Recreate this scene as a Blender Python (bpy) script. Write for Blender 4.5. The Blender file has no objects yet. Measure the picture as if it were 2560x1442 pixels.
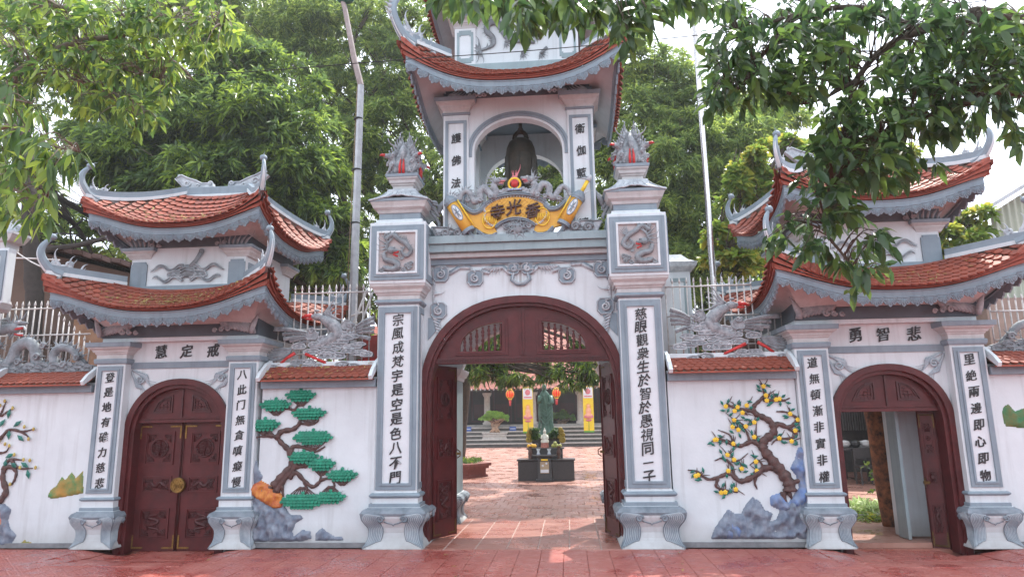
import bpy, bmesh, math, random
import numpy as np
from mathutils import Vector, Matrix
from mathutils.geometry import tessellate_polygon
random.seed(7); rng = np.random.default_rng(7)
scene = bpy.context.scene
col = scene.collection
pi = math.pi

# ------------------------------------------------------------------ camera
FL, CX, CY = 1711.0, 1280.0, 721.0           # focal length and centre in photo pixels
Rm = np.array([[.99649427, -.03036228, -.07795706], [.08231256, .18918865, .97848469], [-.01496043, -.98147124, .1910246]])
CAM = np.array([.63755, -9.15824, 1.6])
cam_d = bpy.data.cameras.new('camera'); cam = bpy.data.objects.new('camera', cam_d); col.objects.link(cam)
cam_d.sensor_width = 36; cam_d.lens = 36*FL/2560; cam_d.clip_end = 800
rx, dn, fw = Rm[:, 0], Rm[:, 1], Rm[:, 2]
cam.matrix_world = Matrix(((rx[0], -dn[0], -fw[0], CAM[0]), (rx[1], -dn[1], -fw[1], CAM[1]), (rx[2], -dn[2], -fw[2], CAM[2]), (0, 0, 0, 1)))
scene.camera = cam

# ------------------------------------------------------------------ sky, sun, exposure
SUN_EL, SUN_AZ = math.radians(58), math.radians(24)
world = bpy.data.worlds.new('World'); scene.world = world; world.use_nodes = True
nt = world.node_tree; nt.nodes.clear()
sky = nt.nodes.new('ShaderNodeTexSky'); sky.sky_type = 'NISHITA'; sky.sun_disc = False
sky.sun_elevation = SUN_EL; sky.sun_rotation = SUN_AZ; sky.dust_density = 4; sky.ozone_density = 1.0; sky.air_density = 1.0
geo = nt.nodes.new('ShaderNodeTexCoord'); cn = nt.nodes.new('ShaderNodeTexNoise'); cn.inputs['Scale'].default_value = 2.2; cn.inputs['Detail'].default_value = 5
cr = nt.nodes.new('ShaderNodeMapRange'); cr.inputs[1].default_value = .3; cr.inputs[2].default_value = .6; cr.inputs[3].default_value = .45; cr.inputs[4].default_value = .95
mx = nt.nodes.new('ShaderNodeMix'); mx.data_type = 'RGBA'; mx.inputs[7].default_value = (12.4, 13.3, 14.8, 1)
bg = nt.nodes.new('ShaderNodeBackground'); bg.inputs['Strength'].default_value = .13
wo = nt.nodes.new('ShaderNodeOutputWorld')
nt.links.new(geo.outputs['Generated'], cn.inputs['Vector']); nt.links.new(cn.outputs['Fac'], cr.inputs[0]); nt.links.new(cr.outputs[0], mx.inputs[0])
nt.links.new(sky.outputs[0], mx.inputs[6]); nt.links.new(mx.outputs[2], bg.inputs['Color']); nt.links.new(bg.outputs[0], wo.inputs[0])
sd = bpy.data.lights.new('sun', 'SUN'); sd.energy = 4.2; sd.angle = math.radians(.6); sd.color = (1, .95, .87)
sun = bpy.data.objects.new('sun', sd); col.objects.link(sun)
sun.rotation_euler = Vector((math.sin(SUN_AZ)*math.cos(SUN_EL), math.cos(SUN_AZ)*math.cos(SUN_EL), math.sin(SUN_EL))).to_track_quat('Z', 'Y').to_euler()
scene.view_settings.view_transform = 'Standard'; scene.view_settings.look = 'None'
scene.view_settings.exposure = .60; scene.view_settings.gamma = 1; scene.view_settings.use_curve_mapping = False
scene.cycles.max_bounces = 8; scene.cycles.transparent_max_bounces = 8

# ------------------------------------------------------------------ helpers
def W(px, py, Y=0.0):
    """point on the vertical plane at depth Y that the photo shows at this pixel"""
    v = Rm @ np.array([(px-CX)/FL, (py-CY)/FL, 1.]); t = (Y-CAM[1])/v[1]; p = CAM + v*t
    return Vector(p)
def G(px, py, z=0.0):
    v = Rm @ np.array([(px-CX)/FL, (py-CY)/FL, 1.]); t = (z-CAM[2])/v[2]
    return Vector(CAM + v*t)
def K(v, Y, axis):                             # slide a reading taken on plane 0 to plane Y
    c = CAM[0] if axis == 'x' else CAM[2]
    return c + (v-c)*(9.158+Y)/9.158
MATS = {}
def mat(name, c1, c2=None, rough=.6, scale=6, bump=.15, bscale=40, streak=0, spec=.4, trans=0, metal=0, island=0, detail=6, coat=0):
    if name in MATS: return MATS[name]
    m = bpy.data.materials.new(name); MATS[name] = m; m.use_nodes = True
    t = m.node_tree; N = t.nodes; L = t.links; b = N['Principled BSDF']; out = N['Material Output']
    c2 = c2 or tuple(x*.75 for x in c1)
    b.inputs['Roughness'].default_value = rough; b.inputs['Specular IOR Level'].default_value = spec; b.inputs['Metallic'].default_value = metal
    if coat: b.inputs['Coat Weight'].default_value = coat; b.inputs['Coat Roughness'].default_value = .15
    g = N.new('ShaderNodeNewGeometry')
    n = N.new('ShaderNodeTexNoise'); n.inputs['Scale'].default_value = scale; n.inputs['Detail'].default_value = detail; n.inputs['Roughness'].default_value = .65
    L.new(g.outputs['Position'], n.inputs['Vector'])
    r = N.new('ShaderNodeMapRange'); r.inputs[1].default_value = .35; r.inputs[2].default_value = .65; L.new(n.outputs['Fac'], r.inputs[0])
    fac = r.outputs[0]
    if island:
        a = N.new('ShaderNodeMath'); a.operation = 'MULTIPLY_ADD'; L.new(g.outputs['Random Per Island'], a.inputs[0]); a.inputs[1].default_value = island
        s = N.new('ShaderNodeMath'); s.operation = 'MULTIPLY'; L.new(fac, s.inputs[0]); s.inputs[1].default_value = 1-island
        L.new(s.outputs[0], a.inputs[2]); fac = a.outputs[0]
    mixn = N.new('ShaderNodeMix'); mixn.data_type = 'RGBA'; mixn.inputs[6].default_value = (*c1, 1); mixn.inputs[7].default_value = (*c2, 1)
    L.new(fac, mixn.inputs[0]); colr = mixn.outputs[2]
    if streak:
        mp = N.new('ShaderNodeMapping'); mp.inputs['Scale'].default_value = (14, 14, .9); L.new(g.outputs['Position'], mp.inputs[0])
        n2 = N.new('ShaderNodeTexNoise'); n2.inputs['Scale'].default_value = 1; n2.inputs['Detail'].default_value = 7; L.new(mp.outputs[0], n2.inputs['Vector'])
        r2 = N.new('ShaderNodeMapRange'); r2.inputs[1].default_value = .52; r2.inputs[2].default_value = .8; r2.inputs[4].default_value = streak; L.new(n2.outputs['Fac'], r2.inputs[0])
        m2 = N.new('ShaderNodeMix'); m2.data_type = 'RGBA'; L.new(r2.outputs[0], m2.inputs[0]); L.new(colr, m2.inputs[6]); m2.inputs[7].default_value = (c1[0]*.42, c1[1]*.4, c1[2]*.38, 1)
        colr = m2.outputs[2]
        # splash dirt just above the ground, with a shape of its own
        sp = N.new('ShaderNodeSeparateXYZ'); L.new(g.outputs['Position'], sp.inputs[0])
        r3 = N.new('ShaderNodeMapRange'); r3.inputs[1].default_value = .32; r3.inputs[2].default_value = 0; r3.inputs[3].default_value = 0; r3.inputs[4].default_value = 1; L.new(sp.outputs[2], r3.inputs[0])
        mu = N.new('ShaderNodeMath'); mu.operation = 'MULTIPLY'; L.new(r3.outputs[0], mu.inputs[0]); L.new(n.outputs['Fac'], mu.inputs[1])
        m3 = N.new('ShaderNodeMix'); m3.data_type = 'RGBA'; L.new(mu.outputs[0], m3.inputs[0]); L.new(colr, m3.inputs[6]); m3.inputs[7].default_value = (.22, .19, .165, 1)
        colr = m3.outputs[2]
    L.new(colr, b.inputs['Base Color'])
    if bump:
        n3 = N.new('ShaderNodeTexNoise'); n3.inputs['Scale'].default_value = bscale; n3.inputs['Detail'].default_value = 5; L.new(g.outputs['Position'], n3.inputs['Vector'])
        bp = N.new('ShaderNodeBump'); bp.inputs['Strength'].default_value = bump; bp.inputs['Distance'].default_value = .01
        L.new(n3.outputs['Fac'], bp.inputs['Height']); L.new(bp.outputs[0], b.inputs['Normal'])
    if trans:
        tr = N.new('ShaderNodeBsdfTranslucent'); hs = N.new('ShaderNodeHueSaturation'); hs.inputs['Value'].default_value = 2.0; hs.inputs['Hue'].default_value = .478
        L.new(colr, hs.inputs['Color']); L.new(hs.outputs[0], tr.inputs['Color'])
        ms = N.new('ShaderNodeMixShader'); ms.inputs[0].default_value = trans; L.new(b.outputs[0], ms.inputs[1]); L.new(tr.outputs[0], ms.inputs[2]); L.new(ms.outputs[0], out.inputs['Surface'])
    return m
WHITE = mat('white_plaster', (.63, .685, .715), (.56, .605, .635), rough=.75, scale=1.6, bump=.15, bscale=30, streak=.34)
PANELW = mat('white_panel', (.66, .70, .73), (.60, .635, .665), rough=.6, scale=3, bump=.08)
CREAM = mat('cream_moulding', (.52, .53, .535), (.42, .42, .425), rough=.7, scale=4, bump=.12, streak=.3)
GREY = mat('grey_blue_paint', (.235, .295, .34), (.19, .24, .285), rough=.6, scale=3, bump=.2, bscale=25, streak=.35)
SCULPT = mat('grey_sculpture', (.27, .30, .325), (.14, .155, .17), rough=.7, scale=9, bump=.4, bscale=28)
SCULL = mat('pale_sculpture', (.50, .53, .56), (.28, .31, .345), rough=.7, scale=9, bump=.5, bscale=30)
DARKG = mat('dark_grey_beam', (.10, .125, .15), (.08, .10, .12), rough=.7, scale=3)
TERRA = mat('terracotta', (.34, .078, .042), (.17, .050, .036), rough=.62, scale=14, bump=.3, bscale=60, island=.55)
TERRAE = mat('terracotta_edge', (.33, .075, .045), (.24, .06, .04), rough=.65, scale=12, bump=.25)
MORTAR = mat('mortar', (.20, .12, .09), (.12, .08, .06), rough=.9)
WOOD = mat('maroon_wood', (.10, .018, .019), (.062, .012, .013), rough=.42, scale=7, bump=.15, bscale=30, spec=.32)
WOODC = mat('carved_wood', (.075, .015, .016), (.04, .010, .011), rough=.40, scale=14, bump=.4, bscale=60)
BRASS = mat('brass', (.33, .20, .055), (.15, .09, .03), rough=.42, metal=.7, scale=20)
INK = mat('black_paint', (.022, .021, .024), (.035, .033, .036), rough=.55)
INKB = mat('brown_paint', (.07, .028, .022), (.05, .02, .016), rough=.5)
RED = mat('red_paint', (.55, .035, .035), (.40, .03, .03), rough=.45)
PINK = mat('pink_paint', (.6, .22, .24), (.5, .12, .14), rough=.5)
YEL = mat('yellow_paint', (.70, .40, .065), (.60, .31, .05), rough=.55, scale=5)
YEL2 = mat('bright_yellow_paint', (.82, .58, .05), (.76, .48, .04), rough=.5)
GREEN = mat('pine_green_paint', (.01, .24, .14), (.006, .15, .09), rough=.5, scale=10, bump=.2)
TEAL = mat('leaf_teal_paint', (.015, .17, .13), (.01, .10, .08), rough=.5)
BARKP = mat('painted_bark', (.12, .062, .055), (.055, .032, .03), rough=.6, scale=18, bump=.6)
ROCKP = mat('painted_rock', (.24, .27, .32), (.12, .15, .21), rough=.6, scale=7, bump=.5)
ROCKB = mat('blue_painted_rock', (.12, .20, .40), (.24, .27, .32), rough=.6, scale=6, bump=.5)
ROCKO = mat('orange_painted_rock', (.60, .25, .05), (.38, .07, .04), rough=.6, scale=8, bump=.4)
ROCKG = mat('green_painted_rock', (.05, .20, .07), (.38, .22, .05), rough=.6, scale=6, bump=.4)
STEELW = mat('white_steel', (.62, .60, .60), (.42, .40, .39), rough=.5, scale=20)
STEEL = mat('galvanised_steel', (.40, .41, .43), (.30, .31, .33), rough=.45, metal=.3, scale=8)
BRONZE = mat('bronze_bell', (.085, .070, .055), (.045, .045, .038), rough=.5, metal=.35, scale=6, bump=.3)
BLK = mat('black_rubber', (.02, .02, .02))

def wloc(o):
    v = Vector((0, 0, 0))
    while o is not None: v = v + Vector(o.location); o = o.parent
    return v
def link(name, data, parent=None, loc=None):
    o = bpy.data.objects.new(name, data); col.objects.link(o)
    if parent is not None: o.parent = parent
    if loc is not None: o.location = loc
    return o
def tag(o, label=None, cat=None, group=None, kind=None):
    if label: o['label'] = label
    if cat: o['category'] = cat
    if group: o['group'] = group
    if kind: o['kind'] = kind
    return o
def thing(name, loc, label, cat, group=None):
    return tag(link(name, None, None, loc), label, cat, group)

class MB:
    """collects shapes and links them as one mesh object"""
    def __init__(s): s.v = []; s.f = []; s.sm = []
    def add(s, vs, fs, smooth=False):
        o = len(s.v); s.v += [tuple(v) for v in vs]; s.f += [tuple(i+o for i in f) for f in fs]; s.sm += [smooth]*len(fs)
    def box(s, x0, x1, y0, y1, z0, z1):
        s.add([(x0, y0, z0), (x1, y0, z0), (x1, y1, z0), (x0, y1, z0), (x0, y0, z1), (x1, y0, z1), (x1, y1, z1), (x0, y1, z1)],
              [(0, 3, 2, 1), (4, 5, 6, 7), (0, 1, 5, 4), (1, 2, 6, 5), (2, 3, 7, 6), (3, 0, 4, 7)])
    def loft(s, prof, cx, cy, ry=1.0, smooth=False):
        """square-section moulding: prof is a list of (z, half width)"""
        n = len(prof); vs = []; fs = []
        for z, h in prof: vs += [(cx-h, cy-h*ry, z), (cx+h, cy-h*ry, z), (cx+h, cy+h*ry, z), (cx-h, cy+h*ry, z)]
        for i in range(n-1):
            for k in range(4): a = i*4+k; b = i*4+(k+1) % 4; fs.append((a, b, b+4, a+4))
        fs.append((3, 2, 1, 0)); e = (n-1)*4; fs.append((e, e+1, e+2, e+3)); s.add(vs, fs, smooth)
    def lathe(s, prof, c, n=12, smooth=True):
        vs = []; fs = []; m = len(prof)
        for z, r in prof:
            for k in range(n): a = 2*pi*k/n; vs.append((c[0]+r*math.cos(a), c[1]+r*math.sin(a), c[2]+z))
        for i in range(m-1):
            for k in range(n): a = i*n+k; b = i*n+(k+1) % n; fs.append((a, b, b+n, a+n))
        s.add(vs, fs, smooth); s.add([vs[k] for k in range(n)][::-1], [tuple(range(n))]); s.add(vs[-n:], [tuple(range(n))])
    def tube(s, pts, rad, n=6, flat=1.0, ax=(0, 1, 0), smooth=True):
        """swept tube, squashed along ax by flat"""
        P = [Vector(p) for p in pts]; m = len(P)
        if not hasattr(rad, '__len__'): rad = [rad]*m
        A = Vector(ax); vs = []; fs = []
        for i in range(m):
            t = (P[min(i+1, m-1)]-P[max(i-1, 0)]);
            if t.length < 1e-9: t = Vector((0, 0, 1))
            t.normalize(); u = A - t*A.dot(t)
            if u.length < 1e-3: u = Vector((1, 0, 0)) - t*t.x
            if u.length < 1e-3: u = Vector((0, 0, 1))
            u.normalize(); w = t.cross(u)
            for k in range(n):
                a = 2*pi*k/n; vs.append(P[i]+u*(math.cos(a)*rad[i]*flat)+w*(math.sin(a)*rad[i]))
        for i in range(m-1):
            for k in range(n): a = i*n+k; b = i*n+(k+1) % n; fs.append((a, b, b+n, a+n))
        fs.append(tuple(range(n))[::-1]); fs.append(tuple(range((m-1)*n, m*n))); s.add(vs, fs, smooth)
    def ball(s, c, r, n=8, m=6):
        if not hasattr(r, '__len__'): r = (r, r, r)
        vs = [(c[0], c[1], c[2]-r[2])]; fs = []
        for i in range(1, m):
            t = pi*i/m
            for k in range(n): a = 2*pi*k/n; vs.append((c[0]+r[0]*math.sin(t)*math.cos(a), c[1]+r[1]*math.sin(t)*math.sin(a), c[2]-r[2]*math.cos(t)))
        vs.append((c[0], c[1], c[2]+r[2])); L = len(vs)-1
        for k in range(n): fs.append((0, 1+(k+1) % n, 1+k)); fs.append((L, L-n+k, L-n+(k+1) % n))
        for i in range(m-2):
            for k in range(n): a = 1+i*n+k; b = 1+i*n+(k+1) % n; fs.append((a, b, b+n, a+n))
        s.add(vs, fs, True)
    def prism(s, loops, y0, y1, fn=None):
        """polygon(s) in x,z (first outer, rest holes) given depth y0..y1; fn maps (x,z,y) to a point"""
        if not isinstance(loops[0][0], (tuple, list, Vector)): loops = [loops]
        fn = fn or (lambda x, z, y: (x, y, z))
        flat = [p for l in loops for p in l]; n = len(flat)
        tri = tessellate_polygon([[Vector((p[0], p[1], 0)) for p in l] for l in loops])
        vs = [fn(p[0], p[1], y0) for p in flat]+[fn(p[0], p[1], y1) for p in flat]
        fs = [tuple(t) for t in tri]+[tuple(i+n for i in t[::-1]) for t in tri]; o = 0
        for l in loops:
            k = len(l)
            for i in range(k): a = o+i; b = o+(i+1) % k; fs.append((a, b, b+n, a+n))
            o += k
        s.add(vs, fs)
    def grid(s, fn, nu, nv, smooth=True):
        vs = [fn(i/nu, j/nv) for j in range(nv+1) for i in range(nu+1)]
        fs = [(j*(nu+1)+i, j*(nu+1)+i+1, (j+1)*(nu+1)+i+1, (j+1)*(nu+1)+i) for j in range(nv) for i in range(nu)]
        s.add(vs, fs, smooth)
    def mesh(s, name, m, off=Vector((0, 0, 0))):
        me = bpy.data.meshes.new(name)
        me.from_pydata([(v[0]-off[0], v[1]-off[1], v[2]-off[2]) for v in s.v], [], s.f)
        me.polygons.foreach_set('use_smooth', s.sm); me.materials.append(m)
        bm = bmesh.new(); bm.from_mesh(me); bmesh.ops.recalc_face_normals(bm, faces=bm.faces); bm.to_mesh(me); bm.free()
        return me
    def build(s, name, m, parent=None, bevel=0, loc=None):
        """linked at parent's origin (or at loc, a world point)"""
        off = Vector(loc) if loc is not None else (wloc(parent) if parent is not None else Vector((0, 0, 0)))
        me = s.mesh(name, m, off)
        o = link(name, me, parent, (off - wloc(parent)) if parent is not None else (off if loc is not None else None))
        if bevel:
            b = o.modifiers.new('bevel', 'BEVEL'); b.width = bevel; b.segments = 2; b.limit_method = 'ANGLE'; b.angle_limit = .7
        return o
def smooth_path(pts, n=6):
    """Catmull-Rom through pts"""
    P = [np.array(p, float) for p in pts]; P = [2*P[0]-P[1]]+P+[2*P[-1]-P[-2]]; out = []
    for i in range(1, len(P)-2):
        for k in range(n):
            t = k/n; a, b, c, d = P[i-1:i+3]
            out.append(.5*(2*b+(c-a)*t+(2*a-5*b+4*c-d)*t*t+(3*b-a-3*c+d)*t**3))
    out.append(P[-2]); return out
def taper(n, r0, r1, mid=None):
    return [(r0+(r1-r0)*i/(n-1)) if mid is None else max(.0015, r0+(r1-r0)*i/(n-1)+(mid)*math.sin(pi*i/(n-1))) for i in range(n)]
def flame(mb, p, ang, L, w, curl=.8, n=8, flat=.6, fr=None, tip=.002):
    """tapered curling lick starting at p=(x,y,z), in the x-z plane (or plane frame fr=(U,V))"""
    U, V = fr or (Vector((1, 0, 0)), Vector((0, 0, 1))); pt = Vector(p); pts = [pt]; a = ang
    for i in range(n):
        a += curl/n*math.cos(pi*1.15*i/n)*3.2; pt = pt+(U*math.cos(a)+V*math.sin(a))*L/n; pts.append(pt)
    rad = [max(tip, w*(.55+.45*math.sin(pi*min(1, i/(n*.5))))*(1-(i/n)**2.2)) for i in range(n+1)]
    rad = [min(r, w) for r in rad]
    mb.tube(pts, rad, 5, flat, ax=U.cross(V))
def spiral(mb, c, r, turns=1.4, d=1, a0=0, w=.012, tail=None, fr=None, n=14, flat=.8):
    U, V = fr or (Vector((1, 0, 0)), Vector((0, 0, 1))); C = Vector(c); pts = []
    for i in range(n+1):
        t = i/n; a = a0+d*2*pi*turns*t; q = r*(1-.82*t); pts.append(C+U*(q*math.cos(a))+V*(q*math.sin(a)))
    if tail: pts = [C+U*tail[0]+V*tail[1]]+pts
    mb.tube(pts, taper(len(pts), w, w*.6, .2*w), 5, flat, ax=U.cross(V))
def cloudlet(mb, c, w, h, y0, y1, seed=0, spir=True, rim=None):
    """scalloped cloud plate with a raised rim and a curl"""
    R = random.Random(seed); pts = []; n = 26; k = R.choice([5, 6, 7])
    for i in range(n):
        a = 2*pi*i/n; r = 1+.13*abs(math.sin(k*a/2+seed))-.05
        pts.append((c[0]+w*r*math.cos(a)*(1 if math.sin(a) > -.2 else 1.08), c[1]+h*r*max(math.sin(a), -.75)))
    mb.prism(pts, y0, y1); rb_ = rim or mb
    rb_.tube([(p[0], y0, p[1]) for p in pts+[pts[0]]], min(w, h)*(.2 if rim else .13), 5)
    if spir:
        spiral(rb_, (c[0]-w*.3, y0-.004, c[1]), min(w, h)*.5, 1.3, 1, 0, min(w, h)*(.17 if rim else .12)); spiral(rb_, (c[0]+w*.4, y0-.004, c[1]-h*.1), min(w, h)*.4, 1.2, -1, pi, min(w, h)*.11)
def relief_patch(poly, Y, h, res=.016, seed=0, sc=7.0):
    """carved rockwork: a lumpy surface cut to an outline on the wall plane Y"""
    from mathutils import noise
    P = np.array(poly); x0, z0 = P.min(0)-res; x1, z1 = P.max(0)+res; nx = int((x1-x0)/res)+1; nz = int((z1-z0)/res)+1
    X, Z = np.meshgrid(x0+np.arange(nx)*res, z0+np.arange(nz)*res); ins = np.zeros(X.shape, bool); dist = np.full(X.shape, 9.)
    for i in range(len(P)):
        ax, az = P[i]; bx, bz = P[(i+1) % len(P)]
        if abs(bz-az) > 1e-9:
            c = ((az > Z) != (bz > Z)) & (X < (bx-ax)*(Z-az)/(bz-az)+ax); ins ^= c
        L2 = (bx-ax)**2+(bz-az)**2+1e-12; t = np.clip(((X-ax)*(bx-ax)+(Z-az)*(bz-az))/L2, 0, 1); dist = np.minimum(dist, np.hypot(X-ax-t*(bx-ax), Z-az-t*(bz-az)))
    mb = MB(); idx = {}; vs = []; fs = []
    def vid(j, i):
        if (j, i) not in idx:
            x, z = X[j, i], Z[j, i]; d = dist[j, i] if ins[j, i] else 0
            q = noise.turbulence(Vector((x*sc, z*sc*.6, seed)), 3, False); q2 = 1-abs(noise.noise(Vector((x*sc*.8+3, z*sc*.4-x*2, seed+5)))*2.2)
            idx[(j, i)] = len(vs); vs.append((x, Y-h*min(1, (d/.05))**.5*(.35+.45*q+.45*q2) if d > 0 else Y+.01, z))
        return idx[(j, i)]
    for j in range(nz-1):
        for i in range(nx-1):
            if ins[j, i] or ins[j+1, i] or ins[j, i+1] or ins[j+1, i+1]: fs.append((vid(j, i), vid(j, i+1), vid(j+1, i+1), vid(j+1, i)))
    mb.add(vs, fs, True); return mb
def frame_strip(mb, x0, x1, z0, z1, w, y0, y1):
    """picture-frame border of width w"""
    mb.prism([[(x0, z0), (x1, z0), (x1, z1), (x0, z1)], [(x0+w, z0+w), (x1-w, z0+w), (x1-w, z1-w), (x0+w, z1-w)]], y0, y1)
GL = {}
def glyph(ch, x, z, size, y, parent, m=None, name='character', bold=.012, th=.008):
    m = m or INK
    if ch in '風宗成慧癡權藍護慢實慈貪嗔漸頓觀愚智梵登無悲碓絶邊衛視衆': bold *= .45
    key = (ch, m.name, bold)
    if key not in GL:
        cu = bpy.data.curves.new('glyph', 'FONT'); cu.body = ch; cu.size = 1; cu.extrude = th/max(size, .01); cu.offset = bold; cu.align_x = 'CENTER'; cu.resolution_u = 2
        o = bpy.data.objects.new('glyph', cu); col.objects.link(o); bpy.context.view_layer.update()
        me = bpy.data.meshes.new_from_object(o.evaluated_get(bpy.context.evaluated_depsgraph_get())); bpy.data.objects.remove(o)
        co = np.zeros(len(me.vertices)*3); me.vertices.foreach_get('co', co); co = co.reshape(-1, 3)
        c = (co.max(0)+co.min(0))/2; co -= c; co /= max(.001, (co[:, 1].max()-co[:, 1].min()), (co[:, 0].max()-co[:, 0].min())*.95)
        th_ = co[:, 2].copy()
        if len(ch) == 1:                                   # brush-like lean and uneven width
            co[:, 0] = co[:, 0]*.95 + co[:, 1]*.06; co[:, 1] += .10*co[:, 0] + .02*np.sin(co[:, 0]*5); co[:, 0] += .03*np.sin(co[:, 1]*4+ord(ch))
        v = np.stack([co[:, 0], -th_, co[:, 1]], 1); me.vertices.foreach_set('co', v.ravel()); me.materials.clear(); me.materials.append(m); GL[key] = me
    o = link(name, GL[key], parent, Vector((x, y, z))-wloc(parent)); o.scale = (size, size, size); return o

def superarch(cx, zc, a, b, zb, n=24, e=2.25):
    """outline from the floor up over the arch and down again"""
    pts = [(cx-a, zb)]
    for i in range(n+1):
        t = pi*(1-i/n); c, s = math.cos(t), math.sin(t)
        pts.append((cx+a*math.copysign(abs(c)**(2/e), c), zc+b*abs(s)**(2/e)))
    return pts+[(cx+a, zb)]

# ------------------------------------------------------------------ tiled, upswept roofs
def tile_mesh(w=.098, l=.13, t=.016):
    mb = MB(); out = [(-.5, 0), (.5, 0), (.5, -.62), (.36, -.82), (.16, -.94), (0, -1), (-.16, -.94), (-.36, -.82), (-.5, -.62)]; n = len(out)
    top = [(x*w, y*l, t+.006*(1-abs(2*x)**2)) for x, y in out]; bot = [(x*w, y*l, 0) for x, y in out]
    mb.add(top+bot, [tuple(range(n))]+[(i, (i+1) % n, n+(i+1) % n, n+i)[::-1] for i in range(n)]); return mb.mesh('roof_tile', TERRA)
TILE = tile_mesh()
def scallop_mesh():
    mb = MB(); w = .165; h = .125; pts = [(-w/2, 0), (w/2, 0)]
    for i in range(9):
        t = i/8; a = t*pi; x = w/2*math.cos(a); z = -h*(.38+.48*math.sin(a)) - (.016 if i == 4 else 0) + .008*(i % 2)
        pts.append((x, z))
    mb.prism(pts, -.009, .012)
    for i in range(7):
        a = pi*(i+.5)/7; mb.tube([(0.012*math.cos(a), -.012, -.018), (w*.43*math.cos(a), -.013, -h*(.26+.55*math.sin(a)))], [.004, .009], 5)
    mb.tube([(-w/2, -.01, -.006), (w/2, -.01, -.006)], .009, 5)
    for sx in (-1, 1): spiral(mb, (sx*.058, -.012, -.03), .018, 1.0, sx, 0, .006, n=8)
    return mb.mesh('scallop', GREY)
SCAL = scallop_mesh()
def place(name, me, parent, M):
    o = bpy.data.objects.new(name, me); col.objects.link(o); o.parent = parent
    M = M.copy(); M.translation = M.translation-wloc(parent); o.matrix_local = M; return o
def bake(name, me, Ms, parent, m):
    """many copies joined into one mesh"""
    nv = len(me.vertices); co = np.zeros(nv*3); me.vertices.foreach_get('co', co); co = np.c_[co.reshape(-1, 3), np.ones(nv)]
    off = wloc(parent) if parent else Vector((0, 0, 0)); A = np.array([np.array(M) for M in Ms])
    V = (np.einsum('kij,vj->kvi', A, co)[..., :3]-np.array(off)).reshape(-1, 3)
    F = [tuple(p.vertices) for p in me.polygons]; n2 = bpy.data.meshes.new(name)
    n2.from_pydata(V.tolist(), [], [tuple(i+k*nv for i in f) for k in range(len(Ms)) for f in F]); n2.materials.append(m)
    o = link(name, n2, parent); return o
class Roof:
    def __init__(s, cx, cy, hx, hy, zm, zc, ix, iy, im, ic, p=2.6, g=1.15, icx=0, out=.10):
        s.__dict__.update(locals())
    def S(s, side, u, v):
        w = abs(u)**s.p; ze = s.zm+(s.zc-s.zm)*w; zi = s.im+(s.ic-s.im)*abs(u)**2.4; k = 1+s.out*abs(u)**6
        if side % 2 == 0: e = (u*s.hx*k, -s.hy*(1+s.out*abs(u)**6)); t = (u*s.ix, -s.iy)
        else: e = (s.hx*(1+s.out*abs(u)**6), u*s.hy*k); t = (s.ix, u*s.iy)
        if side == 2: e = (-e[0], -e[1]); t = (-t[0], -t[1])
        if side == 3: e = (-e[0], -e[1]); t = (-t[0], -t[1])
        x = e[0]+(t[0]-e[0])*v; y = e[1]+(t[1]-e[1])*v; gv = v**s.g
        return Vector((s.cx+x, s.cy+y, ze+(zi-ze)*gv))
    def frame(s, side, u, v):
        p = s.S(side, u, v); a = s.S(side, min(u+.01, 1), v)-s.S(side, max(u-.01, -1), v); b = s.S(side, u, min(v+.02, 1))-s.S(side, u, max(v-.02, 0))
        a.normalize(); n = a.cross(b).normalized(); b = n.cross(a).normalized(); return p, a, b, n
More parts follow.
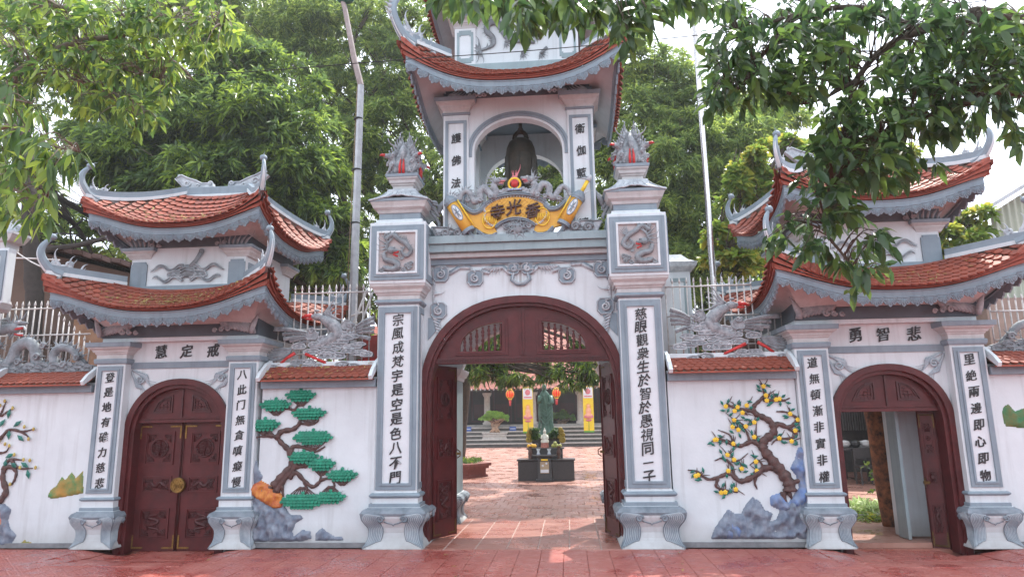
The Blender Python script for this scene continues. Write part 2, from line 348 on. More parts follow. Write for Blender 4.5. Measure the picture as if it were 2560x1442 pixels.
def build_roof(R, parent, rows, name='roof', keep=0, hook=.42, ridge=True, wall=None, edge=(.07, .20), soff=None, bird=True, sc_sides=(0, 1, 2, 3), grow=0):
    shell = MB()
    for sd_ in range(4): shell.grid(lambda a, b: R.S(sd_, 2*a-1, b), 24, 6)
    rf = shell.build(name, MORTAR, parent)
    # tiles
    Ms = []
    for sd_ in (0, 1, 3, 2):
        for j in range(rows):
            v = (j+.35)/rows*.97; wd = (R.S(sd_, .9, v)-R.S(sd_, -.9, v)).length/.9; n = max(2, int(wd/.1))
            for i in range(n):
                u = (i+(.5 if j % 2 else 0)+.25)/n*2-1
                if abs(u) > .985: continue
                p, a, b, nn = R.frame(sd_, u, v); b2 = (b+nn*-.10+Vector((0, 0, random.uniform(-.03, .03)))).normalized(); n2 = a.cross(b2).normalized()
                M = Matrix.Identity(4); M.col[0][:3] = a; M.col[1][:3] = b2; M.col[2][:3] = n2; M.translation = p+b*.03+nn*.012; Ms.append(M)
    Ms.sort(key=lambda M: (M.translation-Vector(CAM)).length)
    for M in Ms[:keep]: place('roof_tile', TILE, rf, M)
    if Ms[keep:]: tag(bake('roof_tiles', TILE, Ms[keep:], rf, TERRA), kind='stuff')
    # layered terracotta edge that thickens towards the corners
    for lay in range(3):
        e = MB()
        for sd_ in range(4):
            N = 48
            def pt(i, low):
                u = 2*i/N-1; p, a, b, n = R.frame(sd_, max(-.999, min(.999, u)), 0); p = R.S(sd_, u, 0)
                w = abs(u)**5; h = (edge[0]+(edge[1]-edge[0])*w)/3; o = Vector((a.y, -a.x, 0)).normalized()
                cc = .018*abs(math.sin(u*N*.55))*(1 if lay == 0 else .6)
                d = -.012*lay+cc*.6+.03*w*(2-lay)
                return p+o*d+Vector((0, 0, .012-h*lay-(h-.006 if low else 0)))
            vs = [pt(i, 0) for i in range(N+1)]+[pt(i, 1) for i in range(N+1)]
            bk = [q-((q-Vector((R.cx, R.cy, q.z))).normalized()*.07) for q in vs]
            m = len(vs); k = N+1; fs = []
            for i in range(N): fs += [(i, i+1, k+i+1, k+i), (m+i, i, i+1, m+i+1)[::-1], (k+i, k+i+1, m+k+i+1, m+k+i)]
            e.add(vs+bk, fs)
        e.build('eave_course', TERRAE, rf)
    # grey fascia, scallops, soffit
    ins = .055
    def edgept(sd_, u, dz, inn=0):
        p = R.S(sd_, u, 0); w = abs(u)**5; c = Vector((R.cx, R.cy, p.z)); n = [Vector((0, 1, 0)), Vector((-1, 0, 0)), Vector((0, -1, 0)), Vector((1, 0, 0))][sd_]
        n2 = (c-p).normalized(); return p+(n*(1-w)+n2*w*1.5)*(ins+inn)+Vector((0, 0, -(edge[0]+(edge[1]-edge[0])*w)+.01-dz))
    f = MB()
    for sd_ in range(4):
        N = 30; A = [edgept(sd_, 2*i/N-1, 0) for i in range(N+1)]; B = [edgept(sd_, 2*i/N-1, .095) for i in range(N+1)]; C_ = [edgept(sd_, 2*i/N-1, .095, .05) for i in range(N+1)]; k = N+1
        f.add(A+B+C_, [(i, i+1, k+i+1, k+i) for i in range(N)]+[(k+i, k+i+1, 2*k+i+1, 2*k+i) for i in range(N)])
        f.tube([p+Vector((0, 0, -.012)) for p in A], .014, 5); f.tube([p for p in B], .010, 5)
    f.build('fascia', GREY, rf)
    for sd_ in sc_sides:
        L = (R.S(sd_, 1, 0)-R.S(sd_, -1, 0)).length*1.03; n = int(L/.165)
        for i in range(n):
            u = (i+.5)/n*2-1
            if abs(u) > .97: continue
            p = edgept(sd_, u, .09, .004); a = (edgept(sd_, u+.02, 0)-edgept(sd_, u-.02, 0)).normalized(); o = Vector((-a.y, a.x, 0)).normalized(); z = a.cross(o).normalized()
            M = Matrix.Identity(4); M.col[0][:3] = a; M.col[1][:3] = o; M.col[2][:3] = z; M.translation = p; place('scallop', SCAL, rf, M)
    if wall:
        so = MB(); wx, wy, wz = wall
        for sd_ in range(4):
            def fn(a, b):
                u = 2*a-1; p = edgept(sd_, u, .06, .03); q = R.S(sd_, u, 1); q = Vector((R.cx+(wx*u if sd_ % 2 == 0 else wx)*(1 if sd_ < 2 else -1), R.cy+(-wy if sd_ % 2 == 0 else wy*u)*(1 if sd_ < 2 else -1), wz))
                r = p.lerp(q, b); r.z = p.z+(q.z-p.z)*(1-(1-b)**1.6) if q.z > p.z else p.z+(q.z-p.z)*b**1.4; return r
            so.grid(fn, 24, 8)
        so.build('soffit', soff or CREAM, rf)
    # hip ridges running out into corner horns
    for sx, sy, sd_ in ((-1, -1, 0), (1, -1, 0), (1, 1, 2), (-1, 1, 2)):
        u = sx if sd_ == 0 else -sx; hr = MB(); lo = MB()
        path = [R.S(sd_, u, 1-i/8) for i in range(9)]; d = (path[-1]-path[-3]); d.z = 0; d.normalize(); e = path[-1]
        for q, (mb, dz, th, hh) in enumerate(((lo, .035, .048, .05), (hr, .105, .034, .085))):
            vs = []; fs = []
            pl = path
            for i, p in enumerate(pl):
                t = (pl[min(i+1, len(pl)-1)]-pl[max(i-1, 0)]).normalized(); w = Vector((-t.y, t.x, 0)).normalized()
                for a_, b_ in ((-th, dz-hh/2), (th, dz-hh/2), (th, dz+hh/2), (-th, dz+hh/2)): vs.append(p+w*a_+Vector((0, 0, b_)))
            for i in range(len(pl)-1):
                for k in range(4): fs.append((i*4+k, i*4+(k+1) % 4, i*4+4+(k+1) % 4, i*4+4+k))
            fs.append((0, 1, 2, 3)); mb.add(vs, fs)
        # grey horn; white base runs up its outer edge as painted-in light
        b = e-d*.10; Z = Vector((0, 0, 1)); H = hook
        hp = [b-d*.10*H/.42+Z*.02, b+Z*.05, b+d*.22*H+Z*(.07+.12*H), b+d*.42*H+Z*(.08+.42*H), b+d*.44*H+Z*(.08+.72*H), b+d*.30*H+Z*(.08+.98*H), b+d*.16*H+Z*(.08+1.12*H)]
        hp = smooth_path(hp, 4); side = Vector((-d.y, d.x, 0)); k = len(hp); rad = [max(.024, .082*(1-i/k)**.55*(H/.42)**.6) for i in range(k)]
        hr.tube(hp, rad, 8, .75, ax=side, smooth=False); lo.tube([p+d*.022+Z*-.02*(1-i/k) for i, p in enumerate(hp[:int(k*.85)])], [r*.8*(1-.5*i/k) for i, r in enumerate(rad[:int(k*.85)])], 6, .9, ax=side)
        lo.build('ridge_base', WHITE, rf)
        tp = hp[-1]; fr = (-d, Z)
        if bird:
            hr.ball(tp+Z*.015, (.055, .055, .048), 8, 6); flame(hr, tp-d*-.0+Z*.03, .2, .10, .016, .6, fr=fr); flame(hr, tp+Z*.04, 1.9, .11, .016, .9, fr=fr); flame(hr, tp+Z*.03, 2.7, .08, .014, -.9, fr=fr); flame(hr, tp+d*.02+Z*.02, 3.6, .06, .012, .9, fr=fr)
        hr.build('hip_ridge', GREY, rf)
        ac = MB(); base = b-d*.02+Z*.10
        S_ = H/.42; in_ = hp[int(k*.35)]; hi_ = hp[int(k*.6)]
        spiral(ac, in_-d*.10*S_+Z*.06, .055*S_, 1.4, 1, 2.5, .020*S_, tail=(.0, -.10), fr=fr); spiral(ac, base-d*.15*S_+Z*.09, .05*S_, 1.4, -1, 1, .020*S_, tail=(.04, -.08), fr=fr)
        for q, (dx, a_, l_) in enumerate(((-.03, 1.2, .36), (.02, 1.05, .36), (.08, .9, .32), (.14, .7, .30), (.20, .5, .27), (.26, .35, .24), (.32, .25, .20), (.05, 1.45, .24), (.16, 1.2, .22))):
            flame(ac, base-d*dx*S_+Z*(-.03-.10*dx), a_, l_*S_, .040*S_, (.9 if q % 2 else -.8), fr=fr, flat=.9)
        if H > .5:
            for q in range(9):
                i = int(k*(.15+.08*q)); flame(ac, hp[i]+d*.02, .0+pi-.2+.10*q, .20-.010*q, .045, -.7, fr=fr, flat=.7)
            for q in range(7): flame(ac, tp+Z*(.0+.01*q), pi/2-.6+.22*q, .30-.02*abs(q-3), .026, .7*(-1)**q, fr=fr)
        ac.build('acanthus', SCULL, rf)
    if ridge and R.iy < .2:
        rb = MB(); L = R.ix; zt = R.im
        rb.box(R.cx-L-.05, R.cx+L+.05, R.cy-R.iy-.05, R.cy+R.iy+.05, zt-.06, zt+.10); rb.build('main_ridge', GREY, rf, .006)
        rw = MB(); rw.box(R.cx-L-.03, R.cx+L+.03, R.cy-R.iy-.075, R.cy+R.iy+.075, zt-.09, zt-.03); rw.build('ridge_base', WHITE, rf, .006)
        for sx in (-1, 1):
            o = MB(); x0 = R.cx+sx*(L-.08)
            pts = [(x0+sx*.14, zt+.1), (x0+sx*.34, zt+.30), (x0+sx*.24, zt+.36), (x0+sx*.12, zt+.30), (x0+sx*.0, zt+.26), (x0-sx*.12, zt+.20), (x0-sx*.3, zt+.20), (x0-sx*.32, zt+.1)]
            o.prism(pts, R.cy-.04, R.cy+.04); o.tube([(p[0], R.cy-.045, p[1]) for p in pts+[pts[0]]], .014, 5)
            spiral(o, (x0+sx*.13, R.cy-.05, zt+.21), .06, 1.2, sx, 0, .014); spiral(o, (x0-sx*.05, R.cy-.05, zt+.16), .04, 1.2, -sx, 0, .012); spiral(o, (x0-sx*.26, R.cy-.05, zt+.19), .04, 1.3, -sx, 0, .014)
            spiral(o, (x0+sx*.28, R.cy-.03, zt+.35), .03, 1.3, sx, 0, .012)
            o.build('ridge_ornament', SCULL, rf)
    return rf
# ================================================================== SETTING
def tile_material(name, c1, c2, emboss=True, rough=.35, wet=True, streaks=False):
    m = mat(name, c1, c2, rough=rough, scale=2.3, bump=0, island=.25)
    t = m.node_tree; N = t.nodes; L = t.links; b = N['Principled BSDF']
    g = N.new('ShaderNodeTexCoord')
    if emboss:
        o = []
        for k, ax in enumerate((0, 1)):
            w = N.new('ShaderNodeTexWave'); w.wave_type = 'RINGS' if k else 'BANDS'; w.bands_direction = 'DIAGONAL'
            if k: w.rings_direction = 'SPHERICAL'
            w.inputs['Scale'].default_value = 11 if k == 0 else 9; w.inputs['Distortion'].default_value = 0 if k == 0 else 1.5; L.new(g.outputs['Object'], w.inputs['Vector']); o.append(w)
        ck = N.new('ShaderNodeTexChecker'); ck.inputs['Scale'].default_value = 13; L.new(g.outputs['Object'], ck.inputs['Vector'])
        mm = N.new('ShaderNodeMix'); L.new(ck.outputs['Fac'], mm.inputs[0]); L.new(o[0].outputs['Fac'], mm.inputs[2]); L.new(o[1].outputs['Fac'], mm.inputs[3])
        ra = N.new('ShaderNodeMapRange'); ra.inputs[1].default_value = .35; ra.inputs[2].default_value = .6; L.new(mm.outputs[0], ra.inputs[0])
        bp = N.new('ShaderNodeBump'); bp.inputs['Strength'].default_value = 1.0; bp.inputs['Distance'].default_value = .008; L.new(ra.outputs[0], bp.inputs['Height']); L.new(bp.outputs[0], b.inputs['Normal'])
        s0 = b.inputs['Base Color'].links[0].from_socket; me_ = N.new('ShaderNodeMix'); me_.data_type = 'RGBA'; ml = N.new('ShaderNodeMath'); ml.operation = 'MULTIPLY'; ml.inputs[1].default_value = .42; L.new(ra.outputs[0], ml.inputs[0]); L.new(ml.outputs[0], me_.inputs[0]); L.new(s0, me_.inputs[6]); me_.inputs[7].default_value = (*[min(1, .8*x+.10) for x in c1], 1); L.new(me_.outputs[2], b.inputs['Base Color'])
    # paint worn to pale pink in ragged patches
    ge = N.new('ShaderNodeNewGeometry'); n = N.new('ShaderNodeTexNoise'); n.inputs['Scale'].default_value = 1.3; n.inputs['Detail'].default_value = 9; n.inputs['Roughness'].default_value = .72; L.new(ge.outputs['Position'], n.inputs['Vector'])
    r = N.new('ShaderNodeMapRange'); r.inputs[1].default_value = .44; r.inputs[2].default_value = .60; r.inputs[4].default_value = .75; L.new(n.outputs['Fac'], r.inputs[0])
    src = b.inputs['Base Color'].links[0].from_socket
    mx_ = N.new('ShaderNodeMix'); mx_.data_type = 'RGBA'; L.new(r.outputs[0], mx_.inputs[0]); L.new(src, mx_.inputs[6])
    mx_.inputs[7].default_value = (*[min(1, .62*x+q) for x, q in zip(c1, (.165, .11, .095))], 1); L.new(mx_.outputs[2], b.inputs['Base Color'])
    if streaks:                                   # pale scuffs where feet have worn the paint
        mp_ = N.new('ShaderNodeMapping'); mp_.inputs['Scale'].default_value = (7, 30, 1); mp_.inputs['Rotation'].default_value = (0, 0, .12); L.new(ge.outputs['Position'], mp_.inputs[0])
        ns = N.new('ShaderNodeTexNoise'); ns.inputs['Scale'].default_value = 1; ns.inputs['Detail'].default_value = 6; ns.inputs['Roughness'].default_value = .7; L.new(mp_.outputs[0], ns.inputs['Vector'])
        rs = N.new('ShaderNodeMapRange'); rs.inputs[1].default_value = .56; rs.inputs[2].default_value = .64; rs.inputs[4].default_value = .7; L.new(ns.outputs['Fac'], rs.inputs[0])
        s1 = b.inputs['Base Color'].links[0].from_socket; mz = N.new('ShaderNodeMix'); mz.data_type = 'RGBA'; L.new(rs.outputs[0], mz.inputs[0]); L.new(s1, mz.inputs[6]); mz.inputs[7].default_value = (.60, .34, .29, 1); L.new(mz.outputs[2], b.inputs['Base Color'])
    if wet:
        rr = N.new('ShaderNodeMapRange'); rr.inputs[1].default_value = .42; rr.inputs[2].default_value = .58; rr.inputs[3].default_value = .16; rr.inputs[4].default_value = rough+.25; L.new(n.outputs['Fac'], rr.inputs[0]); L.new(rr.outputs[0], b.inputs['Roughness'])
    return m
PAVE = tile_material('red_painted_tile', (.40, .068, .048), (.30, .042, .034), streaks=True)
PASS = tile_material('terracotta_floor_tile', (.34, .12, .085), (.26, .085, .06), emboss=False, rough=.3)
BRICKP = tile_material('courtyard_paver', (.38, .19, .14), (.29, .125, .095), emboss=False, rough=.45)
JOINT = mat('dark_joint', (.20, .055, .045), (.13, .045, .04), rough=.8)
JOINTL = mat('pale_joint', (.52, .40, .36), (.4, .3, .27), rough=.8)
EARTH = mat('earth', (.12, .08, .055), (.08, .06, .04), rough=.95, scale=1)
g = MB(); g.box(-90, 90, -30, 130, -.6, -.16); tag(g.build('ground', EARTH), kind='structure')
def slab_mesh(name, w, d, m, t=.05, bev=.006):
    mb = MB(); a, b = w/2, d/2
    mb.add([(-a, -b, -t), (a, -b, -t), (a, b, -t), (-a, b, -t), (-a, -b, -bev), (a, -b, -bev), (a, b, -bev), (-a, b, -bev), (-a+bev, -b+bev, 0), (a-bev, -b+bev, 0), (a-bev, b-bev, 0), (-a+bev, b-bev, 0)],
           [(4*k+i, 4*k+(i+1) % 4, 4*k+4+(i+1) % 4, 4*k+4+i) for k in range(2) for i in range(4)]+[(8, 9, 10, 11)])
    return mb.mesh(name, m)
GC = (-4.86, 4.80)                              # centres of the two side gates
def dip(x, y):
    d = 0
    for c in GC:
        a = max(0, 1-max(0, abs(x-c)-.5)/.7); b = max(0, min(1, (y+1.0)/.85)); a = a*a*(3-2*a); b = b*b*(3-2*b); d = max(d, a*b)
    return -.085*d
pv = MB(); pv.grid(lambda a, b: (-30+60*a, -14+14.28*b, -.035+dip(-30+60*a, -14+14.28*b)), 240, 60); pv.box(-30, 30, -14, .2, -.2, -.15)
pave = tag(pv.build('pavement', JOINT), kind='structure')
PT = slab_mesh('paving_tile', .2765, .2765, PAVE, bev=.003); keepM = []; restM = []
for j in range(-2, 28):
    for i in range(-60, 60):
        x = i*.28+.1; y = .07-.14-j*.28
        if j < 0 and min(abs(x-c) for c in GC) > .60: continue
        if y > -.12 and any(abs(abs(x)-q) < w for q, w in ((1.665, .40), (5.8, .3), (3.88, .3))) : pass
        M = Matrix.Translation((x, y, dip(x, y)+random.uniform(-.0015, .0015))) @ Matrix.Rotation(random.gauss(0, .003), 4, 'X') @ Matrix.Rotation(random.gauss(0, .003), 4, 'Y')
        if dip(x, y+.15) != dip(x, y-.15): M = M @ Matrix.Rotation(math.atan2(dip(x, y+.15)-dip(x, y-.15), .28), 4, 'X')
        ddx = dip(x+.14, y)-dip(x-.14, y)
        if ddx: M = M @ Matrix.Rotation(-math.atan2(ddx, .28), 4, 'Y')
        (keepM if j < 6 and abs(x-.3) < 6.5 else restM).append(M)
for M in keepM[:300]: place('paving_tile', PT, pave, M)
tag(bake('paving_tiles', PT, keepM[300:]+[M for M in restM if abs(M.translation.x) < 14], pave, PAVE), kind='stuff')
# courtyard
cy_ = MB(); cy_.box(-40, 40, .56, 120, -.30, -.012); court = tag(cy_.build('courtyard', BRICKP), kind='structure')
BT = slab_mesh('floor_tile', .392, .392, PASS); passM = []
pj = MB(); pj.box(-1.3, 1.3, .0, 2.75, -.03, .0); passage = tag(pj.build('passage_floor', JOINTL), kind='structure')
for j in range(7):
    for i in range(-3, 4):
        M = Matrix.Translation((i*.405-.02, .20+j*.405, .004+random.uniform(0, .002))); passM.append(M)
for M in passM:
    if abs(M.translation.x) < 1.25: place('floor_tile', BT, passage, M)
CB = slab_mesh('paver', .242, .485, BRICKP, bev=.01); cM = []
for j in range(56):
    for i in range(-60, 60):
        y = 3.0+j*.5; x = i*.25+(.125 if j % 2 else 0)
        if abs(x) > 2.2+.42*y: continue
        cM.append(Matrix.Translation((x, y, .0+random.uniform(-.002, .003))) @ Matrix.Rotation(random.gauss(0, .006), 4, 'X'))
cM.sort(key=lambda M: M.translation.y+abs(M.translation.x)*2.2)
for M in cM[:300]: place('paver', CB, court, M)
tag(bake('pavers', CB, cM[300:], court, BRICKP), kind='stuff')

# ================================================================== plinths and pillars
def plinth_half(z, s, k):
    prof = [(0, 1.0), (.05, .97), (.12, .91), (.22, .83), (.38, .78), (.50, .82), (.62, .92), (.74, 1.02), (.86, 1.05), (.94, .99), (1.0, .86)]
    t = z/k
    for (a, b), (c, d) in zip(prof, prof[1:]):
        if t <= c: return s*(b+(d-b)*(t-a)/(c-a))
    return s*prof[-1][1]
def plinth(parent, cx, cy, s, k):
    b = MB(); b.loft([(z*k/16, plinth_half(z*k/16, s, k)) for z in range(17)]+[(k, 0)], cx, cy)
    p = b.build('plinth', WHITE, parent, .012)
    g = MB(); g2 = MB()
    def pt(face, u, z, out=.012):
        h = plinth_half(z, s, k)+out
        return Vector((cx+u*h/s, cy-h, z)) if face == 0 else (Vector((cx+h, cy+u*h/s, z)) if face == 1 else Vector((cx-h, cy+u*h/s, z)))
    g.loft([(k*.80, plinth_half(k*.80, s, k)+.008), (k*.86, plinth_half(k*.86, s, k)+.012), (k*.94, plinth_half(k*.94, s, k)+.010), (k*.995, s*.87), (k*1.005, 0)], cx, cy)
    for face in (0, 1, 2):
        ax = (0, 1, 0) if face == 0 else (1, 0, 0)
        for sx in (-1, 1):
            g2 = MB()
            for q in range(8):
                t = q/7; u1 = s*(.42+.50*t); zt = k*(.79-.02*q*(1-t))
                pts = [pt(face, sx*s*(.36+.1*t), k*(.80-.02*t)), pt(face, sx*s*(.44+.34*t), k*(.86-.05*(1-t))), pt(face, sx*s*(.52+.42*t), k*(.72)), pt(face, sx*s*(.46+.48*t), k*.48), pt(face, sx*s*(.50+.46*t), k*(.22)), pt(face, sx*s*(.58+.38*t), k*(.03+.17*(1-t)))]
                pp = smooth_path(pts, 4); g.tube(pp, taper(len(pp), s*.045, s*.02, s*.02), 5, .30, ax=ax); g2.tube(pp, taper(len(pp), s*.014, s*.008, s*.014), 5, 1.1, ax=ax)
            g2.build('carved_plume', PLG, parent)
            C = pt(face, sx*s*.36, k*.72, .02); fr = (Vector((1, 0, 0)), Vector((0, 0, 1))) if face == 0 else (Vector((0, 1, 0)), Vector((0, 0, 1)))
            spiral(g, C, s*.11, 1.5, -sx, 0 if sx < 0 else pi, s*.04, fr=fr)
        pts = [pt(face, s*u, k*z, .014) for u, z in ((-.3, .66), (-.16, .62), (-.05, .60), (0, .56), (.05, .60), (.16, .62), (.3, .66))]
        g.tube(pts, s*.02, 5, .7, ax=ax)
    g.build('plinth_carving', PLD, parent); return p
PLD = mat('grey_wash_ground', (.13, .16, .19), (.24, .28, .32), rough=.6, scale=5, bump=.2)
PLG = mat('grey_wash_carving', (.27, .33, .38), (.42, .48, .52), rough=.6, scale=5, bump=.2)
def ring(mb, cx, cy, z, h, r, n=5):
    """rounded square moulding"""
    mb.loft([(z-r+2*r*i/n, h+r*math.sin(pi*(i+.15)/(n+.3))) for i in range(n+1)], cx, cy)
def panel_face(parent, cx, yf, x0, x1, z0, z1, w, side=0, notch=0, fill=True):
    """moulded grey border round a white field on a pillar's front"""
    mb = MB(); frame_strip(mb, x0, x1, z0, z1, w, yf-.018, yf+.002); frame_strip(mb, x0+w*.62, x1-w*.62, z0+w*.62, z1-w*.62, w*.38, yf-.030, yf-.016)
    mb.build('panel_border', GREY, parent, .003)
    wf = MB(); wf.box(x0+w, x1-w, yf-.006, yf+.004, z0+w, z1-w); wf.build('panel_field', PANELW, parent)
def cornice(parent, cx, cy, z, h, name='cornice', s=1.0, grey_top=True):
    """stacked mouldings that step outwards from half width h, starting at z"""
    c = MB(); c.loft([(z, h), (z+.03*s, h+.008), (z+.055*s, h+.030*s), (z+.07*s, h+.034*s), (z+.07*s, h+.045*s), (z+.10*s, h+.052*s), (z+.13*s, h+.085*s), (z+.13*s, h+.095*s), (z+.15*s, h+.10*s)], cx, cy)
    c.build(name, CREAM if grey_top else WHITE, parent, .003)
    g = MB(); g.loft([(z+.15*s, h+.112*s), (z+.21*s, h+.118*s)], cx, cy); g.build(name+'_cap', GREY, parent, .004)
    return z+.21*s

# ================================================================== MAIN GATE
gate = thing('main_gate', (0, 0.4, 0), 'tall white central gate with open arched doorway between two inscribed pillars', 'gate')
WY = .45
ARCH = (0.0, 1.95, 1.44, 1.415)
out = [(-1.62, 0), (-1.62, 4.0), (1.62, 4.0), (1.62, 0)]
a1 = superarch(-.01, ARCH[1], ARCH[2]-.02, ARCH[3]-.02, 0)
wl = MB(); wl.prism(out[:2]+out[2:]+a1[::-1], WY, WY+.32); wall_ = wl.build('wall', WHITE, gate)
WST = WHITE.copy(); WST.name = 'stained_plaster'; N = WST.node_tree.nodes; L = WST.node_tree.links; b = N['Principled BSDF']; s0 = b.inputs['Base Color'].links[0].from_socket
g_ = N.new('ShaderNodeNewGeometry'); sp_ = N.new('ShaderNodeSeparateXYZ'); L.new(g_.outputs['Position'], sp_.inputs[0]); mp = N.new('ShaderNodeMapping'); mp.inputs['Scale'].default_value = (30, 1, 1.6); L.new(g_.outputs['Position'], mp.inputs[0]); n_ = N.new('ShaderNodeTexNoise'); n_.inputs['Scale'].default_value = 1; n_.inputs['Detail'].default_value = 5; L.new(mp.outputs[0], n_.inputs['Vector'])
def mth(op, a, b2):
    m = N.new('ShaderNodeMath'); m.operation = op; m.use_clamp = True
    for i, q in enumerate((a, b2)):
        if hasattr(q, 'node'): L.new(q, m.inputs[i])
        else: m.inputs[i].default_value = q
    return m.outputs[0]
ab = N.new('ShaderNodeMath'); ab.operation = 'ABSOLUTE'; L.new(sp_.outputs[0], ab.inputs[0])
fx = mth('SUBTRACT', 1.0, mth('MULTIPLY', ab.outputs[0], 2.6)); fz = mth('MULTIPLY', mth('SUBTRACT', sp_.outputs[2], 3.28), 2.2); fn_ = mth('MULTIPLY', mth('SUBTRACT', n_.outputs['Fac'], .42), 4.0)
st = mth('MULTIPLY', mth('MULTIPLY', fx, fz), fn_); mx2 = N.new('ShaderNodeMix'); mx2.data_type = 'RGBA'; L.new(st, mx2.inputs[0]); L.new(s0, mx2.inputs[6]); mx2.inputs[7].default_value = (.22, .20, .19, 1); L.new(mx2.outputs[2], b.inputs['Base Color']); wall_.data.materials[0] = WST
def arch_band(mb, cx, zc, a, b, zb, th, y0, y1, e=2.25, n=28):
    o = superarch(cx, zc, a, b, zb, n, e); i = superarch(cx, zc, a-th, b-th, zb, n, e); mb.prism(o+i[::-1], y0, y1)
fr = MB(); arch_band(fr, -.01, ARCH[1], ARCH[2], ARCH[3], 0, .10, WY-.05, WY+.20); arch_band(fr, -.01, ARCH[1], ARCH[2]-.035, ARCH[3]-.035, 0, .11, WY-.005, WY+.28)
fr.build('arch_frame', WOOD, gate, .008)
# transom with two barred lunettes
zb = 2.44
ins_ = [p for p in superarch(-.01, ARCH[1], ARCH[2]-.11, ARCH[3]-.11, 0, 60) if p[1] >= zb+.0]
outer = [(ins_[0][0], zb)]+ins_+[(ins_[-1][0], zb)]
def lune(sx):
    x0, x1 = .24, .93; z0, z1 = 2.56, 3.03; pts = [(sx*x0, z0), (sx*x0, z1)]
    for i in range(1, 10): t = i/9; pts.append((sx*(x0+(x1-x0)*math.sin(t*pi/2)**1.0), z0+(z1-z0)*(1-.02)*math.cos(t*pi/2)**.85+0.0))
    return pts[:-1]+[(sx*x1, z0)]
def inset(pts, k, c=None):
    cx_ = sum(p[0] for p in pts)/len(pts); cz_ = sum(p[1] for p in pts)/len(pts); return [(cx_+(p[0]-cx_)*k, cz_+(p[1]-cz_)*k) for p in pts]
tr = MB(); tr.prism([outer, lune(-1), lune(1)], WY+.07, WY+.12); tro = tr.build('transom', WOOD, gate, .003)
lf = MB()
for sx in (-1, 1):
    lf.prism([inset(lune(sx), 1.0), inset(lune(sx), .88)], WY+.045, WY+.13); lf.prism([inset(lune(sx), 1.10), inset(lune(sx), .985)], WY+.055, WY+.08)
lf.box(-1.26, 1.25, WY+.03, WY+.15, 2.42, 2.50)
lf.box(-.035, -.004, WY+.056, WY+.075, 2.52, 3.24); lf.box(.004, .035, WY+.056, WY+.075, 2.52, 3.24)
lf.build('lunette_frame', WOOD, tro, .003)
ft = MB()
for i in range(34):
    x = -1.2+i*.0725; ft.box(x, x+.05, WY+.02, WY+.035, 2.475, 2.485); ft.box(x, x+.05, WY+.02, WY+.035, 2.435, 2.445); ft.box(x, x+.01, WY+.02, WY+.035, 2.445, 2.475); ft.box(x+.022, x+.066, WY+.02, WY+.035, 2.456, 2.464)
tag(ft.build('fretwork', WOODC, tro), kind='stuff')
for sx in (-1, 1):
    for i in range(7):
        x = .30+i*.087; t = (x-.24)/.69; H = .47*math.cos(math.asin(min(1, t)))**.85-.045
        if H < .06: continue
        pr = []; n = max(1, int(round(H/.15)))
        for k in range(n):
            z = k*H/n; h = H/n
            pr += [(z, .016), (z+.12*h, .024), (z+.2*h, .012), (z+.38*h, .026), (z+.6*h, .018), (z+.8*h, .011), (z+.92*h, .022)]
        pr += [(H, .008)]; b = MB(); b.lathe(pr, (sx*x-.005, WY+.095, 2.565), 10); b.build('baluster', WOOD, tro)
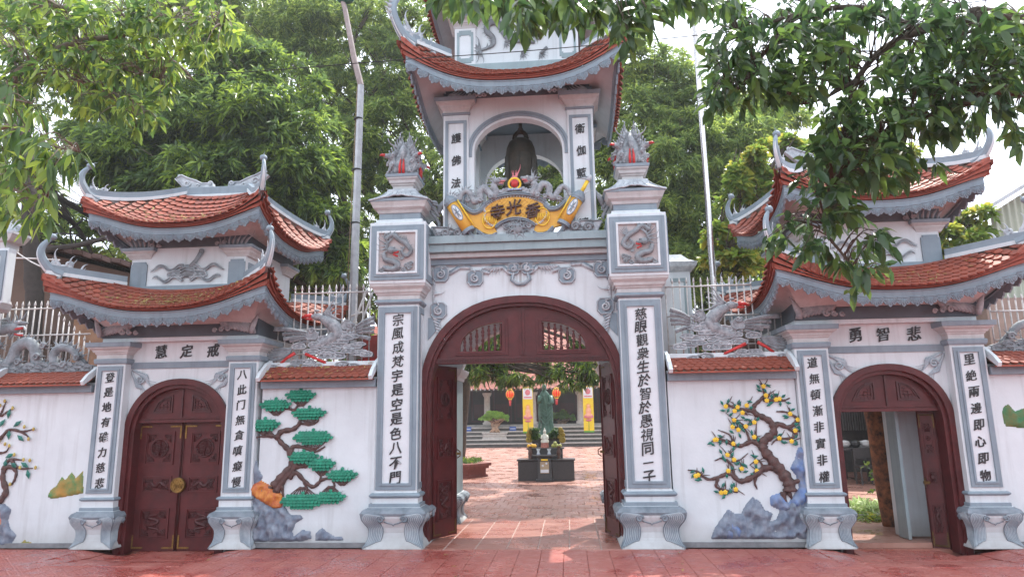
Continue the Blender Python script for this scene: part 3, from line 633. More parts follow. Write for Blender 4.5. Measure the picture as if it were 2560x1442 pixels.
# door leaves, folded back into the passage
def door_leaf(parent, A, B, z0, z1, hinge_up=True, handle=True, th=.045, panels=True, brass=True):
    """leaf from hinge A to free edge B (plan points); carved face towards the street side"""
    A = Vector((A[0], A[1], 0)); B = Vector((B[0], B[1], 0)); u = (B-A).normalized(); Wd = (B-A).length; n = Vector((u.y, -u.x, 0))
    if n.y > 0: n = -n
    def f(x, z, y): p = A+u*x-n*y*1.0; return (p.x, p.y, z)       # y<0 stands proud of the face
    mb = MB(); mb.prism([(0, z0), (Wd, z0), (Wd, z1), (0, z1)], 0, th, f); leaf = mb.build('door_leaf', WOOD, parent, .004)
    H = z1-z0; m = MB(); c = MB(); x0, x1 = Wd*.17, Wd*.83
    for k, (a, b) in enumerate(((.09, .325), (.445, .575), (.665, .93))):
        za, zb_ = z0+H*a, z0+H*b; za, zb_ = z0+z1-zb_ if False else za, zb_
        for (o, w, p) in ((0, .022, -.018), (.028, .012, -.010)):
            m.prism([[(x0+o, za+o), (x1-o, za+o), (x1-o, zb_-o), (x0+o, zb_-o)], [(x0+o+w, za+o+w), (x1-o-w, za+o+w), (x1-o-w, zb_-o-w), (x0+o+w, zb_-o-w)]], p, .002, f)
        cxp, czp = (x0+x1)/2, (za+zb_)/2; pw, ph = (x1-x0)/2-.05, (zb_-za)/2-.05
        fr_ = (u, Vector((0, 0, 1))); q0 = Vector(f(cxp, czp, -.006))
        def P(x, z): return q0+u*x+Vector((0, 0, z))
        for sx in (-1, 1):                                       # fret corners
            for sz in (-1, 1):
                for L_ in (0, .022): c.tube([P(sx*(pw-L_), sz*(ph*.45)), P(sx*(pw-L_), sz*(ph-L_)), P(sx*pw*.4, sz*(ph-L_))], .007, 4, ax=n)
                spiral(c, P(sx*(pw-.05), sz*(ph-.05)), .024, 1.3, sx, 0, .008, fr=fr_)
        if k == 2:                                               # round longevity emblem
            R_ = min(pw, ph)*.74; c.tube([P(R_*math.cos(2*pi*i/24), R_*math.sin(2*pi*i/24)) for i in range(25)], .012, 5, ax=n)
            for i in range(-4, 5):
                w_ = math.sqrt(max(0, R_*R_-(i*R_*.2)**2))*.82
                if i == 0: w_ *= .9
                c.tube([P(-w_, i*R_*.2), P(-.012, i*R_*.2)], .0085, 4, ax=n); c.tube([P(.012, i*R_*.2), P(w_, i*R_*.2)], .0085, 4, ax=n)
            c.tube([P(0, -R_), P(0, R_)], .006, 4, ax=n)
        else:
            rr = random.Random(k*7+int(Wd*1000)); pts = [P(math.sin(t*2.2)*pw*.55, -ph*.8+1.6*ph*t/6) if k == 0 else P(-pw*.8+1.6*pw*t/6, math.sin(t*1.9)*ph*.45) for t in range(7)]
            pp = smooth_path(pts, 5); c.tube(pp, taper(len(pp), .008, .016, .012), 6, .8, ax=n)
            for _ in range(26 if k == 0 else 12):
                a_ = rr.uniform(0, 6.28); s_ = pp[rr.randrange(len(pp))]; flame(c, Vector(s_), a_, rr.uniform(.05, .11), .012, rr.choice((-1, 1)), fr=fr_)
            for _ in range(8 if k == 0 else 3): spiral(c, P(rr.uniform(-pw, pw)*.75, rr.uniform(-ph, ph)*.8), .026, 1.3, rr.choice((-1, 1)), 0, .009, fr=fr_)
    if z0 > -9:
        for xx in (0.012, Wd-.012): m.tube([f(xx, z0, -.008), f(xx, z1, -.008)], .008, 4, ax=n)
    m.build('panel_moulding', WOOD, leaf); c.build('carved_panel', WOODC, leaf)
    if brass:
        for (x, sx) in ((.02, 1), (Wd-.02, -1)):
            for (z, sz) in ((z0+.03, 1), (z1-.04, -1)):
                b = MB()
                b.prism([(x, z), (x+sx*.17, z), (x+sx*.17, z+sz*.022), (x+sx*.022, z+sz*.022), (x+sx*.022, z+sz*.18), (x, z+sz*.18)], -.008, .0, f)
                for k in range(4): b.ball(f(x+sx*(.02+.04*k), z+sz*.011, -.009), .006, 6, 4); b.ball(f(x+sx*.012, z+sz*(.04+.03*k), -.009), .006, 6, 4)
                b.build('corner_bracket', BRASS if not handle else BRASSD, leaf)
    if handle:
        h = MB(); q = Vector(f(Wd-.02, z0+H*.47, -.03)); h.tube([q+Vector((0, 0, .06)), q-n*-.05+Vector((0, 0, .03)), q-n*-.05-Vector((0, 0, .03)), q-Vector((0, 0, .06))], .009, 6); h.box(q.x-.02, q.x+.05, q.y-.02, q.y+.02, q.z-.015, q.z+.02)
        h.build('bolt', BRASSD, leaf)
    return leaf
BRASSD = mat('dull_brass', (.17, .10, .035), (.09, .055, .02), rough=.5, metal=.5, scale=30)
fl = G(1137, 1343); frr = G(1517, 1340)
door_leaf(gate, (-1.30, .62), (fl.x, fl.y+.15), .03, 2.42); door_leaf(gate, (1.28, .62), (frr.x, frr.y+.15), .03, 2.42)
# beam over the arch
bm_ = MB(); bm_.box(-1.36, 1.36, .22, 1.0, 4.115, 4.23); bm_.build('upper_beam', GREYL := mat('light_grey_paint', (.28, .36, .385), (.23, .30, .325), rough=.6, scale=3, bump=.15, streak=.4), gate, .006)
bm_ = MB(); bm_.box(-1.36, 1.36, .26, .95, 4.0, 4.112); bm_.build('beam', GREYL, gate, .006)
bm_ = MB(); bm_.box(-1.36, 1.36, .33, .8, 3.93, 3.998); bm_.build('beam_moulding', CREAM, gate, .01)
bm_ = MB(); bm_.box(-1.36, 1.36, WY-.05, WY, 3.845, 3.928); bm_.build('lower_band', GREY, gate, .005)
# plaster scrollwork under the beam
sw = MB(); swl = MB(); y = WY-.022
def cw(px, py): p = W(px, py, WY); return (p.x, p.z)
def knot(x, z, r, d=1):
    o = [(x-r, z-r*.5), (x-r*.6, z-r), (x+r*.6, z-r), (x+r, z-r*.5), (x+r, z+r*.6), (x+r*.6, z+r), (x-r*.6, z+r), (x-r, z+r*.6)]
    sw.prism(o, WY-.03, WY); swl.tube([(p[0]*1, WY-.034, p[1]) for p in inset(o, .92)+[inset(o, .92)[0]]], .008, 5)
    spiral(swl, (x, WY-.045, z-r*.05), r*.55, 1.6, d, pi/2, .016); flame(swl, (x, WY-.04, z+r*.6), 1.2, r*.8, .02, d)
for sx in (-1, 1):
    sw = MB(); swl = MB(); q = [(sx*1.15, 3.70), (sx*.68, 3.655)]
    knot(sx*1.16, 3.715, .12, sx); knot(sx*.66, 3.64, .12, -sx)
    knot(sx*.10, 3.76, .085, sx)
    for a, b in (((1.04, 3.70), (.88, 3.80)), ((.88, 3.80), (.72, 3.79)), ((.42, 3.78), (.25, 3.78)), ((.56, 3.74), (.45, 3.70)), ((.25, 3.78), (.16, 3.68))):
        swl.tube([(sx*a[0], y, a[1]), (sx*b[0], y, b[1])], .022, 6, .6); sw.tube([(sx*a[0], y+.01, a[1]+.03), (sx*b[0], y+.01, b[1]+.03)], .022, 6, .6)
    for k in range(7): flame(swl, (sx*(.30+.03*k), y, 3.80), -pi/2+sx*(-.5+.17*k), .17-.012*abs(k-3), .02, sx*.7)
    sw.tube([(sx*.10, WY-.02, 3.70), (sx*.13, WY-.02, 3.60), (sx*.06, WY-.02, 3.54), (0, WY-.02, 3.53)], .03, 6, .7); swl.tube([(sx*.10, WY-.035, 3.70), (sx*.12, WY-.035, 3.60), (sx*.06, WY-.035, 3.55), (0, WY-.035, 3.54)], .012, 6, .7)
    swl.tube([(sx*.2, y-.012, 3.745), (0, y-.012, 3.74)], .012, 5)
    sw_ = sw.build('scrollwork', GREY, gate); swl.build('scroll_curls', SCULL, sw_); sw = MB(); swl = MB(); knot(sx*1.19, 3.18, .12, -sx)
    sw.prism([(sx*1.34, 3.08), (sx*1.14, 3.06), (sx*1.20, 2.95), (sx*1.25, 2.86), (sx*1.34, 2.76)], WY-.02, WY)
    for k in range(6): flame(swl, (sx*(1.27-.012*k), y-.005, 3.08-.045*k), -pi/2-sx*.45+sx*.02*k, .15+.004*k, .02, -sx*.7)
    for k in range(6): flame(swl, (sx*(1.27), y, 3.60-.04*k), -pi/2-sx*(.9-.05*k), .16, .018, sx*.8)
    flame(swl, (sx*1.28, y, 3.40), pi/2+sx*.5, .22, .022, sx)
    swl.tube([(sx*.8, WY-.028, 3.835), (sx*1.3, WY-.028, 3.835)], .008, 4); swl.tube([(sx*0, WY-.028, 3.835), (sx*.8, WY-.028, 3.835)], .008, 4)
    sw_ = sw.build('feathered_bracket', GREY, gate); swl.build('scroll_curls', SCULL, sw_)
st_ = MB()
# the two tall pillars
TXT = {-1: '宗風成梵宇是空是色八不門', 1: '慈眼觀衆生於智於愚視同一子'}
def dragon_panel(parent, cx, cz, w, h, y, d):
    """coiled dragon in relief inside a framed square"""
    s = MB(); r = MB()
    def p(u, v, o=0): return (cx+d*u*w, y-.03-o, cz+v*h)
    body = smooth_path([p(-.30, .30), p(-.12, .42), p(.05, .30), p(.22, .20), p(.36, .02), p(.24, -.10), p(.12, 0), p(.2, .12)], 5)
    s.tube(body, taper(len(body), .03, .012, .012), 8, .7)
    for i in range(2, len(body)-3, 2): t = body[i+1]-body[i-1]; flame(s, Vector(body[i])+Vector((0, -.01, .02)), math.atan2(t[2], t[0])+1.9, .06, .010, -.6)
    b2 = smooth_path([p(-.34, -.02), p(-.28, -.18), p(-.10, -.22), p(.02, -.30), p(-.04, -.40), p(-.24, -.40), p(-.34, -.34)], 5)
    s.tube(b2, taper(len(b2), .028, .022, .02), 8, .8)
    for i in range(2, len(b2)-3, 2): flame(s, Vector(b2[i])+Vector((0, -.01, 0)), random.uniform(2, 4), .06, .011, .8)
    s.ball(p(-.14, .04, .02), (.055, .035, .05), 10, 7); s.ball(p(-.02, .02, .03), (.045, .03, .028), 8, 6); s.ball(p(-.05, .09, .03), (.018, .02, .018), 6, 5)
    r.tube([p(-.06, -.03, .03), p(.06, -.01, .035)], .016, 6); r.tube([p(-.08, -.07, .03), p(.04, -.12, .03)], .012, 6)
    for k in range(9): flame(s, p(-.22, .03+.02*k, .01), (pi-.2-.18*k) if d > 0 else .2+.18*k, .15+.01*k, .016, .8*(-1)**k)
    for k in range(6): flame(s, p(.26, .18+.01*k, .01), 1.1+.2*k if d > 0 else 2.0-.2*k, .14, .014, .7)
    for k in range(4): flame(s, p(.14, -.20, .01), .6+.5*k, .09, .011, .6)
    for k in range(6): spiral(s, p(-.38+.14*k, -.42+.03*(k % 2), .0), .032, 1.4, 1 if k % 2 else -1, 0, .013)
    for k in range(3): spiral(s, p(.24+.06*k, -.33+.02*k, .0), .03, 1.4, 1, 0, .012)
    spiral(s, p(-.28, .40, .0), .035, 1.4, 1, 0, .013); spiral(s, p(-.06, .44, .0), .03, 1.4, -1, 0, .012)
    s.build('dragon_relief', SCULPT, parent); r.build('dragon_mouth', RED, parent)
PCY = .42
for sx, pc in ((-1, -1.70), (1, 1.64)):
    core = MB(); core.box(pc-.285, pc+.285, PCY-.285, PCY+.285, .52, 3.32)
    pil = core.build('pillar', WHITE, gate, .006)
    plinth(pil, pc, PCY, .405, .52)
    g_ = MB(); g_.loft([(.52, .345), (.565, .345)], pc, PCY); ring(g_, pc, PCY, .665, .315, .032); g_.build('base_moulding', GREY, pil, .004)
    c_ = MB(); c_.loft([(.565, .31), (.64, .31), (.64, .30), (.72, .292)], pc, PCY); c_.build('base_course', WHITE, pil)
    panel_face(pil, pc, PCY-.285, pc-.272, pc+.272, .735, 3.20, .088)
    # inner side of the pillar carries a narrower border
    ib = MB(); xs = pc-sx*.285
    fnx = lambda x, z, y: (xs-sx*y*-1 if False else xs+sx*y, PCY-.285+x, z)
    ib.prism([[(.02, .74), (.55, .74), (.55, 3.2), (.02, 3.2)], [(.10, .82), (.47, .82), (.47, 3.12), (.10, 3.12)]], -.014, .003, fnx); ib.build('panel_border', GREY, pil)
    txt = TXT[sx]; zt, zb_ = (3.00, .90) if sx < 0 else (2.99, .885)
    n = len(txt); zt = K(zt, .13, 'z'); zb_ = K(zb_, .13, 'z')
    for i, ch in enumerate(txt): glyph(ch, pc+random.uniform(-.006, .006), zt+(zb_-zt)*i/(n-1), .165 if ch != '一' else .13, PCY-.294, pil, bold=.016)
    g_ = MB(); ring(g_, pc, PCY, 3.27, .30, .034); g_.build('neck_moulding', GREY, pil, .003)
    c_ = MB(); c_.loft([(3.305, .30), (3.36, .30), (3.37, .315), (3.40, .325), (3.40, .34), (3.44, .35), (3.48, .385), (3.50, .39), (3.515, .39)], pc, PCY); c_.build('cove', CREAM, pil, .003)
    b_ = MB(); b_.loft([(3.515, .40), (4.40, .40)], pc, PCY); b_.build('relief_box', WHITE, pil, .008)
    panel_face(pil, pc, PCY-.40, pc-.375, pc+.375, 3.56, 4.35, .085)
    fb = MB(); frame_strip(fb, pc-.29, pc+.29, 3.645, 4.265, .03, PCY-.44, PCY-.40); fb.build('relief_frame', WHITE, pil, .003)
    bkk = MB(); bkk.box(pc-.262, pc+.262, PCY-.408, PCY-.401, 3.672, 4.238); bkk.build('relief_ground', mat('greyed_plaster', (.50, .44, .44), (.42, .38, .38), rough=.8), pil)
    dragon_panel(pil, pc, 3.955, .56, .60, PCY-.405, 1 if sx < 0 else -1)
    for s2 in (-1, 1):
        sb = MB(); xq = pc+s2*.40; sb.prism([[(.03, 3.56), (.77, 3.56), (.77, 4.35), (.03, 4.35)], [(.13, 3.66), (.67, 3.66), (.67, 4.25), (.13, 4.25)]], -.016, .002, lambda x, z, y: (xq-s2*y, PCY-.40+x, z)); sb.build('panel_border', GREY, pil)
    t_ = MB(); t_.loft([(4.40, .355), (4.42, .35), (4.42, .335), (4.46, .335)], pc, PCY); t_.build('step', WHITE, pil, .004)
    g_ = MB(); g_.loft([(4.46, .30), (4.56, .30)], pc, PCY); g_.build('frieze', GREY, pil)
    c_ = MB(); c_.loft([(4.56, .315), (4.60, .33), (4.63, .375), (4.66, .385), (4.69, .40), (4.71, .41)], pc, PCY); c_.build('cornice', CREAM, pil, .003)
    g_ = MB(); g_.loft([(4.71, .415), (4.755, .42)], pc, PCY); g_.build('cornice_cap', GREY, pil, .004)
    # draped lotus-leaf cap
    lc = MB(); N = 32
    def lotus(a, b):
        ang = 2*pi*a; c, s_ = math.cos(ang), math.sin(ang); k = 1/max(abs(c), abs(s_)); dg = min(abs(c), abs(s_))/max(abs(c), abs(s_))
        r = .205+.21*b**1.35*(1+.04*dg); z = 4.96-.20*b**.8-.03*dg*b+.055*b**2*(1-dg)*(.6+.4*abs(math.sin(ang*10))); return (pc+c*k*r, PCY+s_*k*r, z)
    lc.grid(lotus, 72, 8)
    for a in range(0, 72): 
        pp = [Vector(lotus(a/72, b/6))+Vector((0, 0, .004)) for b in range(1, 7)]
        if a % 3 == 0: lc.tube(pp, .007, 4)
    rim = [lotus(a/72, 1) for a in range(73)]; lc.tube(rim, .013, 5)
    lc.build('lotus_cap', SCULL, pil)
    cc = MB(); cc.loft([(4.74, .27), (4.90, .20)], pc, PCY); cc.build('cap_core', CREAM, pil)
    c_ = MB(); c_.loft([(4.95, .15), (5.02, .15), (5.03, .165), (5.05, .17), (5.06, .19), (5.10, .20), (5.12, .225), (5.14, .23)], pc, PCY); c_.build('top_block', CREAM, pil, .003)
    g_ = MB(); g_.loft([(5.14, .238), (5.185, .245)], pc, PCY); g_.build('top_cap', GREY, pil, .004)

# rear face of the gate: arch, pillars with plinths
rw = MB(); ra = superarch(0, 2.0, 1.25, 1.2, 0); rw.prism([(-1.6, 0), (-1.6, 4.0), (1.6, 4.0), (1.6, 0)]+ra[::-1], 2.45, 2.7); rw.build('rear_wall', WHITE, gate)
for s2 in (-1, 1):
    q = MB(); q.box(s2*1.55-.33, s2*1.55+.33, 2.25, 2.9, .42, 2.35); rp = q.build('rear_pillar', GREYL, gate, .006); plinth(rp, s2*1.55, 2.6, .40, .46)
    q = MB(); q.loft([(2.30, .35), (2.36, .36), (2.36, .38), (2.44, .42), (2.48, .43)], s2*1.55, 2.58); q.build('capital', WHITE, rp, .004)
    q = MB(); q.box(s2*1.9-.25, s2*1.9+.25, .7, 2.5, .0, 3.9); q.build('side_wall', WHITE, gate)
q = MB(); q.box(-1.36, 1.36, .95, 2.7, 3.95, 4.05); q.build('passage_roof', WHITE, gate)

# ================================================================== BELL TOWER
tower = thing('bell_tower', (0, 1.15, 4.05), 'white bell tower with upswept terracotta roof above the central gate', 'tower')
TY0, TY1 = .35, 1.95; TC = (TY0+TY1)/2
for ty, nm in ((TY0, 0), (TY1-.2, 1)):
    w_ = MB(); aa = superarch(0, 5.55, .655, .50, 4.05, 20, 2.0); w_.prism([(-1.0, 4.05), (-1.0, 6.50), (1.0, 6.50), (1.0, 4.05)]+aa[::-1], ty+.03, ty+.2); w_.build('arch_wall', WHITE, tower)
    if nm == 0:
        for dd, th, pr in ((.105, .035, .026), (.068, .035, .016)):
            t_ = MB(); o = superarch(0, 5.55, .655+dd, .50+dd, 5.50, 24, 2.0)
            i = superarch(0, 5.55, .655+dd-th, .50+dd-th, 5.50, 24, 2.0); t_.prism(o+i[::-1], ty+.03-pr, ty+.03); t_.box(-.73, -.655-dd+th, ty+.034-pr, ty+.03, 5.465, 5.499) if dd < .11 else None; t_.box(.655+dd-th, .73, ty+.034-pr, ty+.03, 5.465, 5.499) if dd < .11 else None; t_.build('arch_trim', GREY, tower)
for s2 in (-1, 1):
    w_ = MB(); f2 = lambda x, z, y: (s2*.93+y, x, z); aa = superarch(TC, 5.5, .45, .45, 4.05, 16, 2.0); w_.prism([(TY0+.2, 4.05), (TY0+.2, 6.5), (TY1-.2, 6.5), (TY1-.2, 4.05)]+aa[::-1], -.08, .08, f2); w_.build('side_wall', WHITE, tower)
q = MB(); q.box(-.9, .9, TY0+.1, TY1-.1, 6.42, 6.5); q.build('ceiling', WHITE, tower)
TT = {-1: '護佛法門', 1: '衛伽藍清'}
for s2 in (-1, 1):
    for ty, nm in ((TY0, 0), (TY1, 1)):
        cx_ = s2*.925; h = .19; cyy = ty+h if nm == 0 else ty-h
        b = MB(); b.box(cx_-h, cx_+h, cyy-h, cyy+h, 4.05, 6.13); cpp = b.build('column', WHITE, tower, .006)
        if nm == 0:
            mb = MB(); frame_strip(mb, cx_-h+.03, cx_+h-.03, 4.25, 6.04, .045, ty-.014, ty+.002); mb.build('panel_border', GREY, cpp, .003)
            for i, ch in enumerate(TT[s2]):
                z = (5.76, 5.41, 5.06, 4.72)[i] if s2 < 0 else (5.82, 5.48, 5.13, 4.38)[i]; glyph(ch, cx_+random.uniform(-.005, .005), z, .15, ty-.008, cpp, bold=.015)
        g_ = MB(); ring(g_, cx_, cyy, 6.15, h+.005, .02); g_.build('neck_moulding', GREY, cpp)
        cornice(cpp, cx_, cyy, 6.17, h+.005)
        # cloud brackets beside the capitals
        if nm == 0:
            m = MB(); sgn = -s2
            for k in range(8): flame(m, (cx_-s2*-.12+sgn*.035*k, ty-.02, 6.39), pi/2-sgn*(.12*k), .26-.022*k, .024, -sgn*.9)
            for k in range(4): spiral(m, (cx_+sgn*(.22+.07*k), ty-.03, 6.43), .035, 1.2, -sgn, 0, .014)
            m.build('cloud_bracket', SCULL, cpp)
q = MB(); q.box(-1.12, 1.12, TY0+.02, TY1-.02, 6.40, 6.70); q.build('beam', DARKG, tower)
zm = W(1290, 178, -.42).z; zc_ = W(1000, 118, -.5).z
R1 = Roof(0, TC-.05, 1.50, 1.50, zm-.04, zc_+.13, 1.0, .85, zm+.38, zm+.62, p=2.9, g=1.1, out=.05)
build_roof(R1, tower, 5, keep=150, hook=.55, ridge=False, wall=(1.08, .8, zm+.12), edge=(.06, .22), soff=mat('pink_white_soffit', (.50, .525, .545), (.44, .46, .48), rough=.8))
uz = zm+.30
q = MB(); q.box(-.93, .93, TY0+.0, TY1, uz, uz+1.25); ub = q.build('upper_storey', WHITE, tower, .005)
q = MB(); q.box(-.99, .99, TY0-.06, TY1+.06, uz+.05, uz+.24); q.build('plinth_band', GREYL, ub)
for s2 in (-1, 1):
    x0 = s2*.78
    q = MB(); q.box(x0-.16, x0+.16, TY0-.025, TY0, uz+.24, uz+.86); q.build('pilaster', PANELW, ub)
    q = MB(); a_, b_, z0_, z1_ = x0-.125, x0+.125, uz+.28, uz+.82; n_ = .03
    o = [(a_+n_, z0_), (b_-n_, z0_), (b_-n_, z0_+n_), (b_, z0_+n_), (b_, z1_-n_), (b_-n_, z1_-n_), (b_-n_, z1_), (a_+n_, z1_), (a_+n_, z1_-n_), (a_, z1_-n_), (a_, z0_+n_), (a_+n_, z0_+n_)]
    q.prism([o, inset(o, .72)], TY0-.035, TY0-.02); q.build('panel_border', GREYL, ub)
    cornice(ub, x0, TY0+.14, uz+.86, .17)
q = MB(); q.box(-1.0, 1.0, TY0+.02, TY1-.02, uz+1.1, uz+1.4); q.build('upper_beam', DARKG, ub)
# dragon relief on the upper storey
dg = MB(); yy = TY0-.02
def q3(u, v, o=0): p = W(900+u/3.657, v/3.657, TY0); return Vector((p.x, yy-o, p.z))
body = smooth_path([q3(1100, 470), q3(1215, 420), q3(1215, 350), q3(1160, 290), q3(1180, 225), q3(1250, 215), q3(1310, 290), q3(1350, 350), q3(1400, 370), q3(1480, 380), q3(1600, 390)], 6)
dg.tube(body, taper(len(body), .018, .03, .03), 8, .7)
for i in range(3, len(body)-2, 2): t = body[i+1]-body[i-1]; flame(dg, Vector(body[i]), math.atan2(t[2], t[0])+1.7, .09, .014, -.6)
for k in range(9): flame(dg, q3(1110, 460), pi-.9+.25*k, .26, .018, .8*(-1)**k)
for k in range(8): flame(dg, q3(1620, 370), .1+.2*k, .28, .022, .8)
for a_ in ((1330, 400), (1480, 500), (1650, 500)):
    for k in range(5): flame(dg, q3(*a_), -.3-.5*k, .12, .014, .6)
    dg.tube([q3(*a_), q3(a_[0]+60, a_[1]-60)], .025, 6)
dg.ball(q3(1530, 370, .03), (.07, .05, .055), 8, 6)
dg.build('dragon_relief', SCULPT, ub); rd = MB(); rd.ball(q3(1480, 360, .05), (.045, .03, .03), 8, 6); rd.ball(q3(1500, 405, .04), (.04, .03, .02), 8, 6); rd.build('dragon_mouth', PINK, ub)
R2 = Roof(0, TC, 1.38, 1.38, uz+1.30, uz+1.78, .5, .12, uz+2.1, uz+2.1, p=2.4, out=.05)
build_roof(R2, tower, 8, keep=0, hook=.5, wall=(.9, .7, uz+1.4), edge=(.06, .2), name='upper_roof', sc_sides=(0,), soff=MATS['pink_white_soffit'])
# the bell, hung in the tower
bell = thing('bronze_bell', (-.01, TC, 5.0), 'large dark bronze bell hanging inside the white tower arch', 'bell')
b = MB(); b.lathe([(0, .300), (.02, .305), (.05, .285), (.10, .275), (.14, .282), (.17, .272), (.42, .262), (.46, .272), (.48, .258), (.95, .248), (1.04, .252), (1.06, .245), (1.20, .225), (1.30, .185), (1.35, .12), (1.37, .0)], (-.01, TC, 4.68), 32); b.build('bell_body', BRONZE, bell)
b = MB()
for zz in (4.84, 5.14, 5.18, 5.72): b.lathe([(0, .28-.04*(zz-4.9)), (.008, .29-.04*(zz-4.9)), (.016, .28-.04*(zz-4.9))], (-.01, TC, zz), 32)
for k in range(8):
    a_ = k*pi/4+pi/2; b.tube([(-.01+.275*math.cos(a_), TC+.275*math.sin(a_), 5.0), (-.01+.25*math.cos(a_), TC+.25*math.sin(a_), 5.74)], .006, 4)
for k in range(4):
    a_ = k*pi/2-pi/2; b.ball((-.01+.275*math.cos(a_), TC+.275*math.sin(a_), 5.24), .035, 8, 6)
b.build('band', BRONZE, bell)
b = MB(); b.tube(smooth_path([(-.10, TC, 6.03), (-.10, TC, 6.10), (-.05, TC, 6.16), (.03, TC, 6.16), (.08, TC, 6.10), (.08, TC, 6.03)], 4), .035, 8)
b.ball((-.1, TC, 6.06), .045, 8, 6); b.ball((.08, TC, 6.06), .045, 8, 6); b.tube([(-.01, TC, 6.16), (-.01, TC, 6.42)], .03, 6); b.tube([(-.01+.04*math.cos(t*.8), TC, 6.2+.04*math.sin(t*.8)) for t in range(9)], .012, 5); b.build('crown_loop', BRONZE, bell)
SCULM = mat('mid_sculpture', (.36, .385, .41), (.17, .185, .205), rough=.7, scale=14, bump=.6, bscale=34)
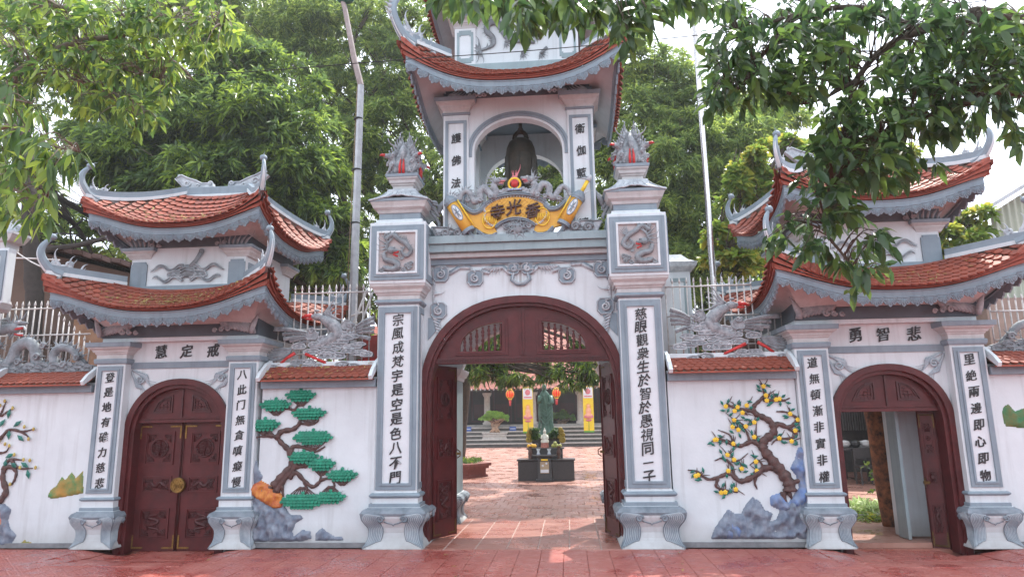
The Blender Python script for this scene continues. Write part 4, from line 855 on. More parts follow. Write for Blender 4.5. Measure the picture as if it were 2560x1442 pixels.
# ================================================================== SIDE GATES
BRK = mat('faded_bracket', (.36, .34, .35), (.20, .20, .22), rough=.75, scale=10, bump=.5, bscale=30)
def side_gate(c, sd, name3, tl, trr, openleaf, label, motif):
    g = thing('side_gate', (c, .6, 0), label, 'gate'); Y0 = .25; PYc = .32
    w = MB(); w.prism([(c-.8, -.1), (c-.8, 2.82), (c+.8, 2.82), (c+.8, -.1)]+superarch(c, 1.50, .76, .765, -.1, 24, 2.15)[::-1], Y0, Y0+.3); w.build('wall', WHITE, g)
    f = MB(); arch_band(f, c, 1.5, .775, .775, -.1, .085, Y0-.045, Y0+.16, 2.15); arch_band(f, c, 1.5, .74, .74, -.1, .10, Y0-.0, Y0+.26, 2.15); f.build('arch_frame', WOOD, g, .006)
    zb = 1.70
    ii = [p for p in superarch(c, 1.5, .655, .655, -.1, 50, 2.15) if p[1] >= zb]
    t = MB(); t.prism([(ii[0][0], zb)]+ii+[(ii[-1][0], zb)], Y0+.08, Y0+.13); tt = t.build('transom', WOOD, g)
    q = MB(); q.box(c-.66, c+.66, Y0+.055, Y0+.15, 1.66, 1.70); q.box(c-.66, c+.66, Y0+.065, Y0+.15, 1.71, 1.735); q.build('transom_bar', WOOD, tt, .003)
    q = MB(); q.box(c-.012, c+.012, Y0+.06, Y0+.08, 1.72, 2.12)
    for sx in (-1, 1):
        L = [(c+sx*.14, 1.80), (c+sx*.14, 2.05), (c+sx*.26, 2.02), (c+sx*.36, 1.95), (c+sx*.44, 1.80)]
        q.prism([L, inset(L, .84)], Y0+.062, Y0+.082); q.prism([inset(L, .72), inset(L, .60)], Y0+.066, Y0+.082)
        for k in range(4): q.tube([(c+sx*(.18+.05*k), Y0+.076, 1.83), (c+sx*(.18+.05*k), Y0+.076, 1.98-.03*k)], .005, 4); q.tube([(c+sx*.18, Y0+.076, 1.84+.04*k), (c+sx*(.34-.03*k), Y0+.076, 1.84+.04*k)], .005, 4)
    q.build('fretwork', WOODC, tt)
    if not openleaf:
        for sx in (-1, 1):
            lf = door_leaf(g, (c+sx*.665, Y0+.16), (c+sx*.008, Y0+.16), -.08, 1.66, handle=False)
        b = MB(); n_ = 24; zc_ = .80; yb = Y0+.10
        b.prism([(c+.105*math.cos(2*pi*i/n_), zc_+.105*math.sin(2*pi*i/n_)) for i in range(n_)], yb, yb+.03)
        b.tube([(c+.095*math.cos(2*pi*i/n_), yb-.003, zc_+.095*math.sin(2*pi*i/n_)) for i in range(n_+1)], .007, 5)
        for k in range(8): a = k*pi/4+.2; b.ball((c+.07*math.cos(a), yb-.004, zc_+.07*math.sin(a)), .009, 6, 5)
        for sx in (-1, 1): b.tube([(c+sx*.035+.022*math.cos(2*pi*i/10), yb-.02, zc_-.008+.022*math.sin(2*pi*i/10)) for i in range(11)], .006, 5); b.ball((c+sx*.035, yb-.015, zc_+.012), .014, 6, 5)
        b.build('round_lock_plate', BRASS, g)
    else:
        fe = G(2333, 1370, -.08); door_leaf(g, (c+.64, Y0+.2), (fe.x+.0, fe.y+.02), -.08, 1.66)
        door_leaf(g, (c-.66, Y0+.2), (c-.70, Y0+.72), -.08, 1.66, handle=False)
    q = MB(); q.box(c-.8, c+.8, Y0-.02, Y0, 2.425, 2.515); q.build('lintel_band', GREY, g, .003)
    for i, ch in enumerate(name3):
        xs = (c-.36, c+.02, c+.42) if sd < 0 else (c-.37, c-.02, c+.38); glyph(ch, xs[i]+.03, 2.665, .185, Y0-.008, g, bold=.016)
    # spandrel feathers
    m = MB()
    for sx in (-1, 1):
        for k in range(7):
            a = -pi/2+.10+.10*k; a = a if sx < 0 else pi-a
            flame(m, (c+sx*(.745-.012*k), Y0-.012, 2.40-.035*k), a, .40-.035*k, .020, .5*-sx, flat=.7)
            a = -.10-.11*k; a = a if sx < 0 else pi-a
            flame(m, (c+sx*(.74-.035*k), Y0-.012, 2.405-.010*k), a, .42-.04*k, .020, -.5*-sx, flat=.7)
        spiral(m, (c+sx*.60, Y0-.03, 2.27), .06, 1.5, sx, 0, .014)
    m.build('spandrel_feathers', PLG, g)
    for sx, txt in ((-1, tl), (1, trr)):
        pc = c+sx*.975+(.0 if sx < 0 else 0); h = .215
        b = MB(); b.box(pc-h, pc+h, PYc-h, PYc+h, .49, 2.56); pil = b.build('pillar', WHITE, g, .005)
        plinth(pil, pc, PYc, .30, .49)
        q = MB(); q.loft([(.49, .245), (.535, .245)], pc, PYc); ring(q, pc, PYc, .645, .232, .024); q.build('base_moulding', GREY, pil, .003)
        q = MB(); q.loft([(.535, .226), (.625, .226)], pc, PYc); q.build('base_course', WHITE, pil)
        panel_face(pil, pc, PYc-h, pc-.185, pc+.185, .72, 2.46, .068)
        n = len(txt)
        for i, ch in enumerate(txt): glyph(ch, pc+random.uniform(-.006, .006), 2.30-(2.30-.86)*i/(n-1), .135, PYc-h-.008, pil, bold=.016)
        q = MB(); q.loft([(2.49, .235), (2.51, .245), (2.55, .25), (2.565, .24)], pc, PYc); q.build('neck_moulding', GREY, pil, .003)
        q = MB(); q.loft([(2.565, .225), (2.62, .225), (2.635, .24), (2.655, .245), (2.655, .26), (2.68, .27), (2.705, .30), (2.705, .312), (2.725, .318)], pc, PYc); q.build('cove', CREAM, pil, .003)
        q = MB(); q.loft([(2.725, .335), (2.79, .34)], pc, PYc); q.build('pillar_cap', GREY, pil, .004)
        # rear pillar of the gate house
        q = MB(); q.box(pc-.2, pc+.2, 1.75, 2.15, .4, 2.6); rp = q.build('rear_pillar', WHITE, g, .005); plinth(rp, pc, 1.95, .28, .42)
        q = MB(); q.box(pc-.12, pc+.12, .5, 1.8, 0, 2.85); q.build('side_wall', WHITE, g)
    for sx in (-1, 1):
        m = MB(); x0 = c+sx*1.16
        for k in range(10): flame(m, (x0-sx*(.02+.045*k), Y0-.20-.004*k, 2.87+.01*k), pi/2+sx*(.0+.11*k), .40-.018*k, .038, sx*(.9-.12*k), flat=.8)
        for k in range(3): spiral(m, (x0-sx*(.38+.1*k), Y0-.26, 2.94-.01*k), .045-.008*k, 1.3, sx, 0, .017)
        flame(m, (x0-sx*.05, Y0-.26, 2.86), pi/2, .5, .05, -sx*.4)
        m.build('cloud_bracket', BRK, g)
    q = MB(); q.box(c-1.15, c+1.15, Y0-.13, 1.95, 2.80, 2.86); q.build('upper_band', WHITE, g, .004)
    q = MB(); q.box(c-1.16, c+1.16, Y0-.16, 1.98, 2.86, 3.16); q.build('beam', DARKG, g)
    q = MB(); q.box(c-1.1, c+1.1, 1.9, 2.1, 2.3, 3.0); q.build('rear_wall', WHITE, g)
    cyr = 1.0
    R1 = Roof(c, cyr, 1.50, 1.50, 3.17, 3.66, .90, .84, 3.55, 3.62, p=2.6, g=1.1, out=.05)
    build_roof(R1, g, 7, keep=170, hook=.40, ridge=False, wall=(1.1, .95, 3.02), edge=(.045, .24), name='lower_roof', sc_sides=(0, 1, 3))
    u = MB(); u.box(c-.87, c+.87, .20, 1.80, 3.40, 4.40); ub = u.build('upper_storey', WHITE, g, .004)
    q = MB(); q.box(c-.89, c+.89, .17, 1.83, 3.50, 3.62); q.build('grey_band', GREY, ub, .004)
    for sx in (-1, 1):
        x0 = c+sx*.745
        for (yf, rot) in ((.2, 0),):
            q = MB(); n_ = .03; o = [(x0-.125, 3.62), (x0+.125, 3.62), (x0+.125, 3.95), (x0+.10, 3.95), (x0+.10, 3.985), (x0-.10, 3.985), (x0-.10, 3.95), (x0-.125, 3.95)]; q.prism(o, yf-.02, yf); q.build('pilaster_panel', GREY, ub, .003)
        for y_ in (.36, 1.64): cornice(ub, x0, y_, 4.03, .165, s=.75)
        q = MB(); xw = c+sx*.87; q.prism([(.28, 3.62), (.46, 3.62), (.46, 3.95), (.28, 3.95)], -.015, .0, lambda x, z, y: (xw-sx*y, x, z)); q.build('pilaster_panel', GREY, ub)
        m = MB()
        for k in range(7): flame(m, (c+sx*(.86-.06*k), .17, 4.20), pi/2+sx*(.1+.16*k), .28-.022*k, .022, -sx*.9)
        spiral(m, (c+sx*.55, .15, 4.23), .035, 1.3, sx, 0, .014); spiral(m, (c+sx*.44, .15, 4.22), .03, 1.3, sx, 0, .013)
        m.build('cloud_bracket', BRK, ub)
    q = MB(); q.box(c-.90, c+.90, .17, 1.83, 4.19, 4.40); q.build('beam', DARKG, ub)
    m = MB(); mr = MB(); yy = .175
    if motif == 'gourd':
        m.ball((c+.02, yy, 3.83), (.12, .035, .10), 12, 8); m.tube([(c+.05, yy, 3.88), (c+.12, yy, 3.98), (c+.20, yy-.01, 4.10)], [.05, .028, .036], 8, .7); m.ball((c+.205, yy-.01, 4.12), (.042, .03, .036), 8, 6)
        for z_ in (3.86, 3.90): m.tube([(c-.09, yy-.03, z_-.06), (c, yy-.04, z_-.02), (c+.1, yy-.03, z_-.05)], .01, 5)
    else:
        m.ball((c-.02, yy, 3.86), (.10, .03, .11), 12, 8); m.tube(smooth_path([(c-.1, yy, 3.8), (c+.0, yy-.01, 3.95), (c+.14, yy-.01, 4.06), (c+.22, yy, 3.98)], 4), .03, 7)
    for sx in (-1, 1):
        for (z_, L_, up) in ((3.88, .50, 1), (3.72, .46, -1)):
            pts = [(c+sx*(.06+L_*t), yy, z_+.042*math.sin(t*10+up)) for t in (0, .15, .3, .45, .6, .75, .9, 1)]; pp = smooth_path(pts, 3); m.tube(pp, taper(len(pp), .026, .006, .008), 6, .4)
            pp2 = [np.array(p)+np.array((0, -.012, .020)) for p in pp]; mr.tube(pp2, taper(len(pp2), .009, .003), 4, .8); pp3 = [np.array(p)+np.array((0, -.012, -.020)) for p in pp]; mr.tube(pp3, taper(len(pp3), .007, .003), 4, .8)
        cloudlet(m, (c+sx*.16, 3.78), .13, .055, yy-.005, yy+.03, seed=int(c*3)+sx, rim=mr)
    m.build('ribbon_relief', SCULPT, ub); mr.build('ribbon_edge', SCULL, ub)
    R2 = Roof(c, cyr, 1.25, 1.28, 4.40, 4.82, .52, .10, 5.26, 5.26, p=2.6, g=1.7, out=.05)
    build_roof(R2, g, 12, keep=130, hook=.36, ridge=True, wall=(.87, .8, 4.32), edge=(.045, .22), name='upper_roof', sc_sides=(0, 1, 3) if sd < 0 else (0, 1, 3))
    fl_ = MB(); fl_.box(c-.74, c+.74, .45, .555, -.20, -.072); fl_.build('threshold', PASS, g)
    return g
side_gate(GC[0], -1, '慧定戒', '登是地有碓力慈悲', '八此门無貪嗔癡慢', False, 'smaller side gate with closed maroon double doors and two curved tile roofs', 'gourd')
side_gate(GC[1], 1, '勇智悲', '道無頓漸非實非權', '里絶兩邊即心即物', True, 'smaller side gate with one door leaf open, its roofs half behind foliage', 'lute')

# ================================================================== BOUNDARY WALLS
def boundary_wall(x0, x1, label, ridgew=True):
    t = thing('boundary_wall', ((x0+x1)/2, .4, 0), label, 'wall', 'white tiled walls between the gates')
    b = MB(); b.box(x0, x1, .18, .50, 0, 2.24); b.build('wall_body', WHITE, t)
    b = MB(); b.box(x0, x1, .10, .58, 2.10, 2.205); b.build('wall_band', GREY, t, .004)
    b = MB(); b.box(x0, x1, .155, .18, 0, .065); b.build('skirting', mat('grey_skirting', (.24, .24, .25), (.16, .16, .17), rough=.8, bump=.3), t, .004)
    b = MB(); b.box(x0, x1, .30, .42, 2.40, 2.475); b.build('coping_ridge', WHITE, t, .008)
    b = MB(); b.add([(x0, -.0, 2.205), (x1, -.0, 2.205), (x1, .36, 2.43), (x0, .36, 2.43), (x0, .70, 2.205), (x1, .70, 2.205)], [(0, 1, 2, 3), (3, 2, 5, 4), (0, 4, 5, 1)])
    rf = b.build('coping', MORTAR, t); Ms = []
    n = int((x1-x0)/.10)
    for r in range(5):
        for i in range(n):
            x = x0+(i+.5+(.5 if r % 2 else 0))*(x1-x0)/n
            if x > x1-.03: continue
            y = .045+r*.062; z = 2.235+r*.039; b2 = Vector((0, .83, .46+random.uniform(-.03, .03))).normalized(); n2 = Vector((1, 0, 0)).cross(b2)
            M = Matrix.Identity(4); M.col[1][:3] = b2; M.col[2][:3] = n2; M.translation = (x, y+.07, z+.045); Ms.append(M)
            M2 = M @ Matrix.Identity(4); M2 = Matrix.Rotation(pi, 4, 'Z') @ M; M2.translation = (x, .72-(y+.07), z+.045)
            if r % 2 == 0: Ms.append(M2)
    vis = [M for M in Ms if M.translation.y < .37]; hid = [M for M in Ms if M.translation.y >= .37]
    for M in vis: place('coping_tile', TILE, rf, M)
    tag(bake('coping_tiles', TILE, hid, rf, TERRA), kind='stuff')
    e = MB(); e.box(x0, x1, -.035, -.0, 2.19, 2.21); e.build('eave_course', TERRAE, rf)
    for xe, s_ in ((x0, 1), (x1, -1)):
        q = MB(); q.prism([(-.05, 2.19), (.36, 2.46), (.36, 2.52), (.20, 2.46), (.02, 2.34), (-.08, 2.24)], 0, .05*s_, lambda x, z, y: (xe+y, x, z)); q.build('end_verge', WHITE, t, .006)
    return t
wL = boundary_wall(-3.62, -2.0, 'white wall with green painted pine relief under a tiled coping')
wR = boundary_wall(1.95, 3.60, 'white wall with yellow apricot blossom relief under a tiled coping')
wLL = boundary_wall(-7.6, -6.10, 'white wall left of the closed side gate with flowering branch relief')
wRR = boundary_wall(6.02, 7.6, 'white wall at right edge with a painted green hill relief')
YW = .18
def c2(u, v, o=0): p = W(u/2.396, 840+v/2.396, YW); return Vector((p.x, YW-o, p.z))
def c7(u, v, o=0): p = W(1640+u/2.396, 840+v/2.396, YW); return Vector((p.x, YW-o, p.z))
def branch(mb, f, pts, r0, r1, n=5, o=.012):
    pp = smooth_path([f(*p, o) for p in pts], n); mb.tube(pp, [a*(1+.18*math.sin(i*1.9)) for i, a in enumerate(taper(len(pp), r0, r1))], 7, .7)
    return pp
# pine relief
pr = MB()
branch(pr, c2, [(1640, 900), (1690, 840), (1750, 770), (1735, 690), (1690, 640), (1650, 600), (1590, 590)], .060, .022)
branch(pr, c2, [(1655, 930), (1700, 860), (1760, 790), (1800, 700)], .05, .035)
branch(pr, c2, [(1660, 610), (1690, 570), (1760, 555), (1800, 510), (1770, 450), (1700, 430), (1650, 450)], .042, .012)
branch(pr, c2, [(1760, 450), (1790, 410), (1810, 375)], .022, .008)
branch(pr, c2, [(1800, 520), (1860, 530), (1905, 510), (1910, 480)], .018, .008)
branch(pr, c2, [(1745, 700), (1760, 660), (1820, 665), (1890, 690), (1950, 660)], .035, .010)
branch(pr, c2, [(1760, 790), (1840, 770), (1860, 750)], .026, .008)
branch(pr, c2, [(1735, 850), (1775, 815), (1830, 870), (1880, 900), (1930, 860), (1990, 850), (2060, 880), (2100, 860)], .036, .010)
branch(pr, c2, [(1825, 870), (1840, 920), (1820, 960)], .024, .008); branch(pr, c2, [(1920, 870), (1925, 820), (1915, 790)], .02, .008); branch(pr, c2, [(1995, 860), (2005, 900), (1985, 940)], .018, .008)
branch(pr, c2, [(1640, 600), (1570, 600), (1520, 610)], .022, .008); branch(pr, c2, [(1640, 590), (1590, 560)], .016, .008)
branch(pr, c2, [(1655, 925), (1640, 960)], .05, .02); branch(pr, c2, [(1625, 900), (1600, 960)], .04, .012); branch(pr, c2, [(1690, 890), (1700, 960)], .03, .01)
PADS = [(1805, 355, 85, 34), (1655, 412, 88, 33), (1855, 462, 97, 34), (1590, 530, 88, 34), (1878, 605, 112, 40), (1822, 722, 86, 35), (1928, 765, 80, 36), (2052, 830, 88, 33), (1815, 985, 127, 44), (1982, 962, 86, 35)]
for (u, v, a, b) in PADS:
    for k in range(9):
        x = (k-4)/4.5*a*.8; s_ = 1 if v < 900 else -1
        branch(pr, c2, [(u+(x*.15), v+s_*b*1.9), (u+x*.6, v+s_*b*1.25), (u+x, v+s_*b*.5)], .008, .006, 3)
    for k in range(16):
        an = 2*pi*k/16; p = c2(u+a*.95*math.cos(an), v-b*.95*math.sin(an), .012); pr.tube([p, p+Vector((math.cos(an)*.035+random.uniform(-.02, .02), 0, math.sin(an)*.03+.01))], [.003, .0015], 4)
pt_ = tag(link('pine_relief', pr.mesh('pine_relief', BARKP, wloc(wL)), wL), 'brown twisting pine trunk in relief')
for pi_, (u, v, a, b) in enumerate(PADS):
    m = MB(); c_ = c2(u, v); p1 = c2(u+a, v); p2_ = c2(u, v-b); A = (p1-c_).length; B = (p2_-c_).length; rr = random.Random(pi_)
    m.ball((c_.x, YW-.008, c_.z), (A*.93, .035, B*.9), 20, 8)
    rows = max(3, int(2*B/.032))
    for j in range(rows, -1, -1):
        zz = -B+2*B*(j+.3)/rows; hw = A*math.sqrt(max(0, 1-(zz/B)**2)); n = int(2*hw/.045)
        for i in range(n+1):
            x = -hw+2*hw*(i+(.5 if j % 2 else 0))/max(1, n)
            if abs(x) > hw*1.03: continue
            dp = .048*math.sqrt(max(0, 1-(x/A)**2*.9-(zz/B)**2*.8)); q = Vector((c_.x+x, YW-.012-dp, c_.z+zz)); r_ = .027
            m.add([q+Vector((r_*math.cos(t), -.006+.010*math.sin(t), r_*.9*math.sin(t))) for t in np.linspace(0, 2*pi, 8)[:-1]]+[q+Vector((0, -.020, -.004))], [(k, (k+1) % 7, 7) for k in range(7)], True)
    m.build('needle_pad', GREEN, pt_)
def pxp(f, pts): return [(f(u, v).x, f(u, v).z) for u, v in pts]
relief_patch(pxp(c2, [(1500, 980), (1540, 940), (1600, 1000), (1650, 1030), (1700, 1010), (1740, 1070), (1800, 1070), (1815, 1090), (1770, 1120), (1750, 1170), (1760, 1200), (1810, 1160), (1860, 1170), (1865, 1210), (1820, 1225), (1500, 1232)]), YW, .085, seed=3, sc=13).build('rock_relief', ROCKP, wL)
relief_patch(pxp(c2, [(1500, 750), (1530, 745), (1545, 790), (1575, 840), (1560, 880), (1600, 930), (1500, 960)]), YW, .05, seed=8).build('rock_relief', ROCKP, wL)
relief_patch(pxp(c2, [(1500, 895), (1560, 865), (1620, 900), (1690, 950), (1690, 1030), (1640, 1030), (1560, 985), (1500, 950)]), YW-.01, .075, seed=5, sc=12).build('rock_relief', ROCKO, wL)
relief_patch(pxp(c2, [(1890, 1180), (1930, 1145), (1960, 1170), (2000, 1195), (2050, 1200), (2060, 1222), (1885, 1226)]), YW, .05, seed=9, sc=11).build('rock_relief', ROCKP, wL)
# apricot relief
def apricot(parent, f, BR, FLW, LV, mirror=False, seed=1, bud=False):
    ar = MB(); rr = random.Random(seed)
    for pts, r0, r1 in BR: branch(ar, f, pts, r0, r1)
    for (u, v) in FLW:
        for _ in range(0 if bud else 3):
            a = rr.uniform(-2.6, .6); L_ = rr.uniform(40, 75); branch(ar, f, [(u, v), (u+L_*.5*math.cos(a)+4, v+L_*.5*math.sin(a)), (u+L_*math.cos(a), v+L_*math.sin(a))], .009, .003, 3)
    o = ar.build('branch_relief', BARKP, parent)
    for (u, v) in FLW:
        m = MB(); c = f(u, v, .03); 
        if bud: m.ball(c, (.020, .014, .028), 8, 6); m.build('bud', mat('ochre_bud', (.50, .42, .12), (.40, .28, .08)), o); continue
        for k in range(5): a = 2*pi*k/5+.3; m.ball(c+Vector((.017*math.cos(a), 0, .017*math.sin(a))), (.015, .008, .015), 8, 5)
        m.ball(c+Vector((0, -.008, 0)), (.009, .008, .009), 6, 4); m.build('blossom', YEL2, o)
    m = MB(); lv = list(LV)
    for (u, v) in FLW:
        for _ in range(2 if not bud else 0): a = rr.uniform(0, 6.28); lv.append((u+30*math.cos(a), v+30*math.sin(a)))
    for (u, v) in lv:
        c = f(u, v, .02); a = rr.uniform(0, 6.28); d = Vector((math.cos(a), 0, math.sin(a))); n = Vector((-d.z, 0, d.x)); L_ = .085 if not bud else .15
        m.add([c-d*L_/2, c+n*L_*.22+Vector((0, -.006, 0)), c+d*L_/2, c-n*L_*.22+Vector((0, -.006, 0)), c+Vector((0, -.016, 0))], [(0, 1, 4), (1, 2, 4), (2, 3, 4), (3, 0, 4)])
    tag(m.build('leaves', TEAL, o), kind='stuff'); return o
apricot(wR, c7, [([(800, 930), (790, 870), (740, 800), (690, 740), (640, 670), (650, 620), (700, 580), (690, 520), (640, 485), (590, 460), (585, 420), (620, 385), (650, 350)], .085, .016),
    ([(790, 880), (870, 860)], .05, .02), ([(870, 860), (880, 950)], .024, .01), ([(760, 930), (770, 1000), (765, 1030)], .04, .012), ([(790, 930), (830, 1000)], .03, .01), ([(740, 950), (760, 980), (735, 1000)], .03, .008),
    ([(600, 460), (540, 440), (470, 430), (420, 400)], .028, .008), ([(640, 380), (700, 385), (760, 385), (800, 370)], .026, .007), ([(650, 350), (640, 310), (620, 280)], .02, .006),
    ([(700, 560), (730, 525), (790, 545), (830, 520), (840, 490), (780, 455), (720, 450)], .038, .009), ([(840, 500), (880, 530)], .018, .006), ([(790, 545), (840, 590), (800, 610), (720, 620), (690, 650)], .026, .007),
    ([(640, 680), (580, 630), (510, 655), (460, 650), (400, 620), (330, 630)], .036, .009), ([(560, 630), (540, 570), (500, 510)], .02, .006), ([(460, 640), (440, 590), (370, 560)], .016, .005), ([(630, 640), (600, 600), (600, 520)], .016, .006),
    ([(700, 780), (640, 795), (560, 850), (500, 865), (440, 820), (380, 840), (310, 855), (250, 810), (190, 800)], .048, .008), ([(370, 850), (360, 900), (420, 920), (490, 935)], .022, .007), ([(470, 850), (450, 770), (400, 730), (350, 745)], .024, .006), ([(620, 800), (590, 870), (605, 915)], .026, .008), ([(450, 750), (500, 740), (550, 700)], .014, .005), ([(640, 780), (610, 740), (560, 770)], .016, .006)],
    [(640, 300), (655, 355), (660, 385), (735, 375), (715, 380), (800, 465), (845, 500), (880, 515), (830, 565), (735, 610), (808, 628), (540, 415), (485, 425), (415, 420), (468, 448), (515, 458), (465, 502), (585, 515), (535, 540), (455, 543), (490, 560), (585, 603), (360, 618), (460, 643), (425, 710), (465, 738), (595, 750), (510, 792), (600, 805), (430, 805), (250, 830), (235, 835), (388, 935), (412, 932), (475, 915), (350, 620)],
    [(615, 325), (790, 400), (770, 478), (880, 470), (875, 535), (835, 600), (770, 635), (740, 590), (430, 390), (430, 445), (480, 515), (540, 500), (500, 595), (420, 635), (320, 640), (280, 800), (250, 860), (360, 930), (400, 890), (460, 890), (580, 715), (520, 770), (500, 800), (385, 690), (410, 740)])
relief_patch(pxp(c7, [(330, 1212), (350, 1150), (400, 1080), (430, 1035), (470, 1060), (510, 1060), (530, 1020), (580, 960), (620, 990), (650, 1040), (700, 1060), (680, 1110), (720, 1100), (740, 1040), (800, 1000), (860, 960), (940, 950), (940, 1215)]), YW, .095, seed=13, sc=12).build('rock_relief', ROCKP, wR)
relief_patch(pxp(c7, [(680, 960), (740, 940), (790, 1000), (860, 900), (840, 830), (805, 790), (830, 740), (850, 670), (890, 655), (915, 690), (925, 800), (945, 1000), (760, 1050), (690, 1010)]), YW-.005, .08, seed=17, sc=13).build('rock_relief', ROCKB, wR)
relief_patch(pxp(c7, [(370, 1180), (400, 1100), (440, 1090), (520, 1160), (500, 1200), (400, 1210)]), YW-.03, .06, seed=19, sc=14).build('rock_relief', ROCKB, wR)
# flowering branch and hills on the outer walls
apricot(wLL, c2, [([(0, 990), (40, 930), (20, 850), (30, 800), (60, 780), (100, 810), (90, 860), (70, 890)], .05, .012), ([(20, 800), (60, 740), (140, 740)], .03, .01), ([(70, 740), (120, 790), (200, 790)], .024, .008), ([(0, 620), (60, 560), (140, 570), (210, 555)], .028, .008), ([(100, 560), (160, 590), (180, 615)], .018, .007), ([(0, 480), (20, 440), (40, 390)], .02, .007), ([(10, 480), (50, 450), (85, 430)], .016, .006), ([(0, 700), (40, 690), (60, 660)], .018, .007)],
    [(38, 388), (85, 430), (10, 415), (210, 556), (155, 542), (180, 615), (5, 630), (40, 645), (65, 655), (95, 708), (150, 738), (188, 742), (222, 785), (70, 885), (130, 785)], [(60, 465), (110, 525), (130, 610), (20, 520), (65, 715), (90, 770), (155, 770), (175, 825), (60, 590), (40, 760)], seed=4, bud=True)
relief_patch(pxp(c2, [(285, 960), (300, 920), (340, 890), (370, 840), (390, 860), (430, 810), (455, 850), (500, 800), (500, 940), (400, 960), (310, 975)]), YW, .035, seed=23).build('hill_relief', ROCKG, wLL)
relief_patch(pxp(c2, [(-60, 1000), (30, 1005), (70, 1040), (50, 1100), (60, 1150), (100, 1190), (70, 1250), (-60, 1260)]), YW, .07, seed=27).build('rock_relief', ROCKP, wLL)
relief_patch(pxp(c2, [(-60, 1010), (10, 1020), (30, 1080), (40, 1140), (-60, 1150)]), YW-.03, .05, seed=28, sc=11).build('rock_relief', mat('red_painted_rock', (.45, .07, .05), (.5, .3, .2), scale=8), wLL)
relief_patch(pxp(c2, [(105, 1250), (150, 1215), (190, 1230), (195, 1255)]), YW, .04, seed=29).build('rock_relief', ROCKG, wLL)
relief_patch(pxp(c7, [(2070, 470), (2080, 420), (2110, 405), (2150, 450), (2204, 430), (2300, 420), (2300, 560), (2090, 540)]), YW, .035, seed=31).build('hill_relief', mat('green_hill_paint', (.02, .17, .07), (.14, .13, .04), rough=.6, scale=9, bump=.4), wRR)

